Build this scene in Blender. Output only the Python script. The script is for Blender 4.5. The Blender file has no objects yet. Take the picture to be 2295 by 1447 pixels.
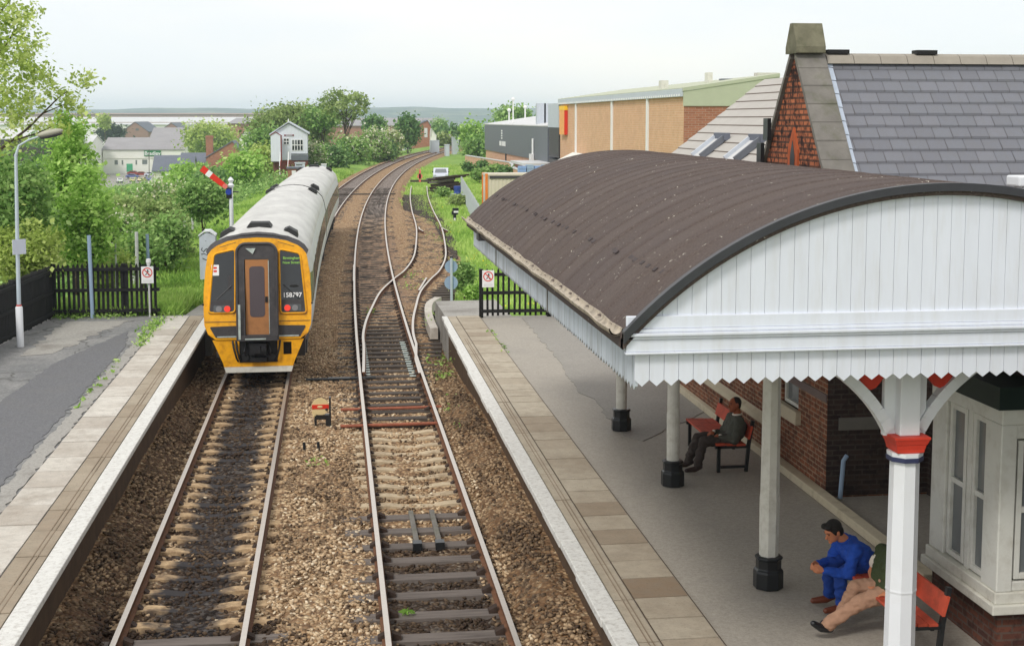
import bpy, bmesh, math, random
import numpy as np
from mathutils import Vector, Matrix
random.seed(7)
RNG = np.random.default_rng(11)
C = bpy.context.scene.collection
R = math.radians
PZ = 0.945            # platform surface above rail level (z = 0)
CAM_H = 6.4

# ------------------------------------------------------------------ colour / materials
def s2l(c):
    c = c / 255.0
    return c / 12.92 if c <= 0.04045 else ((c + 0.055) / 1.055) ** 2.4
def L(r, g, b): return (s2l(r), s2l(g), s2l(b), 1.0)
def sc(c, k): return (c[0] * k, c[1] * k, c[2] * k, 1.0)

class NT:
    def __init__(s, name):
        s.mat = bpy.data.materials.new(name); s.mat.use_nodes = True
        s.t = s.mat.node_tree; s.n = s.t.nodes; s.l = s.t.links
        s.b = s.n['Principled BSDF']; s.out = s.n['Material Output']
    def new(s, typ, **kw):
        nd = s.n.new(typ)
        for k, v in kw.items(): setattr(nd, k, v)
        return nd
    def link(s, a, b): s.l.new(a, b)
    def coord(s, scale=(1, 1, 1), kind='Object'):
        tc = s.new('ShaderNodeTexCoord'); mp = s.new('ShaderNodeMapping')
        mp.inputs['Scale'].default_value = scale
        s.link(tc.outputs[kind], mp.inputs['Vector']); return mp.outputs['Vector']
    def noise(s, vec, scale=5, detail=4, rough=.6):
        nd = s.new('ShaderNodeTexNoise'); nd.inputs['Scale'].default_value = scale
        nd.inputs['Detail'].default_value = detail; nd.inputs['Roughness'].default_value = rough
        if vec is not None: s.link(vec, nd.inputs['Vector'])
        return nd.outputs['Fac']
    def ramp(s, fac, stops, interp='LINEAR'):
        nd = s.new('ShaderNodeValToRGB'); cr = nd.color_ramp; cr.interpolation = interp
        while len(cr.elements) < len(stops): cr.elements.new(.5)
        for e, (p, c) in zip(cr.elements, stops):
            e.position = p; e.color = c if len(c) == 4 else (*c, 1)
        s.link(fac, nd.inputs['Fac']); return nd.outputs['Color']
    def mix(s, fac, a, b, blend='MIX'):
        nd = s.new('ShaderNodeMix', data_type='RGBA', blend_type=blend)
        for sock, v in ((nd.inputs[0], fac), (nd.inputs[6], a), (nd.inputs[7], b)):
            if hasattr(v, 'is_linked') or isinstance(v, bpy.types.NodeSocket): s.link(v, sock)
            elif isinstance(v, (int, float)): sock.default_value = v
            else: sock.default_value = v
        return nd.outputs[2]
    def math(s, op, a, b=0.0, clamp=False):
        nd = s.new('ShaderNodeMath', operation=op); nd.use_clamp = clamp
        for i, v in enumerate((a, b)):
            if isinstance(v, bpy.types.NodeSocket): s.link(v, nd.inputs[i])
            else: nd.inputs[i].default_value = v
        return nd.outputs[0]
    def attr(s, name):
        nd = s.new('ShaderNodeAttribute'); nd.attribute_name = name; return nd
    def bump(s, h, strength=.3, dist=.02):
        nd = s.new('ShaderNodeBump'); nd.inputs['Strength'].default_value = strength
        nd.inputs['Distance'].default_value = dist
        s.link(h, nd.inputs['Height']); s.link(nd.outputs['Normal'], s.b.inputs['Normal'])
    def fin(s, col=None, rough=.8, metal=0.0, spec=.3):
        if col is not None:
            if isinstance(col, bpy.types.NodeSocket): s.link(col, s.b.inputs['Base Color'])
            else: s.b.inputs['Base Color'].default_value = col
        if isinstance(rough, bpy.types.NodeSocket): s.link(rough, s.b.inputs['Roughness'])
        else: s.b.inputs['Roughness'].default_value = rough
        s.b.inputs['Metallic'].default_value = metal
        s.b.inputs['Specular IOR Level'].default_value = spec
        return s.mat

def mat(name, col, rough=.75, var=.14, scale=2.5, bump=0.0, bscale=60, metal=0.0, spec=.3, grime=None, gscale=1.3, gamt=.5, stretch=(1, 1, 1), mott=0):
    m = NT(name); v = m.coord(stretch)
    n = m.noise(v, scale, 5, .65)
    c = m.ramp(n, [(.25, sc(col, 1 - var)), (.75, sc(col, 1 + var))])
    if grime is not None:
        g = m.noise(v, gscale, 6, .7)
        gf = m.ramp(g, [(.48, (0, 0, 0)), (.72, (gamt, gamt, gamt))])
        c = m.mix(gf, c, grime)
    if mott:
        nm = m.noise(v, 22, 4, .8); c = m.mix(m.ramp(nm, [(.35, (mott,) * 3), (.55, (0, 0, 0))]), c, sc(col, .5)); c = m.mix(m.ramp(nm, [(.6, (0, 0, 0)), (.75, (mott,) * 3)]), c, sc(col, 1.5))
    if bump:
        m.bump(m.noise(v, bscale, 3), bump, .01)
    return m.fin(c, rough, metal, spec)

def brick_mat(name, c1, c2, mortar, bw=.23, rh=.075, mort=.012, dirt=None, dirtamt=.5, bump=.25):
    m = NT(name); tc = m.new('ShaderNodeTexCoord'); sp = m.new('ShaderNodeSeparateXYZ')
    m.link(tc.outputs['Object'], sp.inputs[0])
    u = m.math('ADD', sp.outputs[0], sp.outputs[1])
    cb = m.new('ShaderNodeCombineXYZ'); m.link(u, cb.inputs[0]); m.link(sp.outputs[2], cb.inputs[1])
    bt = m.new('ShaderNodeTexBrick'); m.link(cb.outputs[0], bt.inputs['Vector'])
    bt.inputs['Scale'].default_value = 1; bt.inputs['Brick Width'].default_value = bw
    bt.inputs['Row Height'].default_value = rh; bt.inputs['Mortar Size'].default_value = mort
    bt.inputs['Mortar Smooth'].default_value = .2
    bt.inputs['Color1'].default_value = c1; bt.inputs['Color2'].default_value = c2; bt.inputs['Mortar'].default_value = mortar
    n = m.noise(tc.outputs['Object'], 1.2, 5, .7)
    c = m.mix(m.ramp(n, [(.35, (0, 0, 0)), (.7, (.35, .35, .35))]), bt.outputs['Color'], sc(c1, .6))
    if dirt is not None:
        n2 = m.noise(tc.outputs['Object'], 7, 3, .8); n4 = m.noise(tc.outputs['Object'], 1.6, 4, .7)
        c = m.mix(m.ramp(m.math('ADD', m.math('MULTIPLY', n2, .7), m.math('MULTIPLY', n4, .3)), [(.48, (0, 0, 0)), (.58, (dirtamt,) * 3)]), c, dirt)
    m.bump(bt.outputs['Fac'], -bump, .01)
    return m.fin(c, .85, 0, .2)

def leaf_mat(name, dark, mid, light, trans=.3):
    m = NT(name); a = m.attr('tone')
    c = m.ramp(a.outputs['Fac'], [(.1, dark), (.5, mid), (.92, light)])
    m.n.remove(m.b)
    d = m.new('ShaderNodeBsdfDiffuse'); t = m.new('ShaderNodeBsdfTranslucent'); mx = m.new('ShaderNodeMixShader')
    mx.inputs[0].default_value = trans
    m.link(c, d.inputs[0]); m.link(c, t.inputs[0]); m.link(d.outputs[0], mx.inputs[1]); m.link(t.outputs[0], mx.inputs[2])
    m.link(mx.outputs[0], m.out.inputs['Surface']); return m.mat

M = {}
def setup_mats():
    w = M
    w['white_paint'] = mat('white paint', (.74, .76, .79, 1), .55, .03, 2, bump=.05, grime=L(196, 192, 180), gscale=.9, gamt=.25)
    w['white_board'] = mat('white boarding', (.69, .72, .79, 1), .5, .05, 1.1, grime=L(186, 182, 172), gscale=2.6, gamt=.25, stretch=(3.5, 1, .5))
    w['valance'] = mat('weathered boarding', (.52, .565, .62, 1), .6, .12, 9, grime=L(120, 118, 112), gscale=7, gamt=.75, stretch=(1, 1, .12))
    w['groove'] = mat('board joint', L(120, 118, 112), .9)
    w['cream_paint'] = mat('cream paint', (.66, .65, .58, 1), .55, .06, 3, grime=L(120, 105, 80), gscale=5, gamt=.35)
    w['grey_white'] = mat('grey white paint', (.68, .68, .63, 1), .5, .06, 3, grime=L(150, 140, 120), gscale=4, gamt=.35)
    w['black_paint'] = mat('black paint', (.012, .014, .016, 1), .35, .2, 4, spec=.5)
    w['black_fence'] = mat('tarred timber', (.014, .014, .014, 1), .8, .3, 5, bump=.2, bscale=30)
    w['red_paint'] = mat('red paint', L(202, 62, 44), .5, .12, 5, grime=L(120, 40, 30), gscale=3, gamt=.4)
    w['orange_seat'] = mat('orange red bench paint', L(196, 82, 58), .6, .16, 5, grime=L(120, 58, 44), gscale=4, gamt=.6)
    w['blue_band'] = mat('dark blue paint', L(55, 60, 90), .5)
    m = NT('roofing felt'); v = m.coord((1, 1, 1))
    n1 = m.noise(v, 55, 4, .75); n2 = m.noise(v, 1.1, 5, .65)
    c = m.ramp(n1, [(.3, L(66, 57, 54)), (.7, L(108, 96, 91))])
    c = m.mix(m.ramp(n2, [(.4, (0, 0, 0)), (.75, (.55, .55, .55))]), c, L(86, 78, 78))
    n4 = m.noise(m.coord((.5, 5, .5)), 1.6, 4, .7)
    c = m.mix(m.ramp(n4, [(.5, (0, 0, 0)), (.72, (.4, .4, .4))]), c, L(80, 68, 63))
    n3 = m.noise(v, 7.5, 2, .9)
    sp = m.noise(v, 42, 1, .5)
    f = m.math('MULTIPLY', m.ramp(n3, [(.63, (0, 0, 0)), (.67, (1, 1, 1))]), m.ramp(sp, [(.6, (0, 0, 0)), (.66, (1, 1, 1))]))
    c = m.mix(f, c, L(205, 200, 185)); at_ = m.attr('tone'); c = m.mix(m.math('MULTIPLY', at_.outputs['Fac'], .09), c, L(138, 126, 118)); m.bump(n1, .5, .01); w['felt'] = m.fin(c, .92, 0, .15)
    w['felt_edge'] = mat('tarred felt edge', (.035, .036, .042, 1), .45, .25, 3, spec=.45)
    w['felt_lap'] = mat('felt lap', L(74, 66, 66), .9, .25, 6)
    w['gutter'] = mat('weathered gutter', L(178, 166, 148), .6, .25, 6, grime=L(70, 62, 55), gscale=8, gamt=.9)
    w['stone'] = mat('grey coping stone', L(118, 114, 108), .85, .25, 3, bump=.3, grime=L(84, 88, 62), gscale=2.5, gamt=.7)
    w['apex_stone'] = mat('mossy apex stone', L(112, 109, 90), .9, .3, 4, bump=.3, grime=L(60, 66, 42), gscale=3, gamt=.8)
    w['sill_stone'] = mat('pale sill stone', L(204, 192, 166), .8, .12, 4, grime=L(120, 105, 80), gscale=4, gamt=.5)
    w['lead'] = mat('lead flashing', L(176, 186, 200), .5, .12, 5)
    w['brick_station'] = brick_mat('station brick', L(152, 92, 66), L(106, 66, 52), L(168, 142, 116), dirt=L(56, 42, 38), dirtamt=.5)
    w['brick_gable'] = brick_mat('orange gable brick', L(190, 114, 78), L(152, 88, 62), L(76, 58, 50), bw=.2, rh=.085, mort=.018, dirt=L(40, 30, 30), dirtamt=.95)
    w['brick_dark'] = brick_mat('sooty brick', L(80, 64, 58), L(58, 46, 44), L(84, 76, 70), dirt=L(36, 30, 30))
    w['brick_shed'] = brick_mat('pale orange brick', L(216, 168, 140), L(206, 156, 126), L(212, 184, 162), bw=.45, rh=.15, mort=.02)
    w['brick_red'] = brick_mat('red brick', L(172, 112, 88), L(146, 90, 70), L(170, 140, 122), bw=.45, rh=.15, mort=.02)
    w['glass'] = NT('window glass').fin((.025, .03, .034, 1), .06, 0, .6)
    w['glass_pale'] = NT('grey window glass').fin((.16, .175, .18, 1), .12, 0, .6)
    m = NT('asphalt'); v = m.coord()
    n1 = m.noise(v, 90, 3, .8); n2 = m.noise(v, .55, 5, .6)
    c = m.ramp(n1, [(.3, (.15, .15, .153, 1)), (.72, (.27, .27, .268, 1))])
    c = m.mix(m.ramp(n2, [(.42, (0, 0, 0)), (.62, (.6, .6, .6))]), c, (.34, .33, .315, 1))
    nm = m.noise(v, 16, 4, .75); c = m.mix(m.ramp(nm, [(.36, (.5,) * 3), (.56, (0, 0, 0))]), c, (.10, .10, .10, 1)); c = m.mix(m.ramp(nm, [(.58, (0, 0, 0)), (.72, (.5,) * 3)]), c, (.42, .41, .39, 1))
    vc = m.new('ShaderNodeTexVoronoi'); vc.feature = 'DISTANCE_TO_EDGE'; vc.inputs['Scale'].default_value = .45; wv = m.new('ShaderNodeVectorMath'); wv.operation = 'ADD'; nz_ = m.new('ShaderNodeTexNoise'); nz_.inputs['Scale'].default_value = 1.5; m.link(v, nz_.inputs['Vector']); m.link(v, wv.inputs[0]); m.link(nz_.outputs['Color'], wv.inputs[1]); m.link(wv.outputs[0], vc.inputs['Vector'])
    c = m.mix(m.ramp(vc.outputs['Distance'], [(.004, (.7,) * 3), (.02, (0, 0, 0))]), c, (.07, .068, .06, 1))
    m.bump(n1, .4, .006); w['asphalt'] = m.fin(c, .85, 0, .25)
    m = NT('worn asphalt'); v = m.coord()
    n1 = m.noise(v, 80, 3, .8); n2 = m.noise(v, .7, 6, .65)
    c = m.ramp(n1, [(.3, (.30, .285, .26, 1)), (.72, (.44, .42, .385, 1))])
    c = m.mix(m.ramp(n2, [(.5, (0, 0, 0)), (.68, (.7, .7, .7))]), c, (.17, .15, .13, 1))
    nm = m.noise(v, 18, 4, .75); c = m.mix(m.ramp(nm, [(.36, (.45,) * 3), (.56, (0, 0, 0))]), c, (.16, .15, .14, 1))
    m.bump(n1, .4, .006); w['asphalt_pale'] = m.fin(c, .85, 0, .25)
    w['asphalt_dark'] = mat('dark asphalt', (.16, .16, .168, 1), .85, .35, 40, bump=.4, bscale=90, grime=(.18, .175, .17, 1), gscale=1.0, gamt=.6, mott=.5)
    w['asphalt_warm'] = mat('sheltered asphalt', (.37, .335, .285, 1), .7, .16, 60, bump=.3, bscale=90, grime=(.31, .285, .25, 1), gscale=.6, gamt=.8, spec=.35, mott=.4)
    w['asphalt_grey'] = mat('darker grey asphalt', (.30, .28, .25, 1), .75, .16, 60, bump=.3, bscale=90, grime=(.36, .335, .30, 1), gscale=.8, gamt=.6, spec=.3, mott=.4)
    for nm, base in (('slab', L(186, 176, 158)), ('slab_left', L(208, 202, 192))):
        m = NT(nm + ' concrete'); a = m.attr('tone'); v = m.coord()
        n = m.noise(v, 6, 6, .7)
        c = m.mix(a.outputs['Fac'], base, L(126, 104, 82))
        c = m.mix(m.ramp(n, [(.4, (0, 0, 0)), (.75, (.5,) * 3)]), c, sc(base, .5)); nb_ = m.noise(v, .9, 5, .7); c = m.mix(m.ramp(nb_, [(.45, (0, 0, 0)), (.7, (.45,) * 3)]), c, L(120, 104, 86)); ns_ = m.noise(v, 28, 3, .7); c = m.mix(m.ramp(ns_, [(.56, (0, 0, 0)), (.72, (.4,) * 3)]), c, L(90, 80, 70))
        n3 = m.noise(v, 90, 2, .6); m.bump(n3, .25, .004); w[nm] = m.fin(c, .85, 0, .2)
    w['white_line'] = mat('worn white edge paint', (.66, .65, .615, 1), .7, .09, 5, grime=L(126, 112, 96), gscale=14, gamt=.55, bump=.2, bscale=40)
    w['joint'] = mat('dark joint', L(84, 70, 56), .9)
    w['groove_line'] = mat('worn groove', L(132, 116, 98), .9)
    w['platform_wall'] = mat('platform wall', L(84, 66, 50), .9, .3, 4, bump=.4, bscale=20)
    w['rail_top'] = mat('polished rail head', (.70, .63, .56, 1), .38, .08, 9, metal=.85, spec=.5)
    w['rail_side'] = mat('rusty rail web', L(104, 70, 48), .8, .3, 8)
    w['chair'] = mat('rail chair iron', L(58, 44, 36), .8, .3, 8)
    w['timber_sleeper'] = mat('old timber sleeper', L(112, 103, 97), .85, .25, 6, bump=.5, bscale=30, grime=L(60, 54, 52), gscale=4, gamt=.7, stretch=(.25, 3, 1))
    w['timber_dark'] = mat('oily timber sleeper', L(74, 66, 60), .8, .35, 6, bump=.5, bscale=30, grime=L(120, 108, 96), gscale=5, gamt=.6, stretch=(.25, 3, 1))
    w['conc_sleeper'] = mat('concrete sleeper', L(188, 170, 142), .85, .2, 6, bump=.4, bscale=40, grime=L(120, 96, 72), gscale=3.2, gamt=.8)
    m = NT('oily concrete sleeper'); v = m.coord(); sp_ = m.new('ShaderNodeSeparateXYZ'); m.link(v, sp_.inputs[0])
    n = m.noise(v, 6, 4, .7); n2 = m.noise(v, 2.2, 3, .6)
    c = m.ramp(n, [(.3, L(128, 102, 76)), (.7, L(206, 178, 140))])
    d = m.math('ADD', m.math('ABSOLUTE', sp_.outputs[0]), m.math('MULTIPLY', m.math('SUBTRACT', n2, .5), 1.0))
    c = m.mix(m.math('DIVIDE', m.math('SUBTRACT', .52, d), .22, True), c, L(58, 55, 56)); w['conc_oily'] = m.fin(c, .85, 0, .2)
    w['underside'] = mat('soffit bounce tone', (.36, .35, .33, 1), .7, .05, 3)  # canopy underside, toned for the light it bounces onto the platform
    w['rod_red'] = mat('rust red rod', L(150, 88, 66), .7, .25, 8)
    m = NT('ballast stone'); a = m.attr('tone')
    c = m.ramp(a.outputs['Fac'], [(0, L(48, 36, 30)), (.2, L(104, 86, 68)), (.45, L(166, 140, 110)), (.75, L(204, 178, 144)), (1, L(236, 222, 196))])
    w['stone_bits'] = m.fin(c, .9, 0, .2)
    # rolling stock
    w['train_yellow'] = mat('warning yellow', L(240, 172, 22), .45, .08, 3, grime=L(170, 100, 30), gscale=5, gamt=.6, spec=.4)
    m = NT('train roof paint'); v = m.coord((1, .35, 1)); n = m.noise(v, 1.6, 5, .6)
    c = m.ramp(n, [(.35, (.62, .61, .58, 1)), (.7, (.45, .44, .42, 1))]); w['train_roof'] = m.fin(c, .5, 0, .35)
    w['train_grey'] = mat('train side light grey', (.60, .63, .66, 1), .4, .05, 2, grime=L(150, 140, 130), gscale=2, gamt=.5, spec=.4)
    w['train_dark'] = mat('train dark grey', (.055, .052, .055, 1), .55, .2, 4, grime=(.11, .10, .095, 1), gscale=5, gamt=.5)
    w['train_band'] = mat('train window band', (.05, .055, .06, 1), .25, .2, 3, spec=.5)
    w['train_door'] = mat('brown end door', L(172, 120, 76), .55, .18, 4, grime=L(112, 78, 52), gscale=4, gamt=.6)
    w['train_glass'] = NT('cab glass').fin((.022, .026, .03, 1), .1, 0, .6)
    w['worn_metal'] = mat('scuffed metal', L(185, 196, 190), .5, .3, 12, metal=.3)
    w['coupler'] = mat('oily coupler', (.02, .02, .022, 1), .45, .4, 9)
    w['cab_inside'] = mat('cab interior', (.10, .11, .115, 1), .7)
    w['vent'] = mat('black vent', (.014, .014, .014, 1), .6)
    m = NT('tail lamp'); m.b.inputs['Emission Color'].default_value = (1, .07, .05, 1); m.b.inputs['Emission Strength'].default_value = .35
    w['lamp_red'] = m.fin((.8, .06, .04, 1), .2)
    m = NT('destination lamp'); m.b.inputs['Emission Color'].default_value = (.35, .75, .12, 1); m.b.inputs['Emission Strength'].default_value = .42
    w['dest_text'] = m.fin((.2, .4, .05, 1), .4)
    w['lens_grey'] = NT('lens').fin((.25, .25, .26, 1), .15, 0, .6)
    w['pure_white'] = mat('white lettering', (.82, .82, .82, 1), .5, .02)
    w['sign_red'] = mat('sign red', L(214, 52, 34), .5, .05)
    w['sign_black'] = mat('sign black', (.02, .02, .02, 1), .5)
    w['pale_blue'] = mat('pale blue grey paint', L(150, 172, 196), .5, .08, 3)
    w['lamp_grey'] = mat('lamp head grey', L(168, 166, 150), .5, .1)
    w['lamp_pole'] = mat('galvanised pole', L(186, 198, 206), .5, .08)
    w['cabinet'] = mat('cabinet paint', L(200, 206, 218), .55, .07, 4, grime=L(160, 160, 160), gscale=3, gamt=.4)
    w['blue_lens'] = NT('blue lens').fin(L(32, 60, 150), .2, 0, .5)
    w['concrete_post'] = mat('concrete post', L(196, 196, 196), .85, .15, 6)
    w['cream_disc'] = mat('cream enamel', L(222, 200, 150), .5, .1, 5)
    # clothing and people
    w['skin'] = mat('skin', L(196, 128, 92), .6, .06, 8)
    w['skin_brown'] = mat('brown skin', L(150, 84, 56), .55, .08, 8)
    w['hair_dark'] = mat('dark hair', (.014, .011, .010, 1), .6, .3, 30, bump=.6, bscale=80)
    w['hair_grey'] = mat('short hair', (.03, .022, .02, 1), .7, .3, 40)
    w['cloth_blue'] = mat('blue overall cotton', L(36, 78, 172), .85, .16, 9, bump=.4, bscale=25)
    w['cloth_blue_dark'] = mat('blue trousers', L(34, 66, 142), .85, .16, 9, bump=.4, bscale=25)
    w['cloth_suit'] = mat('olive grey suit', L(78, 78, 70), .85, .16, 9, bump=.4, bscale=25)
    w['cloth_brown'] = mat('brown trousers', L(66, 58, 54), .85, .15, 9, bump=.3, bscale=25)
    w['cloth_tan'] = mat('tan trousers', L(170, 132, 108), .85, .12, 9, bump=.4, bscale=25)
    w['cloth_green'] = mat('dark green pullover', L(62, 72, 44), .9, .15, 9, bump=.4, bscale=40)
    w['cloth_white'] = mat('white shirt', L(224, 214, 200), .85, .06, 9)
    w['leather_black'] = mat('black leather', (.012, .012, .014, 1), .3, .2, 9, spec=.5)
    w['leather_brown'] = mat('brown leather', L(112, 56, 34), .4, .2, 9, spec=.5)
    w['leather_dark'] = mat('dark leather', L(48, 30, 26), .4, .2, 9, spec=.5)
    # buildings far
    m = NT('slate tile'); a = m.attr('tone'); v = m.coord(); n = m.noise(v, 9, 4, .7)
    c = m.ramp(a.outputs['Fac'], [(0, L(112, 113, 120)), (.5, L(115, 117, 124)), (1, L(119, 120, 127))])
    c = m.mix(m.ramp(n, [(.4, (0, 0, 0)), (.75, (.35,) * 3)]), c, L(112, 110, 108)); w['slate'] = m.fin(c, .65, 0, .3)
    w['ridge'] = mat('ridge tile', L(150, 143, 132), .8, .12, 4)
    w['tile_skylit'] = mat('tile paled by sky sheen', L(176, 171, 165), .8, .06, 2)  # tile colour paled to paint in the sky's grazing reflection
    w['tile_gap'] = mat('tile shadow gap', L(112, 100, 92), .9)
    w['green_clad'] = mat('pale green cladding', L(178, 182, 158), .6, .04, 2)
    w['dark_clad'] = mat('blue grey cladding', L(104, 108, 116), .5, .05, 1.5, spec=.4)
    w['silver_trim'] = mat('silver trim', L(190, 196, 205), .45, .06)
    w['pale_roof'] = mat('pale sheet roof', L(206, 206, 206), .6, .06, .3, grime=L(180, 178, 176), gscale=.2, gamt=.6)
    w['asbestos'] = mat('asbestos roof', L(150, 146, 148), .8, .12, .2)
    w['white_wall'] = mat('white render', L(230, 228, 222), .7, .03, .3)
    w['green_door'] = mat('green door', L(70, 165, 120), .5)
    w['green_sign'] = mat('green sign', L(38, 118, 70), .5)
    w['blue_trim'] = mat('blue trim', L(70, 118, 190), .5)
    w['slate_far'] = mat('far slate', L(104, 108, 120), .7, .12, .5)
    w['maroon'] = mat('maroon paint', L(122, 44, 38), .6)
    w['far_wall'] = mat('weathered far wall', L(156, 128, 118), .85, .15, .1)
    w['orange_paint'] = mat('orange corner post', L(226, 128, 50), .55)
    w['container'] = mat('container cream', L(214, 205, 188), .6, .08, 1, grime=L(150, 140, 125), gscale=1, gamt=.4)
    w['rotten_timber'] = mat('old sleeper timber', L(62, 50, 42), .9, .3, 3, bump=.5)
    w['blue_drum'] = mat('blue drum', L(52, 74, 150), .5)
    w['car_silver'] = mat('silver car paint', L(205, 208, 222), .3, .03, 1, spec=.6)
    w['car_white'] = mat('white car paint', L(232, 232, 230), .3, .03, 1, spec=.5)
    w['car_blue'] = mat('blue car paint', L(92, 100, 158), .3, .03, 1, spec=.5)
    w['car_cream'] = mat('cream car paint', L(214, 196, 138), .3, .03, 1, spec=.5)
    w['car_red'] = mat('red car paint', L(150, 48, 42), .3, .03, 1, spec=.5)
    w['rubber'] = mat('tyre rubber', (.02, .02, .02, 1), .8)
    w['steel_palisade'] = mat('galvanised palisade', L(186, 192, 196), .5, .08)
    w['bark'] = mat('bark', L(78, 66, 54), .9, .3, 6, bump=.6, bscale=20)
    # foliage
    w['leaf_bright'] = leaf_mat('bright leaf', (.17, .32, .055, 1), (.36, .58, .13, 1), (.64, .82, .30, 1), .4)
    w['leaf_yellow'] = leaf_mat('yellow green leaf', (.22, .31, .06, 1), (.46, .58, .15, 1), (.74, .80, .36, 1), .4)
    w['leaf_mid'] = leaf_mat('mid green leaf', (.11, .22, .06, 1), (.27, .44, .13, 1), (.50, .66, .26, 1), .35)
    w['leaf_dark'] = leaf_mat('dark leaf', (.06, .14, .055, 1), (.16, .29, .10, 1), (.32, .48, .18, 1), .3)
    w['leaf_conifer'] = leaf_mat('conifer', (.04, .06, .045, 1), (.065, .095, .065, 1), (.11, .15, .10, 1), .2)
    w['leaf_olive'] = leaf_mat('olive leaf', (.13, .20, .06, 1), (.31, .41, .14, 1), (.54, .62, .28, 1), .35)
    w['blossom'] = leaf_mat('blossom', L(200, 196, 160), L(226, 222, 196), L(244, 242, 226), .3)
    w['grass'] = leaf_mat('grass blade', (.18, .34, .07, 1), (.37, .57, .12, 1), (.60, .74, .25, 1), .35)
    w['buttercup'] = leaf_mat('buttercup', L(214, 180, 20), L(236, 205, 30), L(245, 220, 60), .2)
setup_mats()

# ------------------------------------------------------------------ mesh helpers
def wloc(o):
    p = Vector((0, 0, 0))
    while o is not None:
        p += o.location; o = o.parent
    return p
class MB:
    def __init__(s): s.v = []; s.f = []; s.m = []; s.tone = None
    def add(s, vs, fs, mi=0):
        k = len(s.v); s.v += [tuple(p) for p in vs]
        for f in fs: s.f.append([i + k for i in f]); s.m.append(mi)
    def box(s, x0, x1, y0, y1, z0, z1, mi=0):
        s.add([(x0, y0, z0), (x1, y0, z0), (x1, y1, z0), (x0, y1, z0), (x0, y0, z1), (x1, y0, z1), (x1, y1, z1), (x0, y1, z1)],
              [(0, 3, 2, 1), (4, 5, 6, 7), (0, 1, 5, 4), (1, 2, 6, 5), (2, 3, 7, 6), (3, 0, 4, 7)], mi)
    def obox(s, c, size, mtx=None, mi=0):
        a, b, d = size[0] / 2, size[1] / 2, size[2] / 2
        vs = [Vector(p) for p in ((-a, -b, -d), (a, -b, -d), (a, b, -d), (-a, b, -d), (-a, -b, d), (a, -b, d), (a, b, d), (-a, b, d))]
        if mtx is not None: vs = [mtx @ p for p in vs]
        c = Vector(c)
        s.add([p + c for p in vs], [(0, 3, 2, 1), (4, 5, 6, 7), (0, 1, 5, 4), (1, 2, 6, 5), (2, 3, 7, 6), (3, 0, 4, 7)], mi)
    def beam(s, p, q, w, h, mi=0, up=(0, 0, 1)):
        p, q = Vector(p), Vector(q); d = (q - p).normalized(); u = Vector(up)
        if abs(d.dot(u)) > .98: u = Vector((0, 1, 0))
        r = d.cross(u).normalized(); u = r.cross(d)
        vs = []
        for c in (p, q):
            for a, b in ((-1, -1), (1, -1), (1, 1), (-1, 1)): vs.append(c + r * a * w / 2 + u * b * h / 2)
        s.add(vs, [(3, 2, 1, 0), (4, 5, 6, 7), (0, 1, 5, 4), (1, 2, 6, 5), (2, 3, 7, 6), (3, 0, 4, 7)], mi)
    def tube(s, pts, r, n=8, mi=0, cap=True):
        pts = [Vector(p) for p in pts]; rs = r if isinstance(r, (list, tuple)) else [r] * len(pts)
        vs = []; fs = []; prev = None
        for i, p in enumerate(pts):
            d = (pts[min(i + 1, len(pts) - 1)] - pts[max(i - 1, 0)]).normalized()
            if prev is None:
                a = Vector((0, 0, 1)) if abs(d.z) < .9 else Vector((1, 0, 0)); u = d.cross(a).normalized()
            else:
                u = (prev - d * prev.dot(d)).normalized()
            prev = u; w = d.cross(u)
            for k in range(n):
                t = 2 * math.pi * k / n; vs.append(p + (u * math.cos(t) + w * math.sin(t)) * rs[i])
        for i in range(len(pts) - 1):
            for k in range(n):
                a = i * n + k; b = i * n + (k + 1) % n; fs.append((a, b, b + n, a + n))
        if cap: fs.append(tuple(range(n - 1, -1, -1))); fs.append(tuple(range((len(pts) - 1) * n, len(pts) * n)))
        s.add(vs, fs, mi)
    def lathe(s, prof, c=(0, 0, 0), n=16, mi=0, rot=0.0):
        vs = []; fs = []
        for r, z in prof:
            for k in range(n):
                t = 2 * math.pi * k / n + rot; vs.append((c[0] + r * math.cos(t), c[1] + r * math.sin(t), c[2] + z))
        for i in range(len(prof) - 1):
            for k in range(n):
                a = i * n + k; b = i * n + (k + 1) % n; fs.append((a, b, b + n, a + n))
        fs.append(tuple(range(n - 1, -1, -1))); fs.append(tuple(range((len(prof) - 1) * n, len(prof) * n)))
        s.add(vs, fs, mi)
    def prism(s, poly, off, mi=0, mi_side=None):
        n = len(poly); off = Vector(off); a = [Vector(p) for p in poly]; b = [p + off for p in a]
        s.add(a + b, [tuple(range(n - 1, -1, -1)), tuple(range(n, 2 * n))], mi)
        s.add(a + b, [(i, (i + 1) % n, n + (i + 1) % n, n + i) for i in range(n)], mi if mi_side is None else mi_side)
    def ball(s, c, r, nu=12, nv=8, mi=0, mtx=None):
        if not hasattr(r, '__len__'): r = (r, r, r)
        vs = []; fs = []; c = Vector(c)
        for j in range(nv + 1):
            ph = math.pi * j / nv
            for i in range(nu):
                th = 2 * math.pi * i / nu
                p = Vector((r[0] * math.sin(ph) * math.cos(th), r[1] * math.sin(ph) * math.sin(th), r[2] * math.cos(ph)))
                if mtx is not None: p = mtx @ p
                vs.append(c + p)
        for j in range(nv):
            for i in range(nu):
                a = j * nu + i; b = j * nu + (i + 1) % nu; fs.append((a, a + nu, b + nu, b))
        s.add(vs, fs, mi)
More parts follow.
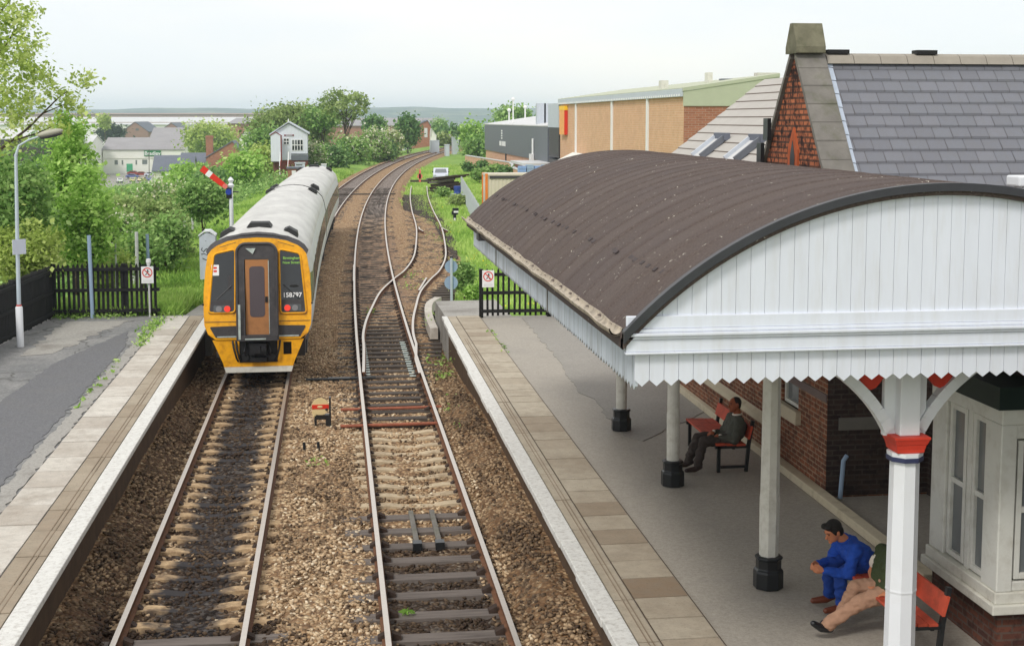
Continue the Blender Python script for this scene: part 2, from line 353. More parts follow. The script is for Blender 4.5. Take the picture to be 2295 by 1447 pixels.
    def capsule(s, p, q, r0, r1, n=12, mi=0):
        p, q = Vector(p), Vector(q); d = (q - p); ln = d.length; d.normalize()
        pts = []; rs = []
        for k in range(5, 0, -1):
            t = math.pi / 2 * k / 5.2; pts.append(p - d * r0 * math.sin(t)); rs.append(r0 * math.cos(t))
        pts += [p, q]; rs += [r0, r1]
        for k in range(1, 6):
            t = math.pi / 2 * k / 5.2; pts.append(q + d * r1 * math.sin(t)); rs.append(r1 * math.cos(t))
        s.tube(pts, rs, n, mi)
    def quad(s, a, b, c, d, mi=0): s.add([a, b, c, d], [(0, 1, 2, 3)], mi)
    def build(s, name, mats, parent=None, smooth=None, bevel=None, tones=None):
        me = bpy.data.meshes.new(name); off = wloc(parent) if parent is not None else Vector((0, 0, 0))
        vs = [(p[0] - off.x, p[1] - off.y, p[2] - off.z) for p in s.v]
        me.from_pydata(vs, [], s.f)
        if not isinstance(mats, (list, tuple)): mats = [mats]
        for m in mats: me.materials.append(m)
        me.polygons.foreach_set('material_index', s.m)
        if tones is not None:
            at = me.attributes.new('tone', 'FLOAT', 'FACE'); at.data.foreach_set('value', tones)
        me.update()
        if smooth is not None:
            me.polygons.foreach_set('use_smooth', [True] * len(me.polygons)); me.set_sharp_from_angle(angle=R(smooth))
        o = bpy.data.objects.new(name, me); C.objects.link(o)
        if parent is not None: o.parent = parent
        if bevel:
            b = o.modifiers.new('b', 'BEVEL'); b.width = bevel; b.segments = 2; b.limit_method = 'ANGLE'; b.angle_limit = R(40)
        return o

def tag(o, label=None, cat=None, group=None, kind=None):
    if label: o['label'] = label
    if cat: o['category'] = cat
    if group: o['group'] = group
    if kind: o['kind'] = kind
    return o
def thing(name, label, cat, loc=(0, 0, 0), group=None):
    o = bpy.data.objects.new(name, None); C.objects.link(o); o.location = loc; o.empty_display_size = .2
    return tag(o, label, cat, group)
def struct(o): o['kind'] = 'structure'; return o
def copy_tree(o, parent=None, keep_loc=True):
    c = o.copy(); C.objects.link(c); c.parent = parent
    for ch in list(o.children): copy_tree(ch, c)
    return c
def text_mesh(name, txt, size, mat_, parent, mtx, ext=.003, align='CENTER', bold=0.0, spacing=1.0):
    cu = bpy.data.curves.new(name, 'FONT'); cu.body = txt; cu.size = size; cu.extrude = ext
    cu.align_x = align; cu.align_y = 'CENTER'; cu.offset = bold; cu.space_character = spacing
    to = bpy.data.objects.new(name + '_tmp', cu); C.objects.link(to)
    dg = bpy.context.evaluated_depsgraph_get(); dg.update()
    me = bpy.data.meshes.new_from_object(to.evaluated_get(dg)); bpy.data.objects.remove(to)
    off = wloc(parent) if parent is not None else Vector((0, 0, 0))
    me.transform(Matrix.Translation(-off) @ mtx); me.name = name
    me.materials.clear(); me.materials.append(mat_)
    o = bpy.data.objects.new(name, me); C.objects.link(o)
    if parent is not None: o.parent = parent
    return o
def face_mtx(loc, facing='-Y'):
    """text in XY plane -> upright, readable when looking along +Y (facing -Y) or along +X (facing -X)"""
    if facing == '-Y': r = Matrix.Rotation(R(90), 4, 'X')
    else: r = Matrix.Rotation(R(-90), 4, 'Z') @ Matrix.Rotation(R(90), 4, 'X')
    return Matrix.Translation(loc) @ r
def np_mesh(name, verts, faces4, mats, tone=None, parent=None, smooth=False, tri=False, uv=None):
    n = len(verts); k = len(faces4); w = faces4.shape[1]
    me = bpy.data.meshes.new(name)
    off = np.array(wloc(parent)) if parent is not None else np.zeros(3)
    me.vertices.add(n); me.vertices.foreach_set('co', (verts - off).astype(np.float32).ravel())
    me.loops.add(k * w); me.loops.foreach_set('vertex_index', faces4.astype(np.int32).ravel())
    me.polygons.add(k); me.polygons.foreach_set('loop_start', (np.arange(k) * w).astype(np.int32))
    me.polygons.foreach_set('loop_total', np.full(k, w, dtype=np.int32))
    for m in (mats if isinstance(mats, (list, tuple)) else [mats]): me.materials.append(m)
    me.update(calc_edges=True)
    if tone is not None:
        at = me.attributes.new('tone', 'FLOAT', 'FACE'); at.data.foreach_set('value', tone.astype(np.float32))
    if uv is not None:
        for nm, val in uv.items():
            at = me.attributes.new(nm, 'FLOAT', 'POINT'); at.data.foreach_set('value', val.astype(np.float32))
    if smooth: me.polygons.foreach_set('use_smooth', np.ones(k, dtype=bool))
    o = bpy.data.objects.new(name, me); C.objects.link(o)
    if parent is not None: o.parent = parent
    return o

# ------------------------------------------------------------------ camera, light, sky
PITCH, YAW = 5.8429, 7.6023
cam = bpy.data.cameras.new('camera'); co = bpy.data.objects.new('camera', cam); C.objects.link(co)
cam.sensor_width = 36; cam.lens = 3000 / 2295 * 36; cam.shift_y = -148.5 / 2295; cam.clip_start = .1; cam.clip_end = 20000
co.location = (0, 0, CAM_H); co.rotation_euler = (R(90 - PITCH), 0, R(-YAW))
bpy.context.scene.camera = co
SUN = Vector((-.50, -.62, .86)).normalized()
sl = bpy.data.lights.new('sun', 'SUN'); sl.energy = 1.7; sl.angle = R(14); sl.color = (1, .96, .9)
so = bpy.data.objects.new('sun', sl); C.objects.link(so); so.rotation_euler = (-SUN).to_track_quat('-Z', 'Y').to_euler()
W = bpy.data.worlds.new('World'); bpy.context.scene.world = W; W.use_nodes = True
nt = W.node_tree; bg = nt.nodes['Background']
sky = nt.nodes.new('ShaderNodeTexSky'); sky.sky_type = 'NISHITA'; sky.sun_disc = False
sky.sun_elevation = math.asin(SUN.z); sky.sun_rotation = math.atan2(SUN.x, SUN.y)
tc = nt.nodes.new('ShaderNodeTexCoord'); mp = nt.nodes.new('ShaderNodeMapping'); mp.inputs['Scale'].default_value = (1.2, 1.2, 5.5); mp.inputs['Location'].default_value = (.35, .2, .1)
nz = nt.nodes.new('ShaderNodeTexNoise'); nz.inputs['Scale'].default_value = 1.7; nz.inputs['Detail'].default_value = 5; nz.inputs['Roughness'].default_value = .5
cr = nt.nodes.new('ShaderNodeValToRGB'); cr.color_ramp.elements[0].position = .42; cr.color_ramp.elements[1].position = .62
SK = 10.0
cr.color_ramp.elements[0].color = (.88 * SK, .905 * SK, .93 * SK, 1); cr.color_ramp.elements[1].color = (.985 * SK, .96 * SK, .92 * SK, 1)
mx = nt.nodes.new('ShaderNodeMix'); mx.data_type = 'RGBA'; mx.inputs[0].default_value = .93
nt.links.new(tc.outputs['Generated'], mp.inputs['Vector']); nt.links.new(mp.outputs['Vector'], nz.inputs['Vector'])
nt.links.new(nz.outputs['Fac'], cr.inputs['Fac']); nt.links.new(sky.outputs[0], mx.inputs[6]); nt.links.new(cr.outputs[0], mx.inputs[7])
nt.links.new(mx.outputs[2], bg.inputs['Color']); bg.inputs['Strength'].default_value = .1
vs = bpy.context.scene.view_settings; vs.view_transform = 'Standard'; vs.look = 'None'; vs.exposure = .22; vs.gamma = 1
bpy.context.scene.cycles.max_bounces = 8; bpy.context.scene.cycles.diffuse_bounces = 5
bpy.context.scene.cycles.transparent_max_bounces = 6
bpy.context.scene.cycles.volume_bounces = 2
# ------------------------------------------------------------------ terrain
XL, XR, HG = -1.97, 1.385, .7525
def dcurve(Y): return np.maximum(0, np.asarray(Y, float) - 31) ** 2 / 2786.0
def dc(Y): return max(0.0, Y - 31) ** 2 / 2786.0
def sstep(a, b, x):
    t = np.clip((np.asarray(x, float) - a) / (b - a), 0, 1); return t * t * (3 - 2 * t)
def zg(X, Y):
    X = np.asarray(X, float); Y = np.asarray(Y, float)
    xt = dcurve(np.minimum(Y, 460)) - .3
    c = 1 - sstep(400, 600, Y)
    dl = np.maximum(0, xt - 7.5 - X)
    left = np.minimum(14, .12 * dl)
    right_w = 45 - 38 * sstep(210, 330, Y)
    dr = np.maximum(0, X - xt - right_w); right = np.minimum(14, .12 * dr)
    z = -.45 - c * np.maximum(left, right) - (1 - c) * 14
    inland = (X < xt)
    # earth ramps behind the platform ends
    z = z + 1.32 * (1 - sstep(38, 56, Y)) * sstep(36, 37.5, Y) * sstep(-3.8, -4.6, X) * (1 - sstep(-8, -13, X))
    z = z + 1.12 * (1 - sstep(39, 47, Y)) * sstep(35, 36.4, Y) * sstep(3.3, 3.9, X)
    z = z + .42 * sstep(50, 62, Y) * sstep(xt - 3.2, xt - 5.0, X) * (1 - sstep(xt - 7, xt - 11, X)) * c
    z = z + .22 * sstep(40, 50, Y) * sstep(xt + 3.6, xt + 8, X) * c
    # distant hills
    hx = 1 + .05 * np.sin(X / 330 + 1) + .03 * np.sin(X / 97) + .02 * np.sin(X / 31)
    z = z + 54 * sstep(2600, 4100, Y) * hx + .9 * sstep(500, 900, Y) * np.sin(X / 60) * np.sin(Y / 110)
    return z
def zgf(x, y): return float(zg(x, y))

def build_ground():
    ys = np.concatenate([np.arange(-40, 130, 1.4), np.arange(130, 420, 4), np.arange(420, 1000, 18), np.arange(1000, 4761, 80)])
    xs = np.concatenate([-np.geomspace(30, 1500, 46)[::-1], np.arange(-29, 45, .9), np.geomspace(45, 1500, 44)])
    gx, gy = np.meshgrid(xs, ys); z = zg(gx, gy)
    z = z + (np.sin(gx * 3.1) * np.sin(gy * 2.3) + np.sin(gx * 1.3 + 2) * np.sin(gy * .9)) * .035
    z = np.where((gy < 37.5), np.minimum(z, -.5), z)
    v = np.stack([gx.ravel(), gy.ravel(), z.ravel()], 1)
    ny, nx = gx.shape; i = np.arange(ny * nx).reshape(ny, nx)
    f = np.stack([i[:-1, :-1], i[:-1, 1:], i[1:, 1:], i[1:, :-1]], -1).reshape(-1, 4)
    m = NT('grassy ground'); co_ = m.coord()
    n1 = m.noise(co_, .35, 6, .65); n2 = m.noise(co_, 5, 5, .75); n3 = m.noise(co_, .012, 6, .6)
    c = m.ramp(n1, [(.3, (.12, .22, .045, 1)), (.55, (.23, .37, .075, 1)), (.75, (.36, .46, .13, 1))])
    c = m.mix(m.ramp(n2, [(.35, (0, 0, 0)), (.7, (.5,) * 3)]), c, (.13, .20, .055, 1))
    far = m.ramp(n3, [(.40, (.045, .075, .06, 1)), (.5, (.09, .13, .085, 1)), (.6, (.19, .20, .13, 1))])
    sp = m.new('ShaderNodeSeparateXYZ'); m.link(m.new('ShaderNodeTexCoord').outputs['Object'], sp.inputs[0])
    fy = m.math('MULTIPLY', m.math('SUBTRACT', sp.outputs[1], 700.0), 1 / 900.0, True)
    c = m.mix(fy, c, far); m.bump(n2, .6, .06)
    g = np_mesh('ground', v, f, m.fin(c, .95, 0, .1), smooth=True); struct(g)
build_ground()

# ------------------------------------------------------------------ track bed
def bed_mat():
    m = NT('ballast bed'); a = m.attr('u'); b = m.attr('v'); e = m.attr('edge'); v = m.coord()
    u = a.outputs['Fac']; vv = b.outputs['Fac']
    vo = m.new('ShaderNodeTexVoronoi'); vo.inputs['Scale'].default_value = 14; m.link(v, vo.inputs['Vector'])
    cell = m.new('ShaderNodeSeparateColor'); m.link(vo.outputs['Color'], cell.inputs[0])
    c = m.ramp(cell.outputs[0], [(.05, L(116, 92, 70)), (.35, L(172, 138, 102)), (.7, L(204, 170, 128)), (.97, L(236, 214, 176))])
    c = m.mix(m.ramp(vo.outputs['Distance'], [(.25, (0, 0, 0)), (.62, (.7,) * 3)]), c, L(96, 72, 54))
    big = m.noise(v, .55, 5, .7); mid = m.noise(v, 2.2, 5, .7)
    c = m.mix(m.ramp(big, [(.35, (0, 0, 0)), (.7, (.4,) * 3)]), c, L(146, 118, 92))
    grey = m.ramp(cell.outputs[0], [(.05, L(72, 66, 66)), (.5, L(118, 111, 110)), (.97, L(160, 152, 146))])
    black = m.ramp(cell.outputs[0], [(.05, L(18, 16, 17)), (.6, L(42, 39, 41)), (.97, L(78, 75, 75))])
    def band(x0, w, soft):     # 1 inside |u-x0| < w
        d = m.math('ABSOLUTE', m.math('SUBTRACT', u, x0))
        d = m.math('ADD', d, m.math('MULTIPLY', m.math('SUBTRACT', mid, .5), .9))
        return m.math('DIVIDE', m.math('SUBTRACT', w + soft, d), soft, True)
    def rng(y0, y1, soft):
        yy = m.math('ADD', vv, m.math('MULTIPLY', m.math('SUBTRACT', big, .5), 5.0))
        return m.math('MULTIPLY', m.math('DIVIDE', m.math('SUBTRACT', yy, y0), soft, True), m.math('DIVIDE', m.math('SUBTRACT', y1, yy), soft, True))
    f = m.math('MULTIPLY', band(XL, .42, .35), rng(8, 60, 3)); c = m.mix(m.math('MULTIPLY', f, .92), c, black)
    f = m.math('MULTIPLY', band(XL, .95, .3), rng(5, 18.5, 2)); c = m.mix(m.math('MULTIPLY', f, .85), c, black)
    f = m.math('MULTIPLY', band(XL, .72, .18), rng(62, 330, 18)); c = m.mix(m.math('MULTIPLY', f, .85), c, grey)
    f = m.math('MULTIPLY', band(XR, .66, .2), rng(78, 330, 18)); c = m.mix(m.math('MULTIPLY', f, .8), c, grey)
    f = m.math('MULTIPLY', band(XR, .6, .35), rng(5, 21.5, 2.5)); c = m.mix(m.math('MULTIPLY', f, .85), c, black)
    f = m.math('MULTIPLY', band(XR + .05, .75, .3), rng(34, 43, 2)); c = m.mix(m.math('MULTIPLY', f, .7), c, black)
    f = m.math('MULTIPLY', band(XR + .1, .95, .5), rng(43, 80, 6)); c = m.mix(m.math('MULTIPLY', f, .55), c, L(136, 112, 96))
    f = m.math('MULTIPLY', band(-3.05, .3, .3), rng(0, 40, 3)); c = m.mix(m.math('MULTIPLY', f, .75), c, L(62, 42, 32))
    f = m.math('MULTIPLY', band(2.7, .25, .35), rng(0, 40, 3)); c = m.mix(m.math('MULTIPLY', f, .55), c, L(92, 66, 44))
    wet = m.math('MULTIPLY', m.ramp(m.noise(v, .8, 4, .6), [(.52, (0, 0, 0)), (.66, (1, 1, 1))]), rng(5, 17, 2)); c = m.mix(m.math('MULTIPLY', wet, .7), c, black)
    gr = m.ramp(m.noise(v, 9, 4, .7), [(.3, (.14, .25, .05, 1)), (.7, (.36, .47, .12, 1))])
    ed = m.math('ADD', e.outputs['Fac'], m.math('MULTIPLY', m.math('SUBTRACT', mid, .5), 1.5))
    c = m.mix(m.math('DIVIDE', m.math('SUBTRACT', .35, ed), .3, True), c, gr)
    h = m.math('SUBTRACT', 1.0, vo.outputs['Distance']); m.bump(h, .9, .05)
    return m.fin(c, .92, 0, .15)
def build_bed():
    ys = np.concatenate([np.arange(4, 36, .12), np.arange(36, 90, .4), np.arange(90, 441, 2.0)])
    nu = 90; vs = []; us = []; vv = []; ed = []
    for Y in ys:
        if Y < 36.6: a, b = -3.66, 3.2
        else:
            a = -4.6 + .0 * Y; k = float(sstep(44, 62, Y)) * (1 - .95 * float(sstep(84, 105, Y)))
            b = 3.6 + 2.5 * k
        uu = np.linspace(a, b, nu); vs.append(np.stack([uu + dc(Y), np.full(nu, Y), np.zeros(nu)], 1)); us.append(uu); vv.append(np.full(nu, Y))
        ed.append(np.full(nu, 5.0) if Y < 36 else np.minimum(uu - a, b - uu))
    v = np.concatenate(vs); u = np.concatenate(us); yy = np.concatenate(vv); e = np.concatenate(ed)
    dl = np.abs(u - XL); dr = np.abs(u - XR); d = np.minimum(dl, dr)
    z = np.where(d < .62, -.222, np.where(d < 1.0, -.205, -.182))
    far_ = sstep(40, 46, yy) * (1 - .35 * ((yy > 36) & (d < .6))); z = z * (1 - far_) + far_ * -.162
    z = z + (.32 * sstep(2.05, 2.95, u) + .26 * sstep(-2.85, -3.45, u)) * (1 - sstep(27, 35.5, yy))
    z = z + RNG.normal(0, .012, len(z)) + .02 * np.sin(u * 4.1) * np.sin(yy * 1.7)
    z = np.where(yy > 36, z - .34 * np.clip(1 - e / .9, 0, 1), z)
    v[:, 2] = z; n = len(ys); i = np.arange(n * nu).reshape(n, nu)
    f = np.stack([i[:-1, :-1], i[:-1, 1:], i[1:, 1:], i[1:, :-1]], -1).reshape(-1, 4)
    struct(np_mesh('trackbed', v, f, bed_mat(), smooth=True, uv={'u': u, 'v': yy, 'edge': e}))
build_bed()

def build_stones():
    n = 64000
    y = 9 + 34 * RNG.random(n) ** 1.6; x = -3.55 + 6.6 * RNG.random(n)
    dl = np.abs(x - XL); dr = np.abs(x - XR); d = np.minimum(dl, dr)
    keep = ((np.abs(d - HG) > .08)) & ~((d < .62) & (RNG.random(n) < .55))
    x, y, d = x[keep], y[keep], d[keep]; n = len(x)
    s = RNG.uniform(.016, .037, n) * (1 - .5 * sstep(34, 43, y))
    inside = (y < 36.4) | ((x > -3.3) & (x < 2.6)); x, y, d, s = x[inside], y[inside], d[inside], s[inside]; n = len(x)
    z = np.where(d < .62, -.222, np.where(d < 1.0, -.205, -.182)) + s * .3 + (.32 * sstep(2.05, 2.95, x) + .26 * sstep(-2.85, -3.45, x)) * (1 - sstep(27, 35.5, y))
    base = np.array([(-1, -1, -1), (1, -1, -1), (1, 1, -1), (-1, 1, -1), (-1, -1, 1), (1, -1, 1), (1, 1, 1), (-1, 1, 1)], float)
    jit = base[None] * RNG.uniform(.45, 1.0, (n, 8, 3)); jit[:, :, 2] *= .7
    a = RNG.uniform(0, 6.28, n); ca, sa = np.cos(a), np.sin(a)
    t = RNG.uniform(-.5, .5, n)
    X = jit[:, :, 0] * ca[:, None] - jit[:, :, 1] * sa[:, None]; Yv = jit[:, :, 0] * sa[:, None] + jit[:, :, 1] * ca[:, None]
    Z = jit[:, :, 2] + X * t[:, None]
    v = np.stack([X, Yv, Z], -1) * s[:, None, None] + np.stack([x, y, z], -1)[:, None, :]
    F = np.array([(0, 3, 2, 1), (4, 5, 6, 7), (0, 1, 5, 4), (1, 2, 6, 5), (2, 3, 7, 6), (3, 0, 4, 7)])
    f = (F[None] + (np.arange(n) * 8)[:, None, None]).reshape(-1, 4)
    tone = RNG.beta(2.2, 2.0, n)
    pw = np.sin(x * 1.1 + 1.3) * np.sin(y * .6) + np.sin(x * 2.3) * np.sin(y * 1.7 + 1)
    tone = tone * np.where(pw > .3, .6, 1)
    oil = ((np.abs(x - XL) < .5 + RNG.normal(0, .13, n) + .1 * np.sin(y * 2.1)) | ((np.abs(x - XR) < .65) & (y < 20.5)) | ((np.abs(x - XL) < 1.15) & (y < 17.5)))
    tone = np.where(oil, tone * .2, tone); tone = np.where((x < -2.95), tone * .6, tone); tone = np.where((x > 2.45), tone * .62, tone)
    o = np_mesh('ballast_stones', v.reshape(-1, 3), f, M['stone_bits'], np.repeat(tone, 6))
    tag(o, 'loose tan and brown ballast stones lying around the sleepers', 'ballast', kind='stuff')
build_stones()

# ------------------------------------------------------------------ tracks
def off_path(pts, off):
    out = []
    for i, p in enumerate(pts):
        a = Vector(pts[max(i - 1, 0)]); b = Vector(pts[min(i + 1, len(pts) - 1)]); d = (b - a).normalized()
        out.append((p[0] + d.y * off, p[1] - d.x * off, p[2]))
    return out
RAIL_PROF = [(-.036, 0), (.036, 0), (.036, -.03), (.012, -.045), (.012, -.13), (.065, -.148), (.065, -.158), (-.065, -.158), (-.065, -.148), (-.012, -.13), (-.012, -.045), (-.036, -.03)]
def rail(pts, parent, name='rail', ztop=0.0):
    mb = MB(); n = len(RAIL_PROF); vs = []
    for i, p in enumerate(pts):
        a = Vector(pts[max(i - 1, 0)]); b = Vector(pts[min(i + 1, len(pts) - 1)]); d = (b - a).normalized(); r = Vector((d.y, -d.x, 0))
        for (u, z) in RAIL_PROF: vs.append((p[0] + r.x * u, p[1] + r.y * u, ztop + z))
    fs_top = []; fs = []
    for i in range(len(pts) - 1):
        for k in range(n):
            a = i * n + k; b = i * n + (k + 1) % n
            (fs_top if k == 0 else fs).append((a, a + n, b + n, b))
    fs.append(tuple(range(n))); fs.append(tuple(range(len(pts) * n - 1, (len(pts) - 1) * n - 1, -1)))
    k0 = len(mb.v); mb.v += vs
    for f in fs_top: mb.f.append(list(f)); mb.m.append(0)
    for f in fs: mb.f.append(list(f)); mb.m.append(1)
    return mb.build(name, [M['rail_top'], M['rail_side']], parent)
def centre_path(xc, y0, y1, step):
    ys = list(np.arange(y0, y1, step)) + [y1]; return [(xc + dc(y), y, 0) for y in ys]
def one_sleeper(mb, x, y, ang, kind, detail=True, half=1.3, hw=.13, x0=None):
    rm = Matrix.Rotation(-ang, 3, 'Z'); c = Vector((x, y, 0))
    def P(u, w, z): return c + rm @ Vector((u, w, 0)) + Vector((0, 0, z))
    jl, jr = random.uniform(-.05, .05), random.uniform(-.05, .05)
    a, b = -half + jl, half + jr
    if x0 is not None: a, b = x0
    if kind == 'conc':
        prof = [(a, -.20), (-.98, -.172), (-.52, -.168), (-.2, -.212), (.2, -.212), (.52, -.168), (.98, -.172), (b, -.20)]
        vs = []; fs = []
        for (u, z) in prof: vs += [P(u, -hw, -.36), P(u, -hw * .82, z), P(u, hw * .82, z), P(u, hw, -.36)]
        for i in range(len(prof) - 1):
            for k in range(3): q = i * 4 + k; fs.append((q, q + 4, q + 5, q + 1))
        fs.append((0, 1, 2, 3)); q = (len(prof) - 1) * 4; fs.append((q + 3, q + 2, q + 1, q)); mb.add(vs, fs, 0)
    else:
        dz = random.uniform(-.012, .006); tl = random.uniform(-.02, .02)
        vs = [P(a, -hw, -.36), P(b, -hw, -.36), P(b, hw, -.36), P(a, hw, -.36), P(a, -hw + tl, -.163 + dz), P(b, -hw - tl, -.163 + dz), P(b, hw - tl, -.163 + dz), P(a, hw + tl, -.163 + dz)]
        mb.add(vs, [(0, 3, 2, 1), (4, 5, 6, 7), (0, 1, 5, 4), (1, 2, 6, 5), (2, 3, 7, 6), (3, 0, 4, 7)], 0)
    if detail:
        for sgn in (-1, 1):
            for sd in (-1, 1):
                u0 = sgn * HG + sd * .035; u1 = sgn * HG + sd * (.15 if kind != 'conc' else .11); lo, hi = min(u0, u1), max(u0, u1)
                zt = -.075 if kind != 'conc' else -.12
                vs = [P(lo, -.075, -.19), P(hi, -.075, -.19), P(hi, .075, -.19), P(lo, .075, -.19)]
                if sd > 0: tp = [P(lo, -.06, zt), P(hi, -.06, zt - .055), P(hi, .06, zt - .055), P(lo, .06, zt)]
                else: tp = [P(lo, -.06, zt - .055), P(hi, -.06, zt), P(hi, .06, zt), P(lo, .06, zt - .055)]
                mb.add(vs + tp, [(0, 3, 2, 1), (4, 5, 6, 7), (0, 1, 5, 4), (1, 2, 6, 5), (2, 3, 7, 6), (3, 0, 4, 7)], 1)
def sleepers(parent, xc, sched, nmax=98):
    """sched: list of (y, kind, half/x0)"""
    rest = MB(); cnt = 0
    for (y, kind, ext) in sched:
        ang = math.atan((dc(y + .5) - dc(y - .5))); x = xc + dc(y)
        m_ = [(M['conc_oily'] if xc < 0 else M['conc_sleeper']) if kind == 'conc' else M['timber_dark'] if kind == 'dark' else M['timber_sleeper'], M['chair']]
        mb = MB() if cnt < nmax else rest
        one_sleeper(mb, x, y, ang, kind, y < 60, x0=ext)
        if cnt < nmax: mb.build('sleeper', m_, parent)
        cnt += 1
    if rest.f: tag(rest.build('sleepers', [M['timber_dark'], M['chair']], parent), kind='stuff')
t1 = thing('railway_track', 'left running line under the train, with dark oily ballast between its rails', 'railway track', (XL, 8, 0))
t2 = thing('railway_track', 'middle running line with polished rails, free of the train, curving away to the right', 'railway track', (XR, 8, 0), )
for t, xc in ((t1, XL), (t2, XR)):
    p = centre_path(xc, 8, 34, 2) + centre_path(xc, 36, 440, 4)
    for sd in (-HG - .035, HG + .035): rail(off_path(p, sd), t)
sch = []
y = 9.0
while y < 17.3: sch.append((y, 'timber', None)); y += .66 + random.uniform(-.03, .03)
while y < 44: sch.append((y, 'conc', None)); y += .62
while y < 130: sch.append((y, 'dark', None)); y += .72
sleepers(t1, XL, sch)
sch = []; y = 9.2
while y < 21.9: sch.append((y, 'timber', None)); y += .74 + random.uniform(-.05, .05)
while y < 28.1: sch.append((y, 'conc', None)); y += .60
while y < 34.2: sch.append((y, 'dark', None)); y += .70
while y < 58:
    k = (y - 34.2) / 24.0
    sch.append((y, 'dark', (-1.35, 1.35 + 2.7 * k ** 1.25))); y += .70
while y < 130: sch.append((y, 'dark', None)); y += .74
sleepers(t2, XR, sch)
# siding with turnout
SID = [(.70, 33.9), (.79, 37.5), (.83, 40.0), (.99, 42.8), (1.25, 45.7), (1.70, 50.0), (2.36, 53.9), (3.0, 57.2), (3.66, 62.3), (4.20, 69), (4.92, 80.5), (5.53, 95.5), (6.38, 112.4), (7.5, 130)]
def cat_rom(pts, sub=5):
    out = []
    P_ = [pts[0]] + pts + [pts[-1]]
    for i in range(1, len(P_) - 2):
        p0, p1, p2, p3 = [np.array(q, float) for q in P_[i - 1:i + 3]]
        for k in range(sub):
            t = k / sub; out.append(tuple(.5 * ((2 * p1) + (-p0 + p2) * t + (2 * p0 - 5 * p1 + 4 * p2 - p3) * t * t + (-p0 + 3 * p1 - 3 * p2 + p3) * t ** 3)))
    out.append(tuple(pts[-1])); return out
sp_ = [(a, b, 0) for a, b in cat_rom(SID)]
t3 = thing('railway_track', 'rusty siding curving off the middle line into the grass on the right', 'railway track', (2, 34, 0))
rail(sp_, t3, ztop=-.003)
sr = [p for p in off_path(sp_, 1.5) if p[1] > 36]
sr = [(2.115, 33.6, 0), (2.135, 35.5, 0)] + [p for p in sr if p[1] > 38]
rail(sr, t3, ztop=-.003)
rail([(4.92 + .12, 80.0, 0), (5.0, 78.4, 0), (5.12, 77.0, 0)], t3, 'trap_blade', -.003); rail([(6.36, 80.5, 0), (6.42, 78.7, 0), (6.55, 77.2, 0)], t3, 'trap_blade', -.003)
rail([(.76, 53.5, 0), (.86, 59.5, 0)], t3, 'check_rail', -.003); rail([(3.15, 50.2, 0), (3.72, 54.2, 0)], t3, 'check_rail', -.003)
for yy in np.arange(34.0, 39.5, .35):
    for sx in (-.58, .58): mb = MB(); mb.box(XR + sx - .08, XR + sx + .08, yy - .06, yy + .06, -.162, -.148); mb.build('slide_plate', M['worn_metal'], t3)
y = 59.0; n_s = 0
while y < 118:
    i = min(range(len(sp_)), key=lambda q: abs(sp_[q][1] - y)); mbs = MB()
    one_sleeper(mbs, sp_[i][0] + .75, y, .12, 'dark', y < 70); mbs.build('sleeper', [M['timber_dark'], M['chair']], t3); y += .74; n_s += 1
# drive ramp, point rods, stretcher
ram = thing('track_ramp', 'pair of grey steel ramp bars lying between the rails of the middle line', 'track ramp', (1.4, 20.3, -.16))
mb = MB(); mb.box(1.17, 1.25, 20.2, 21.9, -.16, -.10); mb.build('ramp_bar', M['stone'], ram, bevel=.01)
mb = MB(); mb.box(1.52, 1.60, 20.2, 21.9, -.16, -.10); mb.build('ramp_bar', M['stone'], ram, bevel=.01)
mb = MB(); mb.box(1.14, 1.28, 20.05, 20.22, -.2, -.08); mb.build('ramp_foot', M['black_paint'], ram); mb = MB(); mb.box(1.49, 1.63, 20.05, 20.22, -.2, -.08); mb.build('ramp_foot', M['black_paint'], ram)
for (yy, x0, x1, lab) in ((30.0, .1, 2.6, 'longer rust red point rod crossing the middle line beyond the disc signal'), (28.35, .08, 2.2, 'shorter rust red point rod crossing nearest the pale concrete sleepers')):
    mb = MB(); mb.tube([(x0, yy, -.12), (x1, yy + .02, -.12)], .035, 8); tag(mb.build('point_rod', M['rod_red'], smooth=40), lab, 'point rod', 'rods across the middle line')
mb = MB(); mb.tube([(-.75, 33.7, -.13), (1.0, 33.75, -.13)], .04, 8); mb.box(-.2, .35, 33.62, 33.82, -.2, -.1)
tag(mb.build('stretcher_bar', M['black_paint'], smooth=40), 'black stretcher bar at the tip of the point blades', 'point bar')
mb = MB(); mb.box(-1.9, 5.4, 117.8, 118.2, -.16, -.05); tag(mb.build('crossing_timber', M['timber_dark']), 'long dark timber laid across both running lines near the signal box', 'timber')

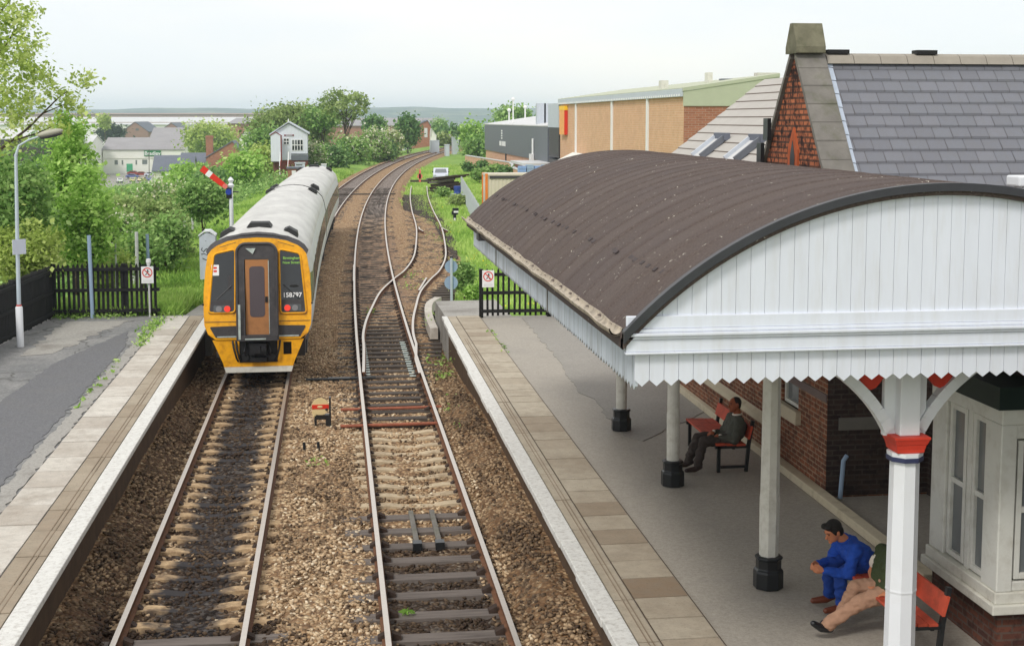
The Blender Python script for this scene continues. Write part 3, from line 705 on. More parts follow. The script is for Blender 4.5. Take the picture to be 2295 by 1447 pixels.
# ------------------------------------------------------------------ platforms
def slab_row(name, x0, x1, y0, y1, step, z, mat_, parent, tone_fn, gap=.012, jit=.0):
    mb = MB(); tones = []
    y = y0
    while y < y1:
        st = step * random.uniform(.92, 1.08); ye = min(y + st, y1); dz = random.uniform(-.004, .006)
        mb.add([(x0 + gap, y + gap, z), (x1 - gap, y + gap, z), (x1 - gap, ye - gap, z), (x0 + gap, ye - gap, z), (x0 + gap, y + gap, z + .022 + dz), (x1 - gap, y + gap, z + .022 + dz), (x1 - gap, ye - gap, z + .022 + dz), (x0 + gap, ye - gap, z + .022 + dz)],
               [(4, 5, 6, 7), (0, 1, 5, 4), (1, 2, 6, 5), (2, 3, 7, 6), (3, 0, 4, 7)])
        t = tone_fn(y); tones += [t] * 5; y = ye
    return mb.build(name, mat_, parent, tones=tones)
def ragged_sheet(name, pts, z, mat_, parent, amp=.06, th=.006):
    out = []
    for i, p in enumerate(pts):
        q = pts[(i + 1) % len(pts)]; a = Vector((p[0], p[1])); b = Vector((q[0], q[1])); n = max(1, int((b - a).length / .16)); nn = Vector((-(b - a).y, (b - a).x)).normalized()
        for k in range(n):
            c = a.lerp(b, k / n) + nn * max(-1.6, min(1.6, random.gauss(0, 1))) * amp * .5 * min(1, k / 7, (n - k) / 7); out.append((c.x, c.y, z + .003))
    mb = MB(); mb.prism(out, (0, 0, th)); return mb.build(name, mat_, parent)
Y0P = 4.0
# left platform
lp = bpy.data.objects.new('platform', None); C.objects.link(lp); lp.location = (-6, 20, PZ); struct(lp)
mb = MB(); mb.box(-16, -3.66, Y0P, 38.3, -.6, PZ - .026, 0); mb.build('asphalt_surface', [M['asphalt']], lp)
mb = MB(); mb.box(-3.70, -3.62, Y0P, 37.9, -.55, PZ - .09); mb.build('platform_face', [M['platform_wall']], lp)
mb = MB(); mb.box(-3.62, -3.36, Y0P, 37.95, PZ - .085, PZ + .002); mb.build('white_edge', M['white_line'], lp, bevel=.012)
tl = lambda y: random.uniform(.22, .5)
slab_row('coping_slabs', -4.03, -3.62, Y0P, 37.95, 1.0, PZ - .022, M['slab'], lp, lambda y: random.uniform(.32, .62))
slab_row('paving_slabs', -4.66, -4.03, Y0P, 37.95, .95, PZ - .022, M['slab_left'], lp, lambda y: random.choice([0, .05, .1, .16, .22, .3]))
mb = MB()
for xx in (-3.74, -3.80): mb.box(xx - .006, xx + .006, Y0P, 37.0, PZ, PZ + .009)
mb.build('groove', M['groove_line'], lp)
ragged_sheet('patch_strip', [(-4.98, 10), (-4.68, 10), (-4.68, 36.0), (-4.92, 36.0)], PZ - .026, M['asphalt_pale'], lp, .05, .018)
ragged_sheet('patch_dark', [(-6.5, 12), (-5.02, 12.5), (-5.05, 33), (-5.35, 35.5), (-6.3, 31), (-6.7, 22)], PZ - .026, M['asphalt_dark'], lp, .07, .008)
ragged_sheet('patch_dark', [(-8.8, 14), (-7.3, 15), (-7.15, 20), (-7.45, 25), (-7.1, 28), (-7.7, 29.5), (-8.8, 27)], PZ - .026, M['asphalt_dark'], lp, .12, .006)
ragged_sheet('patch_pale', [(-7.3, 32.0), (-6.6, 32.3), (-5.6, 37.4), (-7.25, 37.4)], PZ - .026, M['asphalt_pale'], lp, .15, .006)
# right platform
rp = bpy.data.objects.new('platform', None); C.objects.link(rp); rp.location = (5, 20, PZ); struct(rp)
mb = MB(); mb.box(3.16, 14, Y0P, 36.9, -.6, PZ - .026); mb.build('asphalt_surface', M['asphalt_warm'], rp)
mb = MB(); mb.box(3.14, 3.2, Y0P, 36.9, -.55, PZ - .1); mb.build('platform_face', M['platform_wall'], rp)
mb = MB(); y = Y0P
while y < 36.9:
    st = 1.35 * random.uniform(.85, 1.15); dx = random.uniform(-.012, .012); ye = min(y + st, 36.9); fl = .09 * max(0, (y - 24) / 12) ** 2
    mb.box(2.855 + dx + fl, 3.10, y + .004, ye - .004, PZ - .095, PZ + .002); y = ye
mb.build('white_edge', M['white_line'], rp, bevel=.012)
slab_row('coping_slabs', 3.10, 3.345, Y0P, 36.9, 1.35, PZ - .022, M['slab'], rp, lambda y: random.uniform(.12, .32))
dk = [(11.9, 12.4), (13.0, 13.5), (15.0, 15.5), (17.3, 17.9), (21.2, 21.6), (22.4, 22.8)]
slab_row('paving_slabs', 3.345, 4.0, Y0P, 36.9, .62, PZ - .022, M['slab'], rp, lambda y: random.choice([.12, .18, .2, .25, .3, .22, .45, .6, .75, .85]) if y < 24 else random.choice([.05, .1, .2, .25, .4]))
mb = MB()
for xx in (3.21, 3.26): mb.box(xx - .005, xx + .005, Y0P, 33.0, PZ, PZ + .009)
mb.build('groove', M['groove_line'], rp)
mb = MB(); mb.box(3.340, 3.350, Y0P, 36.8, PZ, PZ + .003); mb.box(3.995, 4.004, Y0P, 36.8, PZ, PZ + .003); mb.build('joint_line', M['joint'], rp)
ragged_sheet('patch_grey', [(5.15, 36.6), (6.9, 36.6), (6.95, 24.2), (5.2, 22.0), (4.95, 22.4), (5.05, 25.5), (4.85, 26.2), (5.05, 29.5)], PZ - .026, M['asphalt_grey'], rp, .08, .007)  # slightly darker grey asphalt sheet with ragged edges
mb = MB(); mb.box(6.86, 7.04, 14.6, 36.0, PZ - .026, PZ + .10); mb.build('wall_kerb', M['sill_stone'], rp, bevel=.015)
# lower ends of the platforms
mb = MB(); mb.prism([(3.12, 36.95, -.4), (3.12, 41.6, -.4), (3.12, 41.6, .74), (3.12, 36.95, .82)], (1.9, 0, 0)); mb.build('ramp_slab', M['asphalt_pale'], rp)
mb = MB(); mb.prism([(-4.25, 38.0, -.4), (-4.25, 43.0, -.4), (-4.25, 43.0, .55), (-4.25, 38.0, .9)], (.8, 0, 0)); mb.build('ramp_slab', M['asphalt_pale'], lp)
kp = cat_rom([(2.93, 39.6), (2.95, 41.5), (3.03, 43.5), (3.22, 45.3), (3.6, 46.6)], 5)
mb = MB()
for i in range(len(kp) - 1): mb.beam((kp[i][0], kp[i][1], .03), (kp[i + 1][0], kp[i + 1][1], .03), .24, .34)
tag(struct(mb.build('kerb', M['slab_left'] , tones=[.1] * len(mb.f))))
# ------------------------------------------------------------------ the train
def build_train():
    tr = thing('train', 'two coach diesel train with yellow end, brown end door and grey roof', 'train', (XL + .1, 33, 0))
    CX = XL + .10; YF = 32.95; CL = 23.0; GAP = .55
    half = [(1.16, 1.02), (1.27, 1.18), (1.335, 1.55), (1.335, 1.86), (1.32, 2.62), (1.285, 2.78), (1.25, 3.0), (1.17, 3.22), (.98, 3.42), (.72, 3.58), (.40, 3.68), (0, 3.72)]
    prof = half + [(-x, z) for x, z in half[-2::-1]]
    def secmat(i):  # material by profile segment
        j = i if i < 11 else 21 - i
        return 2 if j in (3,) else (1 if j in (0, 1, 2, 4, 5) else 0)
    def car(y0, y1, name, front):
        root = bpy.data.objects.new(name, None); C.objects.link(root); root.parent = tr; root.location = Vector((CX, y0, 0)) - wloc(tr)
        n = 14; ys = [y0 + (y1 - y0) * k / n for k in range(n + 1)]
        if front: ys = [y0 + .02, y0 + .35, y0 + .9] + ys[1:]
        mb = MB(); vs = []
        for k, y in enumerate(ys):
            f = 1.0; lean = 0
            if front and y < y0 + .9:
                q = (y - y0) / .9; f = .93 + .07 * min(1, q * 1.25)
            for (x, z) in prof:
                yy = y + (max(0, z - 1.3) * .14 * (1 - min(1, (y - y0) / .9)) if front else 0)
                zz = z if z < 3.3 else 3.3 + (z - 3.3) * (1 if not front else min(1, .72 + (y - y0) * .31))
                vs.append((CX + dc(y) + x * f, yy, zz))
        m = len(prof)
        k0 = len(mb.v); mb.v += vs
        for k in range(len(ys) - 1):
            for i in range(m - 1):
                a = k * m + i
                mi = secmat(i)
                if front and k == 0: mi = 3 if z else 3
                if front and k == 0 and 7 <= i <= 14: mi = 4
                if front and k == 0 and not (7 <= i <= 14): mi = 3
                if front and k == 1 and 6 <= i <= 15: mi = 0
                mb.f.append([a, a + 1, a + 1 + m, a + m][::-1] if False else [a, a + m, a + m + 1, a + 1]); mb.m.append(mi)
        if not front: mb.f.append(list(range(m))); mb.m.append(4)
        mb.f.append(list(range(len(vs) - 1, len(vs) - m - 1, -1))); mb.m.append(4)
        # underframe
        for k in range(n):
            a, b = y0 + (y1 - y0) * k / n, y0 + (y1 - y0) * (k + 1) / n
            if k == 0: a += 1.0
            c = CX + dc((a + b) / 2); mb.box(c - 1.1, c + 1.1, a, b, .45, 1.1, 4)
        mb.build('body', [M['train_roof'], M['train_grey'], M['train_band'], M['train_yellow'], M['train_dark']], root, smooth=35)
        # windows on both sides (flush dark panes, slightly proud)
        y = y0 + 3.2
        while y < y1 - 2.5:
            c = CX + dc(y)
            for s in (-1, 1):
                w = MB(); a = s * 1.338; b = s * 1.325
                w.add([(c + a, y, 1.92), (c + a + dc(y + 1.5) - dc(y), y + 1.5, 1.92), (c + b + dc(y + 1.5) - dc(y), y + 1.5, 2.6), (c + b, y, 2.6)], [(0, 1, 2, 3)]); w.prism([(c + a, y, 1.92), (c + a, y + 1.5, 1.92), (c + b, y + 1.5, 2.6), (c + b, y, 2.6)], (s * .008, 0, 0))
                w.build('window', M['train_glass'], root)
            y += 2.05
        # roof vents
        for (vy, vx, wd) in ((y0 + 1.5, 0, .62), (y0 + 1.55, .80, .40), (y0 + 1.55, -.82, .40), (y1 - 1.3, .86, .42), (y1 - 1.3, -.86, .42)) if front else ((y0 + 1.0, .86, .42), (y0 + 1.0, -.86, .42), (y1 - 1.6, 0, .62), (y1 - 1.5, .86, .4), (y1 - 1.5, -.86, .4)):
            ang = -.0 if abs(vx) < .1 else math.copysign(.52, vx)
            zc = 3.74 if abs(vx) < .1 else 3.56
            rm = Matrix.Rotation(ang, 3, 'Y'); v = MB()
            pl = [(-wd / 2, -.42, -.03), (wd / 2, -.42, -.03), (wd / 2, .42, -.03), (-wd / 2, .42, -.03)]
            tp = [(-wd / 2 + .08, -.30, .075), (wd / 2 - .08, -.30, .075), (wd / 2 - .08, .34, .075), (-wd / 2 + .08, .34, .075)]
            c = Vector((CX + dc(vy) + vx, vy, zc)); v.add([c + rm @ Vector(p) for p in pl + tp], [(4, 5, 6, 7), (0, 1, 5, 4), (1, 2, 6, 5), (2, 3, 7, 6), (3, 0, 4, 7)])
            v.build('roof_vent', M['vent'], root)
        # bogies
        for by in (y0 + 3.6, y1 - 3.6):
            b = MB(); c = CX + dc(by)
            b.box(c - 1.12, c - .95, by - 1.6, by + 1.6, .35, .7); b.box(c + .95, c + 1.12, by - 1.6, by + 1.6, .35, .7)
            for wy in (by - 1.25, by + 1.25):
                for s in (-1, 1): b.tube([(c + s * .70, wy, .43), (c + s * .84, wy, .43)], .42, 20)
                b.tube([(c - .8, wy, .43), (c + .8, wy, .43)], .08, 8)
            b.build('bogie', M['train_dark'], root, smooth=40)
        return root
    c1 = car(YF, YF + CL, 'coach', True)
    c2 = car(YF + CL + GAP, YF + 2 * CL + GAP, 'coach', False)
    g = MB(); yj = YF + CL; cj = CX + dc(yj); g.box(cj - .62, cj + .62, yj - .02, yj + GAP + .02, .95, 3.2); g.box(cj - .05, cj + .05, yj, yj + GAP, .6, .8)
    g.build('gangway_bellows', M['train_dark'], tr)
    # ---- yellow cab end
    yf = lambda z: YF + max(0, z - 1.3) * .14
    def FP(x, z, d=0.0): return (CX + x, yf(z) - d, z)
    cab = bpy.data.objects.new('cab_end', None); C.objects.link(cab); cab.parent = tr; cab.location = Vector((CX, YF, 0)) - wloc(tr)
    def panel(name, pts, mat_, d0, th, parent=cab):
        mb = MB(); mb.prism([FP(x, z, d0) for x, z in pts], (0, -th, 0)); return mb.build(name, mat_, parent, bevel=.008)
    arch = [(1.10, 3.24), (.98, 3.33), (.72, 3.44), (.40, 3.50), (0, 3.525)]
    out = [(-1.02, 1.06), (-1.20, 1.20), (-1.285, 1.42), (-1.30, 1.75), (-1.295, 2.2), (-1.25, 2.75), (-1.19, 3.12)] + [(-x, z) for x, z in arch] + arch[-2::-1] + [(1.19, 3.12), (1.25, 2.75), (1.295, 2.2), (1.30, 1.75), (1.285, 1.42), (1.20, 1.20), (1.02, 1.06)]
    pan = MB(); pan.prism([FP(x, z, .0) for x, z in out], (0, -.05, 0)); pan.build('end_panel', M['train_yellow'], cab, bevel=.02)
    # dark cap over the yellow end
    cap = MB(); ar = [(-1.20, 3.10)] + [(-x, z + .005) for x, z in arch] + arch[-2::-1] + [(1.20, 3.10)]
    outer = [(x * 1.035, z + .10) for x, z in ar]
    for i in range(len(ar) - 1):
        a, b, c, d = ar[i], ar[i + 1], outer[i + 1], outer[i]
        cap.prism([FP(*a, .015), FP(*b, .015), (CX + c[0], yf(c[1]) + .10, c[1]), (CX + d[0], yf(d[1]) + .10, d[1])], (0, .06, 0))
    cap.build('roof_edge', M['train_dark'], cab)
    def rr(x0, x1, z0, z1, r, dx_top=0.0, zt1=None, dxt1=0.0):
        """rounded quad; bottom x0..x1 at z0; top x0+dx_top .. x1+dxt1 at z1 / zt1"""
        zt1 = z1 if zt1 is None else zt1; pts = []
        cs = [(x0, z0), (x1, z0), (x1 + dxt1, zt1), (x0 + dx_top, z1)]
        for i in range(4):
            p = Vector(cs[i]); a = (Vector(cs[i - 1]) - p).normalized(); b = (Vector(cs[(i + 1) % 4]) - p).normalized()
            for k in range(5):
                t = k / 4; pts.append(tuple((p + a * r) * (1 - t) ** 2 + p * 2 * t * (1 - t) + (p + b * r) * t * t))
        return pts
    for sgn, nm in ((-1, 0), (1, 1)):
        if sgn < 0: w = rr(-1.18, -.545, 1.72, 3.14, .09, .14, 3.25, .02)
        else: w = rr(.545, 1.18, 1.68, 3.24, .09, -.02, 3.13, -.14)
        fr = MB(); pts = [FP(x, z, .055) for x, z in w]; fr.tube(pts + [pts[0]], .026, 6, cap=False); fr.build('window_frame', M['train_yellow'], cab, smooth=60)
        wo = panel('cab_window', w, M['train_glass'], .05, .012)
        lo = [(x, z) for x, z in rr(-1.19, -.54, 1.70, 2.02, .06, .02) ] if sgn < 0 else rr(.54, 1.19, 1.66, 2.02, .06, 0, None, -.02)
        panel('lamp_panel', lo, M['train_dark'], .062, .006)
        lx = (-1.06, -.66) if sgn < 0 else (.63, 1.05)
        panel('lamp_cluster', rr(lx[0], lx[1], 1.735, 1.90, .03), M['cab_inside'], .068, .01)
        for xx, mm in (((-.73, 'lamp_red'), (-.93, 'lens_grey')) if sgn < 0 else ((.715, 'lamp_red'), (.90, 'lens_grey'))):
            l = MB(); l.tube([FP(xx, 1.815, .078), FP(xx, 1.815, .098)], .076, 18); l.build('tail_lamp' if mm == 'lamp_red' else 'headlight', M[mm], cab, smooth=40)
        wi = MB(); wi.tube([FP(sgn * 1.0, 2.03, .075), FP(sgn * .62, 2.38, .085)], .01, 5); wi.build('wiper', M['black_paint'], cab)
        s_ = [(sgn * .50, 1.40), (sgn * 1.13, 1.385), (sgn * 1.15, 1.36), (sgn * 1.02, 1.12), (sgn * .50, 1.12)]
        panel('step_recess', s_ if sgn > 0 else s_[::-1], M['train_dark'], .052, .006)
        st = MB(); st.box(CX + sgn * .74 - .24, CX + sgn * .74 + .24, YF - .07, YF - .055, 1.12, 1.15); st.build('step_edge', M['worn_metal'], cab)
        hl = MB(); hl.ball((CX + sgn * 1.31, YF + .05, 1.92), .03, 8, 6); hl.build('lamp_iron', M['black_paint'], cab)
    panel('notice', rr(-1.10, -.92, 2.62, 2.88, .015), M['pure_white'], .066, .004)
    for zz in (2.81, 2.73): panel('notice_mark', rr(-1.05, -.97, zz - .025, zz + .02, .01), M['sign_red'], .071, .003)
    dash = MB(); dash.ball((CX + .88, yf(2.32) - .035, 2.32), (.24, .03, .075), 16, 8); dash.build('dashboard', M['vent'], cab)
    seat = MB(); seat.prism([FP(-.70, 2.28, .063), FP(-.62, 2.28, .063), FP(-.62, 2.62, .063), FP(-.70, 2.62, .063)], (0, -.004, 0)); seat.build('cab_pillar', M['train_dark'], cab)
    lean = Matrix.Rotation(-math.atan(.14), 4, 'X')
    def FT(x, z, d): return Matrix.Translation(FP(x, z, d)) @ lean @ Matrix.Rotation(R(90), 4, 'X')
    text_mesh('number', '158797', .155, M['pure_white'], cab, FT(.835, 2.12, .066), bold=.003)
    text_mesh('destination', 'Birmingham', .088, M['dest_text'], cab, FT(.83, 3.02, .066)); text_mesh('destination', 'New Street', .088, M['dest_text'], cab, FT(.82, 2.91, .066))
    # gangway
    gx, g0, g1 = .475, 1.06, 3.41
    def garch(w, z0, z1, r):
        p = [(-w, z0)]
        for k in range(9): t = math.pi - math.pi / 2 * k / 8; p.append((-w + r + r * math.cos(t), z1 - r + r * math.sin(t)))
        for k in range(9): t = math.pi / 2 - math.pi / 2 * k / 8; p.append((w - r + r * math.cos(t), z1 - r + r * math.sin(t)))
        p.append((w, z0)); return p
    o_ = garch(gx, g0, g1, .22); i_ = garch(.295, g0 + .13, 3.03, .03)
    gm = MB(); D0, D1 = .04, .26
    n = len(o_)
    for i in range(n - 1):
        a, b, c, d = o_[i], o_[i + 1], i_[i + 1], i_[i]
        q = lambda p, dd: (CX + p[0], yf(p[1]) * .5 + YF * .5 + .1 - dd - .08, p[1])
        gm.add([q(a, D1), q(b, D1), q(c, D1), q(d, D1)], [(0, 1, 2, 3)])
        gm.add([q(a, D1), q(b, D1), q(b, D0), q(a, D0)], [(3, 2, 1, 0)])
        gm.add([q(d, D1), q(c, D1), q(c, D0), q(d, D0)], [(0, 1, 2, 3)])
    gm.box(CX - gx, CX + gx, YF - .30, YF - .02, g0, g0 + .13)
    gm.build('gangway', M['train_dark'], cab)
    tube = MB(); tube.tube([(CX + x, yf(z) * .5 + YF * .5 + .02 - D1 - .0, z) for x, z in o_], .035, 8); tube.build('gangway_rim', M['train_dark'], cab, smooth=60)
    worn = MB(); worn.box(CX - .455, CX - .40, YF - .315, YF - .298, 1.10, 1.95); worn.build('scuff_plate', M['worn_metal'], cab); worn = MB(); worn.prism([(CX - .26, YF - .12, 3.30), (CX - .02, YF - .12, 3.30), (CX - .09, YF - .12, 3.16)], (0, -.02, 0)); worn.build('scuff_plate', M['worn_metal'], cab); worn = MB(); worn.box(CX - .30, CX + .2, YF - .315, YF - .298, 1.09, 1.12)
    worn.build('scuff_plate', M['worn_metal'], cab)
    dr = MB(); dr.box(CX - .275, CX + .275, YF - .12, YF - .09, 1.18, 3.02); dro = dr.build('end_door', M['train_door'], cab)
    dw = MB(); dw.prism([(CX + x, YF - .12, z) for x, z in rr(-.18, .18, 1.62, 2.86, .09)], (0, -.008, 0)); dw.build('door_window', mat('door glass', L(88, 80, 84), .35, .08, 30), dro)
    dh = MB(); dh.box(CX + .19, CX + .25, YF - .14, YF - .12, 1.98, 2.12); dh.build('door_handle', M['black_paint'], dro)
    de = MB(); de.box(CX + .272, CX + .288, YF - .13, YF - .12, 1.2, 3.0); de.build('door_edge', M['worn_metal'], dro)
    # skirt and coupler
    sk = MB(); d = .02
    for pts in ([(-1.10, 1.045), (-.46, 1.045), (-.46, .48), (-.86, .48)], [(.46, 1.045), (1.10, 1.045), (.86, .48), (.80, .48), (.80, .98), (.60, .98), (.60, .48), (.46, .48)], [(-.86, .48), (.86, .48), (.835, .385), (-.835, .385)], [(.60, .66), (.80, .66), (.80, .48), (.60, .48)]):
        sk.prism([(CX + x, YF - d, z) for x, z in pts], (0, .08, 0))
    sk.build('skirt', M['train_yellow'], cab)
    for pts in ([(-1.27, 1.50), (-.50, 1.50)], [(.50, 1.50), (1.27, 1.50)], [(-.9, 3.30), (-.5, 3.42)], [(.5, 3.42), (.9, 3.30)]):
        sm = MB(); sm.tube([FP(x, z, .052) for x, z in pts], .006, 5); sm.build('panel_seam', M['train_dark'], cab)
    for xs_ in (-.62, -.54, .53):
        hs = MB(); hs.tube([(CX + xs_, YF - .02, 1.02), (CX + xs_ * .95, YF - .12, .86), (CX + xs_ * .85, YF - .12, .62), (CX + xs_ * .8, YF - .02, .52)], .024, 7); hs.build('brake_hose', M['coupler'], cab, smooth=60)
    l = MB(); l.prism([(CX + x, YF - .03, z) for x, z in ((-.835, .38), (.60, .38), (.60, .24), (-.79, .24))], (0, .08, 0)); l.prism([(CX + x, YF - .03, z) for x, z in ((.602, .38), (.835, .38), (.79, .24), (.602, .24))], (0, .08, 0)); l.build('skirt_lip', M['cream_paint'], cab)
    cp = MB(); cp.box(CX - .46, CX + .46, YF + .02, YF + .1, .45, 1.07); cp.box(CX - .2, CX + .2, YF - .22, YF + .05, .70, .98); cp.box(CX - .12, CX + .06, YF - .32, YF - .1, .76, .93); cp.tube([(CX + .14, YF - .34, .86), (CX + .14, YF, .86)], .07, 12)
    cp.tube([(CX - .32, YF - .1, .62), (CX - .32, YF, .62)], .09, 12); cp.tube([(CX + .32, YF - .1, .62), (CX + .32, YF, .62)], .09, 12); cp.box(CX - .2, CX + .2, YF - .15, YF, .52, .62)
    for xx in (-.28, -.1, .1, .25): cp.tube([(CX + xx, YF - .05, .98), (CX + xx * 1.2, YF - .16, .78), (CX + xx, YF - .05, .60)], .022, 6)
    cp.build('coupler', M['coupler'], cab, smooth=40)
    return tr
build_train()

# ------------------------------------------------------------------ lineside: signals, cabinets, posts
t = thing('semaphore_signal', 'white semaphore signal post with its red and white arm raised', 'signal', (-4.02, 54, .1))
mb = MB(); mb.tube([(-4.02, 54, -.2), (-4.02, 54, 3.72)], [.10, .075], 12); mb.build('post', M['white_paint'], t, smooth=40)
mb = MB(); mb.lathe([(.05, 0), (.10, .06), (.13, .14), (.06, .22), (.10, .29), (.12, .34), (.06, .42), (.02, .46)], (-4.02, 54, 3.68), 14); mb.build('finial', M['white_paint'], t, smooth=50)
piv = Vector((-4.16, 53.86, 3.72)); tip = Vector((-5.12, 53.86, 4.50)); d = (tip - piv).normalized(); nrm = Vector((-d.z, 0, d.x))
def armseg(a, b, w0, w1): return [piv + d * a + nrm * w0, piv + d * b + nrm * w1, piv + d * b - nrm * w1, piv + d * a - nrm * w0]
L_ = (tip - piv).length
for a, b, mm in ((.16, .78, 'sign_red'), (.78, .98, 'pure_white'), (.98, L_, 'sign_red')):
    mb = MB(); mb.prism(armseg(a, b, .095 + .03 * a, .095 + .03 * b), (0, .03, 0)); mb.build('arm', M[mm], t)
mb = MB(); mb.tube([piv + d * .10 + Vector((0, -.02, 0)), piv + d * .10 + Vector((0, .03, 0))], .10, 16); mb.build('spectacle', mat('pink lens', L(226, 120, 110), .3), t, smooth=40)
mb = MB(); q = piv - d * .10 + Vector((-.02, 0, -.10)); mb.tube([q + Vector((0, -.03, 0)), q + Vector((0, .03, 0))], .12, 16); mb.build('spectacle', M['blue_lens'], t, smooth=40)
mb = MB(); mb.box(-4.20, -3.98, 53.9, 54.1, 3.30, 3.72); mb.tube([(-4.1, 54, 3.4), (-4.1, 54, 1.6), (-4.08, 54, .2)], .018, 6); mb.tube([(-4.02, 54, 3.55), (-3.72, 54, 3.55)], .03, 6); mb.build('fitting', M['black_paint'], t)

t = thing('relay_cabinet', 'pale lineside cabinet with domed top and black graffiti beside the train', 'cabinet', (-5.05, 55, .15))
mb = MB(); w2 = .315; pts = [(-5.05 - w2, 54.7, .0), (-5.05 + w2, 54.7, .0), (-5.05 + w2, 54.7, 1.76), (-5.05, 54.7, 1.90), (-5.05 - w2, 54.7, 1.76)]; mb.prism(pts, (0, .6, 0)); mb.build('body', M['cabinet'], t, bevel=.01)
mb = MB(); pts = [(-5.05 - w2 - .03, 54.66, 1.74), (-5.05 - .1, 54.66, 1.915), (-5.05 + .1, 54.66, 1.915), (-5.05 + w2 + .03, 54.66, 1.74), (-5.05 + w2 + .03, 54.66, 1.80), (-5.05 + .12, 54.66, 1.98), (-5.05 - .12, 54.66, 1.98), (-5.05 - w2 - .03, 54.66, 1.80)]; mb.prism(pts, (0, .68, 0)); mb.build('cap', M['white_paint'], t)
mb = MB()
for st in ([(-.2, 1.28), (-.24, 1.2), (-.16, 1.12), (-.05, 1.24), (.1, 1.22)], [(-.26, 1.02), (-.12, 1.04), (-.02, .98), (.08, 1.06)], [(-.2, .86), (-.1, .80), (0, .78)], [(-.06, 1.56), (-.05, 1.54)]):
    mb.tube([(-5.05 + x, 54.695, z) for x, z in st], .014, 5)
mb.build('graffiti', M['sign_black'], t)

t = thing('disc_signal', 'small ground signal with a cream disc and red bar between the two running lines', 'signal', (-.32, 28.7, -.2))
cx_, cy_, cz_ = -.34, 28.62, .26
mb = MB(); mb.tube([(cx_, cy_, cz_), (cx_, cy_ + .03, cz_)], .185, 24); mb.tube([(cx_ - .04, cy_ + .01, cz_ - .13), (cx_ - .04, cy_ + .02, cz_ - .13)], .14, 20); mb.build('disc', M['cream_disc'], t, smooth=40)
mb = MB(); mb.box(cx_ - .18, cx_ + .18, cy_ - .012, cy_ - .002, cz_ - .045, cz_ + .045); mb.build('bar', M['sign_red'], t)
mb = MB(); mb.ball((cx_ - .01, cy_ - .012, cz_), (.06, .006, .025), 12, 6); mb.build('lens', M['cream_disc'], t)
mb = MB(); mb.box(cx_ + .185, cx_ + .225, cy_ - .05, cy_ + .12, -.2, .46); mb.box(cx_ - .10, cx_ + .2, cy_ - .02, cy_ + .14, -.02, .08); mb.box(cx_ - .13, cx_ - .08, cy_ - .04, cy_ + .02, -.25, .06); mb.box(cx_ + .11, cx_ + .19, cy_ - .04, cy_ + .06, -.25, .06); mb.ball((cx_ + .13, cy_ - .02, cz_ - .06), .03, 8, 6); mb.build('frame', M['black_paint'], t)
for (x, lab) in ((-.64, 'short black stub post nearest the left line, in front of the disc signal'), (-.36, 'short black stub post nearest the middle line, in front of the disc signal')):
    mb = MB(); mb.tube([(x, 26.55, -.25), (x - .01, 26.6, -.02)], .03, 8); tag(mb.build('stub_post', M['black_paint']), lab, 'post', 'stub posts in the ballast')
t = thing('disc_signal', 'small black and white ground signal standing in the grass right of the siding', 'signal', (7.7, 86, -.2))
mb = MB(); mb.box(7.55, 7.95, 86, 86.1, .28, .5); mb.box(7.6, 8.0, 85.98, 86.08, .5, .72); mb.box(7.65, 7.85, 86, 86.1, -.1, .3); mb.build('frame', M['black_paint'], t)
mb = MB(); mb.box(7.68, 7.98, 85.95, 85.98, .42, .54); mb.box(7.68, 7.8, 85.95, 85.98, -.1, .08); mb.build('disc', M['pure_white'], t)
# two round discs on a post at the right platform end
t = thing('sign_post', 'grey post carrying two pale blue round sign backs by the platform ramp', 'sign', (4.22, 48.3, -.2))
mb = MB(); mb.tube([(4.22, 48.3, -.3), (4.22, 48.3, 1.42)], .05, 10); mb.build('post', M['lamp_pole'], t, smooth=40)
for z, r in ((1.07, .235), (.48, .25)):
    mb = MB(); mb.tube([(4.22 + (.0 if z > 1 else -.01), 48.36, z), (4.22, 48.39, z)], r, 26); mb.build('disc', M['pale_blue'], t, smooth=40)
mb = MB(); mb.box(4.16, 4.28, 48.25, 48.35, 1.40, 1.46); mb.build('cap', M['black_paint'], t)
# lamp post
def lathe_mesh(name, prof, c, mat_, parent, n=16):
    mb = MB(); mb.lathe(prof, c, n); return mb.build(name, mat_, parent, smooth=40)
t = thing('lamp_post', 'tall thin platform lamp with a thick white base and cobra head', 'street lamp', (-7.58, 33.4, PZ))
lathe_mesh('base', [(.085, 0), (.085, .97), (.06, 1.0)], (-7.58, 33.4, PZ - .03), M['white_paint'], t)
lathe_mesh('band', [(.062, 0), (.062, .04)], (-7.58, 33.4, PZ + .965), M['red_paint'], t)
mb = MB(); mb.tube([(-7.58, 33.4, PZ + .95), (-7.56, 33.4, 3.5), (-7.52, 33.4, 5.55), (-7.44, 33.4, 5.78), (-7.2, 33.38, 5.92), (-6.95, 33.36, 6.0)], [.05, .045, .036, .026, .022, .02], 10); mb.build('pole', M['lamp_pole'], t, smooth=50)
hd = MB(); rm = Matrix.Rotation(R(-12), 3, 'Y'); hd.ball((-6.70, 33.35, 6.08), (.31, .12, .085), 18, 10, mtx=rm); hd.build('lamp_head', M['lamp_grey'], t, smooth=50)
hd = MB(); hd.ball((-6.68, 33.35, 6.015), (.28, .095, .05), 18, 10, mtx=rm); hd.build('lamp_bowl', M['train_dark'], t, smooth=50)
mb = MB(); rz = Matrix.Rotation(R(42), 3, 'Z'); mb.obox((-7.5, 33.3, 3.36), (.34, .02, .36), rz); mb.build('notice_board', M['cabinet'], t)
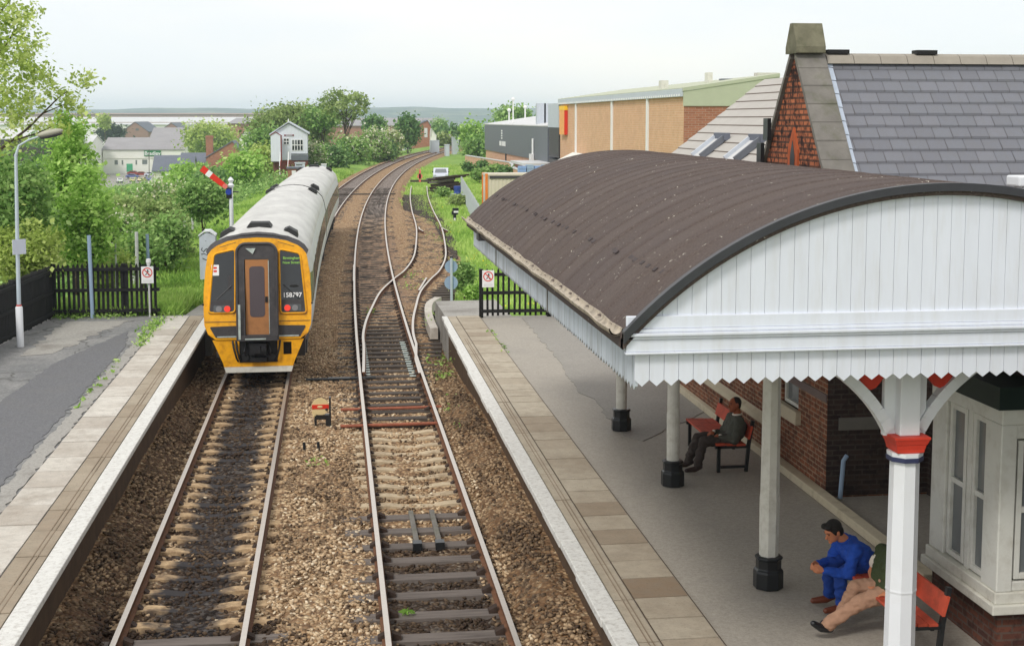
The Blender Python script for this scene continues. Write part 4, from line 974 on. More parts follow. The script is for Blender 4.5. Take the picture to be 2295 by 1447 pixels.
# grey poles near the left fence
for (x, y, z0, z1, lab) in ((-6.68, 38.05, PZ - .05, 3.22, 'tall pale blue pole standing in front of the dark paling fence'), (-5.85, 43.5, -.2, 2.78, 'pale grey pole standing behind the dark paling fence')):
    mb = MB(); mb.tube([(x, y, z0), (x - .03, y, z1)], .052, 10); tag(mb.build('pole', M['pale_blue'], smooth=40), lab, 'pole', 'thin poles at the left platform end')
t = thing('signal_repeater', 'small black box with blue lens on a thin post behind the fence', 'signal box', (-6.95, 42.5, 0))
mb = MB(); mb.box(-7.05, -6.74, 42.4, 42.6, 2.62, 2.92); mb.build('box', M['sign_black'], t)
mb = MB(); mb.tube([(-6.9, 42.39, 2.78), (-6.9, 42.38, 2.78)], .07, 14); mb.build('lens', M['blue_lens'], t)
mb = MB(); mb.tube([(-6.72, 42.55, -.2), (-6.72, 42.55, 2.8)], .03, 8); mb.build('post', M['concrete_post'], t)
# no-trespass signs
def no_walk(loc, name_lab, w=.33, h=.47, post=None):
    t = thing('warning_sign', name_lab, 'sign', loc); x, y, z = loc
    mb = MB(); mb.box(x - w / 2, x + w / 2, y, y + .012, z, z + h); mb.build('board', M['pure_white'], t)
    cz = z + h - w / 2 - .005; r = w * .42
    mb = MB(); n = 28
    for i in range(n):
        a0, a1 = 2 * math.pi * i / n, 2 * math.pi * (i + 1) / n
        mb.prism([(x + rr_ * math.cos(a), y - .002, cz + rr_ * math.sin(a)) for rr_, a in ((r, a0), (r, a1), (r * .82, a1), (r * .82, a0))], (0, -.003, 0))
    mb.build('ring', M['sign_red'], t)
    mb = MB(); mb.beam((x - r * .62, y - .007, cz + r * .62), (x + r * .62, y - .007, cz - r * .62), r * .17, .004, up=(0, 1, 0)); mb.build('slash', M['sign_red'], t)
    mb = MB(); S = r
    mb.tube([(x + .1 * S, y - .004, cz + .5 * S), (x + .1 * S, y - .005, cz + .5 * S)], .13 * S, 12)
    for a, b in (((.06, .38), (-.02, -.05)), ((.06, .33), (-.28, .12)), ((.06, .33), (.32, .1)), ((-.02, -.05), (.22, -.32)), ((.22, -.32), (.3, -.58)), ((-.02, -.05), (-.2, -.3)), ((-.2, -.3), (-.38, -.5))):
        mb.beam((x + a[0] * S, y - .005, cz + a[1] * S), (x + b[0] * S, y - .005, cz + b[1] * S), .13 * S, .004, up=(0, 1, 0))
    mb.build('walking_figure', M['sign_black'], t)
    for k in range(2):
        mb = MB(); mb.box(x - w * .36, x + w * .36, y - .003, y, z + .045 + k * .035, z + .053 + k * .035); mb.build('notice_line', M['concrete_post'], t)
    if post:
        mb = MB(); mb.tube([(x + .03, y + .07, post), (x + .03, y + .07, z + h + .05)], .026, 8); mb.build('post', M['concrete_post'], t)
        mb = MB(); mb.lathe([(.03, 0), (.07, .12), (.065, .2), (.02, .21)], (x + .03, y + .07, z + h + .0), 12); mb.build('post_cap', M['pure_white'], t)
no_walk((-5.16, 38.0, 1.87), 'white no trespassing sign with red ring on the left paling fence', post=-.1)
no_walk((4.20, 36.42, 1.80), 'white no trespassing sign with red ring on the right paling fence')
# paling fences
def paling(name, lab, p0, p1, zb, h, n_rails, step, w=.072, top=.12):
    t = thing(name, lab, 'fence', (p0[0], p0[1], zb)); a = Vector((p0[0], p0[1], zb)); b = Vector((p1[0], p1[1], zb)); d = (b - a).normalized(); ln = (b - a).length; nr = Vector((-d.y, d.x, 0))
    mb = MB(); k = 0; s = .02
    while s < ln:
        c = a + d * s; hh = h + random.uniform(-.02, .02); lean = random.uniform(-.012, .012); z0 = random.uniform(.02, .06)
        pts = [c - d * w / 2 + Vector((0, 0, z0)), c + d * w / 2 + Vector((0, 0, z0)), c + d * (w / 2 + lean) + Vector((0, 0, hh - .09)), c + d * lean + Vector((0, 0, hh)), c + d * (-w / 2 + lean) + Vector((0, 0, hh - .09))]
        mb.prism(pts, nr * .022); s += step * random.uniform(.93, 1.07)
    mb.build('palings', M['black_fence'], t)
    for k in range(n_rails):
        z = .17 + (h - .34) * k / (n_rails - 1); r = MB(); r.beam(a + Vector((0, 0, z)) - nr * .035, b + Vector((0, 0, z)) - nr * .035, .05, .09); r.build('rail', M['black_fence'], t)
    s = 0.0
    while s <= ln:
        q = MB(); c = a + d * min(s, ln - .05) + nr * .09; q.obox(c + Vector((0, 0, h / 2 - .2)), (.11, .11, h + .35)); q.build('post', M['black_fence'], t); s += 1.9
paling('paling_fence', 'dark paling fence across the left platform end, behind the pale blue pole', (-7.75, 38.25), (-4.86, 38.2), PZ - .02, 1.50, 3, .132)
paling('paling_fence', 'dense dark paling fence along the back edge of the left platform', (-9.4, 16), (-7.78, 38.2), PZ - .05, 1.50, 3, .115, w=.09)
paling('paling_fence', 'dark paling fence at the right platform end, under the canopy corner', (4.03, 36.6), (7.6, 36.5), PZ, 1.36, 3, .152, w=.062)
# concrete fence posts in the bushes
k = 0
for i, (x, y, h) in enumerate([(-9.0, 71, 1.5), (-8.85, 73.5, 1.5), (-8.7, 76, 1.5), (-8.5, 78.5, 1.5), (-8.3, 81, 1.5)]):
    z = zgf(x, y); mb = MB(); mb.tube([(x, y, z - .2), (x, y, z + h + .3)], .07, 8); tag(mb.build('fence_post', M['concrete_post']), 'pale concrete post in the straight row of posts among the dark bushes', 'fence post', 'row of concrete posts in the bushes')
for i, (x, y, h, lab) in enumerate([(-6.95, 48.5, 2.5, 'tallest pale post standing above the brambles behind the paling fence'), (-7.6, 47.5, 2.3, 'pale post among brambles just right of the black signal box'), (-8.0, 55, 2.4, 'slim pale post farther back in the brambles behind the left fence')]):
    z = zgf(x, y) - .1; mb = MB(); mb.tube([(x, y, z - .2), (x + .03, y, z + h)], .06, 8); tag(mb.build('fence_post', M['concrete_post']), lab, 'fence post')
# ------------------------------------------------------------------ platform canopy
def build_canopy():
    Y0, Y1, XE, XW = 11.2, 24.75, 2.55, 7.03
    CXc, RR_, ZP = 5.36, 3.98, 5.83; ZC = ZP - RR_
    def az(x, r=RR_): return ZC + math.sqrt(max(0, r * r - (x - CXc) ** 2))
    t = thing('platform_canopy', 'white boarded platform canopy with dark barrel roof on cast columns', 'canopy', (5, 18, PZ))
    xs = [XE - .10 + (XW - XE + .10) * k / 44 for k in range(45)]
    mb = MB(); ys = [Y0 - .06]
    while ys[-1] < Y1 - .7: ys.append(ys[-1] + random.uniform(.44, .62))
    ys.append(Y1); n = len(xs); stone_ = [random.random() ** 1.5 for _ in ys]; tones = []
    vs = [(x, y, az(x)) for y in ys for x in xs] + [(x, y, az(x, RR_ - .09)) for y in ys for x in xs]
    fs = []; N = n * len(ys)
    for j in range(len(ys) - 1):
        for i in range(n - 1):
            a = j * n + i; fs.append((a, a + 1, a + 1 + n, a + n)); fs.append((N + a, N + a + n, N + a + n + 1, N + a + 1)); tones += [stone_[j], 0]
    for i in range(n - 1): fs.append((i, N + i, N + i + 1, i + 1)); a = (len(ys) - 1) * n + i; fs.append((a, a + 1, N + a + 1, N + a))
    for j in range(len(ys) - 1):
        a = j * n; fs.append((a, a + n, N + a + n, N + a)); a = j * n + n - 1; fs.append((a, N + a, N + a + n, a + n))
    mb.add(vs, fs); ro = mb.build('roof', [M['felt'], M['underside']], t, smooth=50, tones=tones + [0] * (len(fs) - len(tones)))
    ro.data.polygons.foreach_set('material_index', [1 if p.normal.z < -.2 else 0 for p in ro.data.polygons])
    lp_ = MB()
    for y in ys[1:-1]:
        wv = random.uniform(.010, .017); yo = -.02
        for i in range(n - 1):
            a, b = xs[i], xs[i + 1]; w0 = .05 * math.sin(i * .3 + y); w1 = .05 * math.sin((i + 1) * .3 + y)
            p = [(a, y + yo + w0 * .3, az(a) - .002), (b, y + yo + w1 * .3, az(b) - .002), (b, y + yo + w1 * .3 + .02, az(b, RR_ + wv)), (a, y + yo + w0 * .3 + .02, az(a, RR_ + wv))]
            q = [(a, y + yo + .20 + w0 * .3, az(a) + .001), (b, y + yo + .20 + w1 * .3, az(b) + .001)]
            lp_.add(p + q, [(0, 1, 2, 3), (3, 2, 5, 4)])
    lp_.build('felt_lap', [M['felt']], ro, smooth=60)
    for xx, pr in ((2.95, .0),):
        y = Y0 + .3
        while y < Y1 - .3:
            if random.random() < .8: nl = MB(); nl.obox((xx + random.uniform(-.02, .02), y, az(xx) + .004), (.05, random.uniform(.05, .16), .014), Matrix.Rotation(R(-38), 3, 'Y')); nl.build('felt_clip', M['felt_lap'], ro)
            y += random.uniform(.2, .34)
    ed = MB()
    for k in range(2):
        r0, r1, d0 = ((RR_ - .052, RR_ + .018, .10), (RR_ - .092, RR_ - .03, .05))[k]
        for i in range(n - 1):
            a, b = xs[i], xs[i + 1]
            ed.prism([(a, Y0 - d0, az(a, r1)), (b, Y0 - d0, az(b, r1)), (b, Y0 - d0, az(b, r0)), (a, Y0 - d0, az(a, r0))], (0, .09, 0))
    ed.build('roof_edge', M['felt_edge'], ro)
    # gable boarding: single boards with V joints
    bd = MB(); bw = .1305; x = XE + .0
    while x < XW:
        x1 = min(x + bw - .0035, XW)
        zt0, zt1 = az(x, RR_ - .09), az(x1, RR_ - .09)
        if zt0 > 4.74 or zt1 > 4.74:
            bd.prism([(x, Y0 + random.uniform(-.0015, .0015), 4.66), (x1, Y0, 4.66), (x1, Y0, max(zt1, 4.67)), (x, Y0, max(zt0, 4.67))], (0, .02, 0))
        x += bw
    bd.build('gable_boarding', M['white_board'], t)
    bk = MB(); bk.prism([(XE, Y0 + .018, 4.5)] + [(x, Y0 + .018, az(x, RR_ - .085)) for x in xs[1:]] + [(XW, Y0 + .018, 4.5)], (0, .03, 0)); bk.build('backing_board', M['groove'], t)
    co_ = MB()
    for z0, z1, d in ((4.605, 4.715, .03), (4.575, 4.604, .055), (4.545, 4.573, .085), (4.515, 4.543, .06), (4.405, 4.512, .045), (4.385, 4.404, .065)): co_.box(XE - .05 - d * .4, XW, Y0 - d, Y0 + .015, z0, z1)
    co_.build('cornice', M['white_board'], t, bevel=.006)
    def valance(along, name, m_, c0, c1, fixed, z0, z1, pt, w, tk):
        v = MB(); s = c0
        while s < c1 - .02:
            e = min(s + w - .004, c1); mid = (s + e) / 2; dz = random.uniform(-.006, .006)
            poly = [(s, z1), (e, z1), (e, z0 + pt), (mid, z0 + dz), (s, z0 + pt)]
            jj = random.uniform(-.002, .002)
            if along == 'x': v.prism([(a, fixed + jj, z) for a, z in poly], (0, tk, 0))
            else: v.prism([(fixed + jj, a, z) for a, z in poly], (tk, 0, 0))
            s += w
        return v.build(name, m_, t)
    valance('x', 'valance', M['white_board'], XE + .02, XW, Y0 + .0, 4.10, 4.42, .05, .1305, .022)
    valance('y', 'valance', M['valance'], Y0 + .02, Y1, XE + .03, 4.05, 4.50, .045, .125, .022)
    b2 = MB(); b2.box(XE + .055, XE + .075, Y0 + .03, Y1, 4.16, 4.6); b2.box(XE + .08, XW, Y0 + .025, Y0 + .04, 4.18, 4.45); b2.build('valance_backing', M['groove'], t)
    so_ = MB(); so_.prism([(XE - .06, Y0, 4.56), (XE + .03, Y0, 4.40), (XE + .1, Y0, 4.62), (XE + .03, Y0, 4.66)], (0, Y1 - Y0, 0)); so_.build('eaves_board', M['train_dark'], t)
    g = MB(); pr = [(XE - .14 + .065 * math.cos(a), .065 * math.sin(a)) for a in [math.pi + math.pi * k / 8 for k in range(9)]]; vs = []
    gy = list(np.arange(Y0 + .05, Y1 + .1, .5))
    for y in gy:
        w = random.uniform(-.008, .008)
        for (xx, z) in pr: vs.append((xx + w, y, 4.60 + z + w))
        for (xx, z) in pr[::-1]: vs.append((XE - .14 + (xx - XE + .14) * .8 + w, y, 4.602 + z * .8 + w))
    m_ = 18; fs = []
    for j in range(len(gy) - 1):
        for i in range(m_): a = j * m_ + i; b = j * m_ + (i + 1) % m_; fs.append((a, a + m_, b + m_, b))
    g.add(vs, fs); g.build('gutter', M['gutter'], t, smooth=50)
    hp = MB(); hp.box(XE - .13, XE + .02, 22.4, 22.75, 4.36, 4.56); hp.build('gutter_hopper', M['train_dark'], t)
    jn = MB(); jn.box(XE + .015, XE + .03, 21.2, 21.225, 4.06, 4.5); jn.box(XE + .015, XE + .03, 16.0, 16.02, 4.06, 4.5); jn.build('board_joint', M['groove'], t)
    fe = MB(); fe.prism([(XE + .03, Y1 - .05, 4.1)] + [(x, Y1 - .05, az(x, RR_ - .1)) for x in xs[2:]] + [(XW, Y1 - .05, 4.1)], (0, .04, 0)); fe.build('far_gable', M['white_board'], t)
    # columns
    def column(x, y, near):
        c = bpy.data.objects.new('column', None); C.objects.link(c); c.parent = t; c.location = Vector((x, y, PZ)) - wloc(t)
        b = MB(); k = 1.12 if near else 1.0; o8 = math.pi / 8
        b.lathe([(.178 * k, 0), (.178 * k, .19), (.172 * k, .215), (.15 * k, .235), (.15 * k, .34), (.165 * k, .35), (.165 * k, .375), (.135 * k, .385)], (x, y, PZ - .02), 8, rot=o8)
        b.build('base', M['black_paint'], c, bevel=.008)
        s = MB()
        if near:
            s.lathe([(.146, .36), (.140, 1.0), (.146, 1.02), (.143, 1.04), (.136, 2.27)], (x, y, PZ), 8, rot=o8)
        else: kk = .80 if y > 16 else .95; s.lathe([(.118 * kk, .36), (.124 * kk, 1.05), (.116 * kk, 1.1), (.108 * kk, 2.6), (.108 * kk, 4.2)], (x, y, PZ), 8 if y < 16 else 16, rot=o8)
        s.build('shaft', M['white_paint'] if near else M['cream_paint'], c)
        if near:
            cp = MB(); cp.lathe([(.17, 2.275), (.175, 2.32)], (x, y, PZ), 8, rot=o8); cp.build('band', M['blue_band'], c)
            cp = MB(); cp.lathe([(.165, 2.32), (.168, 2.36)], (x, y, PZ), 8, rot=o8); cp.build('band', M['white_paint'], c)
            cp = MB(); cp.lathe([(.17, 2.36), (.185, 2.37), (.19, 2.40), (.195, 2.41), (.205, 2.44), (.215, 2.45), (.235, 2.49), (.245, 2.50), (.245, 2.52)], (x, y, PZ), 4, rot=math.pi / 4); cp.build('capital', M['red_paint'], c)
            up = MB(); up.box(x - .10, x + .10, y - .10, y + .10, PZ + 2.52, 4.9); up.box(x - .21, x + .21, y + .02, y + .09, PZ + 2.5, 4.6); up.build('upper_shaft', M['white_paint'], c, bevel=.012)
            for sgn in (-1, 1):
                br = MB(); pts = []
                for k2 in range(11):
                    a = math.pi / 2 * k2 / 10; pts.append((x + sgn * (.155 + .05 * k2 + .0035 * k2 * k2), y + .05, PZ + 2.56 + .098 * k2 - .0022 * k2 * k2))
                for k2 in range(10): br.beam(pts[k2], pts[k2 + 1], .10, .11, up=(0, 1, 0))
                br.build('bracket', M['white_paint'], c)
                sp = MB(); q = [(x + sgn * .19, y + .03, PZ + 3.10)] + [(x + sgn * (.19 + .30 * k2 / 6), y + .03, PZ + 3.10 - .16 * math.sin(math.pi * k2 / 6)) for k2 in range(1, 6)] + [(x + sgn * .50, y + .03, PZ + 3.10), (x + sgn * .50, y + .03, PZ + 3.5), (x + sgn * .19, y + .03, PZ + 3.5)]
                sp.prism(q, (0, .04, 0)); sp.build('spandrel', M['red_paint'], c)
    column(5.30, 11.75, True)
    for (x, y) in ((5.02, 14.78), (5.01, 19.24), (5.01, 22.87)): column(x, y, False)
    rb = MB()
    for y in (11.75, 14.78, 19.24, 22.87): rb.box(XE + .1, XW, y - .06, y + .06, 4.48, 4.62)
    rb.box(4.95, 5.09, Y0 + .1, Y1 - .1, 4.3, 4.48); rb.build('tie_beam', M['grey_white'], t)
build_canopy()

# ------------------------------------------------------------------ station building
def build_station():
    t = thing('station_building', 'brick station building with steep slate gable wing and white bay window', 'building', (8, 18, PZ))
    XW = 7.05
    def window(y0, y1, z0, z1, x, par, sash=2, mat_f='cream_paint', face='x'):
        f = MB(); fw = .06
        P = (lambda a, b, z, d0, d1: f.box(x + d0, x + d1, a, b, z[0], z[1])) if face == 'x' else (lambda a, b, z, d0, d1: f.box(a, b, x + d0, x + d1, z[0], z[1]))
        P(y0, y0 + fw, (z0, z1), -.02, .05); P(y1 - fw, y1, (z0, z1), -.02, .05); P(y0 + fw, y1 - fw, (z0, z0 + fw), -.02, .05); P(y0 + fw, y1 - fw, (z1 - fw, z1), -.02, .05)
        zm = (z0 + z1) / 2; P(y0 + fw, y1 - fw, (zm - .03, zm + .03), -.012, .05)
        fo = f.build('window', M[mat_f], par, bevel=.006)
        g = MB()
        if face == 'x': g.box(x + .02, x + .03, y0 + fw, y1 - fw, z0 + fw, z1 - fw)
        else: g.box(y0 + fw, y1 - fw, x + .02, x + .03, z0 + fw, z1 - fw)
        g.build('pane', M['glass_pale'], fo); return fo  # grey pane colour stands in for reflections in the glass
    # wing along the platform
    w = MB(); w.box(XW, 13.5, 18.3, 28.6, PZ - .4, 1.95); w.box(XW, 13.5, 18.3, 19.5, 1.95, 3.7); w.box(XW, 13.5, 20.25, 28.6, 1.95, 3.7); w.box(XW, 13.5, 18.3, 28.6, 3.7, 5.35); w.box(XW + .12, XW + .3, 19.5, 20.25, 1.95, 3.7)
    w.build('wall', M['brick_station'], t)
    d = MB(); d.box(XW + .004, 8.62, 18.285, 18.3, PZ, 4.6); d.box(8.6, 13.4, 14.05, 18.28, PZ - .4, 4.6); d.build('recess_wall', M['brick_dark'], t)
    l = MB(); l.box(7.22, 8.58, 18.25, 18.284, 1.92, 2.10); l.build('recess_lintel', mat('dull lintel', L(120, 116, 108), .8), t)
    p = MB(); p.tube([(7.22, 18.15, PZ), (7.26, 18.16, PZ + .55), (7.32, 18.18, PZ + .62)], .035, 8); p.build('drain_pipe', M['pale_blue'], t, smooth=40)
    window(19.5, 20.25, 1.95, 3.7, XW + .06, t)
    s = MB(); s.box(XW - .09, XW + .06, 19.38, 20.37, 1.74, 1.95); s.build('window_sill', M['sill_stone'], t, bevel=.012)
    pl = MB(); pl.box(XW - .09, XW - .001, 20.9, 30, PZ, 1.42); pl.build('plinth', M['brick_station'], t)
    pc = MB(); pc.prism([(XW - .11, 20.9, 1.42), (XW, 20.9, 1.42), (XW, 20.9, 1.56), (XW - .09, 20.9, 1.50)], (0, 9, 0)); pc.build('plinth_cap', M['sill_stone'], t)
    b3 = MB(); b3.box(XW - .02, XW - .002, 18.3, 30, 2.32, 2.44); b3.build('string_course', mat('blue brick band', L(120, 104, 100), .8), t)
    # gable: brick, coping, apex
    ya, za, sl_ = 19.95, 7.50, 1.32
    yn, yfr = 18.42, 21.48; zf = za - sl_ * (ya - yn)
    g = MB(); g.prism([(XW, ya - 1.6, 5.353), (XW, ya + 1.6, 5.353), (XW, ya, za - .06)], (.40, 0, 0)); g.build('gable_wall', M['brick_gable'], t)
    v = MB(); yv = 19.93; v.prism([(XW - .03, yv - .22, 5.3), (XW - .03, yv - .22, 5.95), (XW - .03, yv, 6.28), (XW - .03, yv + .22, 5.95), (XW - .03, yv + .22, 5.3)], (.06, 0, 0)); v.build('arch_surround', mat('moulded orange brick', L(168, 84, 48), .8, .2, 6), t)
    v = MB(); v.prism([(XW - .036, yv - .10, 5.3), (XW - .036, yv - .10, 5.85), (XW - .036, yv, 6.08), (XW - .036, yv + .10, 5.85), (XW - .036, yv + .10, 5.3)], (.02, 0, 0)); v.build('vent_slot', M['black_paint'], t)
    for sgn, nm in ((-1, 'near'), (1, 'far')):
        n = 7; cp = MB()
        for k in range(n):
            a, b = k / n, (k + 1) / n - .008; y_a = ya + sgn * (.10 + (ya - yn - .10) * a); y_b = ya + sgn * (.10 + (ya - yn - .10) * b); lift = .07 + random.uniform(-.006, .006)
            z_a = za - sl_ * abs(y_a - ya); z_b = za - sl_ * abs(y_b - ya)
            cp.prism([(XW - .06, y_a, z_a - .04), (XW - .06, y_a, z_a + lift), (XW - .06, y_b, z_b + lift), (XW - .06, y_b, z_b - .04)], (.47, 0, 0))
        cp.build('gable_coping', M['stone'], t, bevel=.01)
    kn = MB()
    for (y, z, h_) in ((21.30, 5.92, .12), (20.98, 6.32, .05)): kn.box(XW - .12, XW - .06, y - .10, y + .12, z - .25, z + .1)
    kn.build('gable_bracket', M['black_paint'], t)
    ap = MB(); ap.prism([(XW - .08, ya - .25, 7.40), (XW - .08, ya - .25, 7.50), (XW - .08, ya - .07, 7.86), (XW - .08, ya + .07, 7.86), (XW - .08, ya + .25, 7.50), (XW - .08, ya + .25, 7.40)], (.46, 0, 0)); ap.build('apex_stone', M['apex_stone'], t, bevel=.015)
    # slates on the camera-side slope, one quad per tile
    mb = MB(); tones = []; n = 14; yr, zr, ye, ze = ya, 7.34, 18.1, 4.90
    for k in range(n):
        a, b = k / n, (k + 1) / n; y_a, z_a = yr + (ye - yr) * a, zr + (ze - zr) * a; y_b, z_b = yr + (ye - yr) * b, zr + (ze - zr) * b
        x = 7.46 - (.14 if k % 2 else 0)
        while x < 13.4:
            x0, x1 = max(x, 7.46), x + .283
            u = random.uniform(-.004, .006)
            mb.add([(x0 + .0012, y_a, z_a), (x1 - .0012, y_a, z_a), (x1 - .0012, y_b - .016, z_b + .024 + u), (x0 + .0012, y_b - .016, z_b + .024 + u), (x0 + .0012, y_b - .016, z_b - .01), (x1 - .0012, y_b - .016, z_b - .01)], [(0, 3, 2, 1), (3, 4, 5, 2)])
            tn = random.random(); tones += [tn, tn]; x += .287
    so_ = mb.build('slate_roof', [M['slate']], t, tones=tones)
    sh = MB(); sh.add([(7.5, yr, zr - .03), (13.5, yr, zr - .03), (13.5, ye, ze - .04), (7.5, ye, ze - .04), (13.5, 21.8, ze - .04), (7.5, 21.8, ze - .04)], [(0, 3, 2, 1), (0, 1, 4, 5)]); sh.build('roof_underlay', M['tile_gap'], t)
    ff = MB()
    for k in range(12):
        a, b = k / 12, (k + 1) / 12; y_a, z_a = yr + (ye - yr) * a, zr + (ze - zr) * a; y_b, z_b = yr + (ye - yr) * b, zr + (ze - zr) * b; wd = .10 - .05 * a
        ff.add([(7.455, y_a, z_a + .06), (7.49 + wd, y_a, z_a + .045), (7.49 + wd, y_b, z_b + .055), (7.455, y_b, z_b + .07)], [(0, 3, 2, 1)])
    ff.build('lead_flashing', M['lead'], t)
    x = 7.5; rg = MB()
    while x < 13.4:
        rg.prism([(x, ya - .17, 7.25), (x, ya - .1, 7.37), (x, ya, 7.41), (x, ya + .1, 7.37), (x, ya + .17, 7.25)], (.42, 0, 0)); x += .43
    rg.build('ridge_tiles', M['ridge'], t)
    for x in (7.53, 8.95, 10.9): b = MB(); b.box(x, x + .34, ya - .09, ya + .09, 7.40, 7.465); b.build('ridge_vent', M['vent'], t)
    # block with the bay window
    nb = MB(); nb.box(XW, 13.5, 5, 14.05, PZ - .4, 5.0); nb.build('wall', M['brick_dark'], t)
    hb = MB(); hb.box(7.50, 7.85, 13.9, 14.2, 5.66, 5.78); hb.box(7.56, 7.8, 13.95, 14.15, 4.9, 5.66); hb.build('roof_hatch', M['white_paint'], t, bevel=.02)
    bay = bpy.data.objects.new('bay_window', None); C.objects.link(bay); bay.parent = t; bay.location = Vector((6.8, 13.2, PZ)) - wloc(t)
    bx, by0, by1 = 6.62, 12.42, 14.02
    b = MB(); b.box(bx + .05, XW, by0 + .05, by1 - .05, PZ - .05, 1.40); b.build('bay_base', brick_mat('bay base brick', L(112, 70, 56), L(72, 50, 46), L(96, 82, 74), dirt=L(44, 36, 34)), bay)
    s = MB(); s.box(bx - .06, XW + .2, by0 - .06, by1 + .03, 1.40, 1.50); s.box(bx - .02, XW + .2, by0 - .02, by1, 1.50, 1.62); s.build('bay_sill', M['cream_paint'], bay, bevel=.012)
    f = MB()
    f.box(bx, bx + .17, by0, by0 + .34, 1.62, 3.35); f.box(bx + .02, bx + .15, by1 - .34, by1, 1.62, 3.35); f.box(bx, XW + .2, by0, by1, 3.35, 3.52); f.box(bx + .05, bx + .13, 13.14, 13.24, 1.62, 3.35)
    f.box(bx + .172, XW, by0 + .02, by0 + .10, 1.62, 1.72); f.box(bx + .172, XW, by0 + .02, by0 + .10, 3.2, 3.348)
    f.build('bay_frame', M['grey_white'], bay, bevel=.012)
    fc = MB(); fc.box(bx - .08, XW + .2, by0 - .08, by1 + .05, 3.52, 3.75); fc.build('bay_fascia', mat('dark green fascia', L(24, 40, 36), .5), bay)
    window(12.78, 13.12, 1.64, 3.33, bx + .07, bay, mat_f='grey_white'); window(13.26, 13.66, 1.64, 3.33, bx + .07, bay, mat_f='grey_white'); window(bx + .2, XW + .15, 1.74, 3.18, by0 + .05, bay, mat_f='grey_white', face='y')
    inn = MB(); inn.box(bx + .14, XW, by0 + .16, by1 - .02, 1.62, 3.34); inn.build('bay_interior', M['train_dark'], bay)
    # main range behind the gable: slope towards the track, verge at its far end
    ye0, ye1, X0r, Z0r, X1r, Z1r, n = 21.0, 28.75, 7.30, 5.60, 9.45, 7.28, 10
    rf = MB()
    for k in range(n):
        a, b = k / n, (k + 1) / n; xa, za_, xb, zb_ = X0r + (X1r - X0r) * a, Z0r + (Z1r - Z0r) * a, X0r + (X1r - X0r) * b, Z0r + (Z1r - Z0r) * b
        rf.add([(xa, ye0, za_ + .022), (xa, ye1, za_ + .022), (xb, ye1, zb_), (xb, ye0, zb_)], [(0, 1, 2, 3)]); rf.add([(xa, ye0, za_ + .022), (xa, ye1, za_ + .022), (xa, ye1, za_ - .005), (xa, ye0, za_ - .005)], [(3, 2, 1, 0)], 1)
    rf.add([(X0r, ye1 - .001, Z0r - .15), (X1r, ye1 - .001, Z1r - .15), (X1r, ye1 - .001, Z1r), (X0r, ye1 - .001, Z0r)], [(0, 1, 2, 3)], 1)
    rf.add([(X1r, ye0, Z1r), (X1r, ye1, Z1r), (X1r + 2.2, ye1, Z0r), (X1r + 2.2, ye0, Z0r)], [(0, 1, 2, 3)]); rf.add([(X0r, ye0, Z0r - .02), (X0r, ye1, Z0r - .02), (X1r, ye1, Z1r - .05), (X1r, ye0, Z1r - .05)], [(3, 2, 1, 0)], 1)
    rf.build('main_roof', [M['tile_skylit'], M['tile_gap']], t)
    gw = MB(); gw.prism([(XW + .02, ye1 - .2, 5.34), (X1r + 2.1, ye1 - .2, 5.34), (X1r, ye1 - .2, Z1r - .06)], (0, .15, 0)); gw.build('far_gable_wall', M['brick_station'], t)
    for yy in (26.6, 24.3):
        sl2 = (Z1r - Z0r) / (X1r - X0r); P_ = lambda s_, dy, dz: (X0r + (X1r - X0r) * s_, yy + dy, Z0r + (Z1r - Z0r) * s_ + dz)
        sk = MB(); sk.beam(P_(-.02, 0, .10), P_(.20, 0, .10), .06, .12); so2 = sk.build('skylight', M['silver_trim'], t)
        sk = MB(); sk.beam(P_(-.02, -.62, .10), P_(.20, -.62, .10), .06, .12); sk.build('skylight_side', M['dark_clad'], so2)
        sk = MB(); sk.add([P_(-.02, 0, .09), P_(.20, 0, .09), P_(.20, -.62, .09), P_(-.02, -.62, .09)], [(0, 1, 2, 3)]); sk.build('skylight_glass', M['pale_roof'], so2)
        sk = MB(); sk.beam(P_(.22, .06, .09), P_(.22, -.70, .09), .12, .15); sk.build('skylight_head', M['slate_far'], so2)
build_station()

# ------------------------------------------------------------------ benches
def bench(lab, y0, y1, x0=5.82, x1=6.30, yb=None):
    t = thing('bench', lab, 'bench', ((x0 + x1) / 2, (y0 + y1) / 2, PZ), 'red benches on the right platform'); zs = PZ + .43
    for k in range(3):
        a = x0 + (x1 - x0) * k / 3; s = MB(); s.box(a + .006, a + (x1 - x0) / 3 - .006, y0, y1, zs - .005 * k, zs + .03 - .005 * k); s.build('seat_board', M['orange_seat'], t, bevel=.005)
    for z0, z1 in ((.52, .72),):
        s = MB(); s.prism([(x1 + .03, y0, PZ + z0), (x1 + .06, y0, PZ + z0), (x1 + .11, y0, PZ + z1), (x1 + .08, y0, PZ + z1)], (0, (yb or y1) - y0, 0)); s.build('backrest', M['orange_seat'], t, bevel=.005)
    for y in (y0 + .06, y1 - .06):
        f = MB(); w = .05
        f.beam((x0 + .06, y, PZ), (x0 + .06, y, zs), w, w); f.build('leg', M['black_paint'], t)
        f = MB(); f.beam((x1 + .02, y, PZ), (x1 + .06, y, zs), w, w); f.beam((x1 + .06, y, zs), (x1 + .12, y, PZ + .80), w, w) if not (yb and y > yb) else None; f.build('leg', M['black_paint'], t)
        f = MB(); f.beam((x0 + .09, y, PZ + .08), (x1, y, PZ + .08), w * .8, w * .8); f.build('foot_rail', M['black_paint'], t); f = MB(); f.beam((x0, y, zs - .03), (x1 + .04, y, zs - .03), w, .05); f.build('end_rail', M['black_paint'], t)
    f = MB(); f.beam((x0 + .3, y0 + .06, zs - .05), (x0 + .3, y1 - .06, zs - .05), .04, .05); f.build('long_rail', M['black_paint'], t)
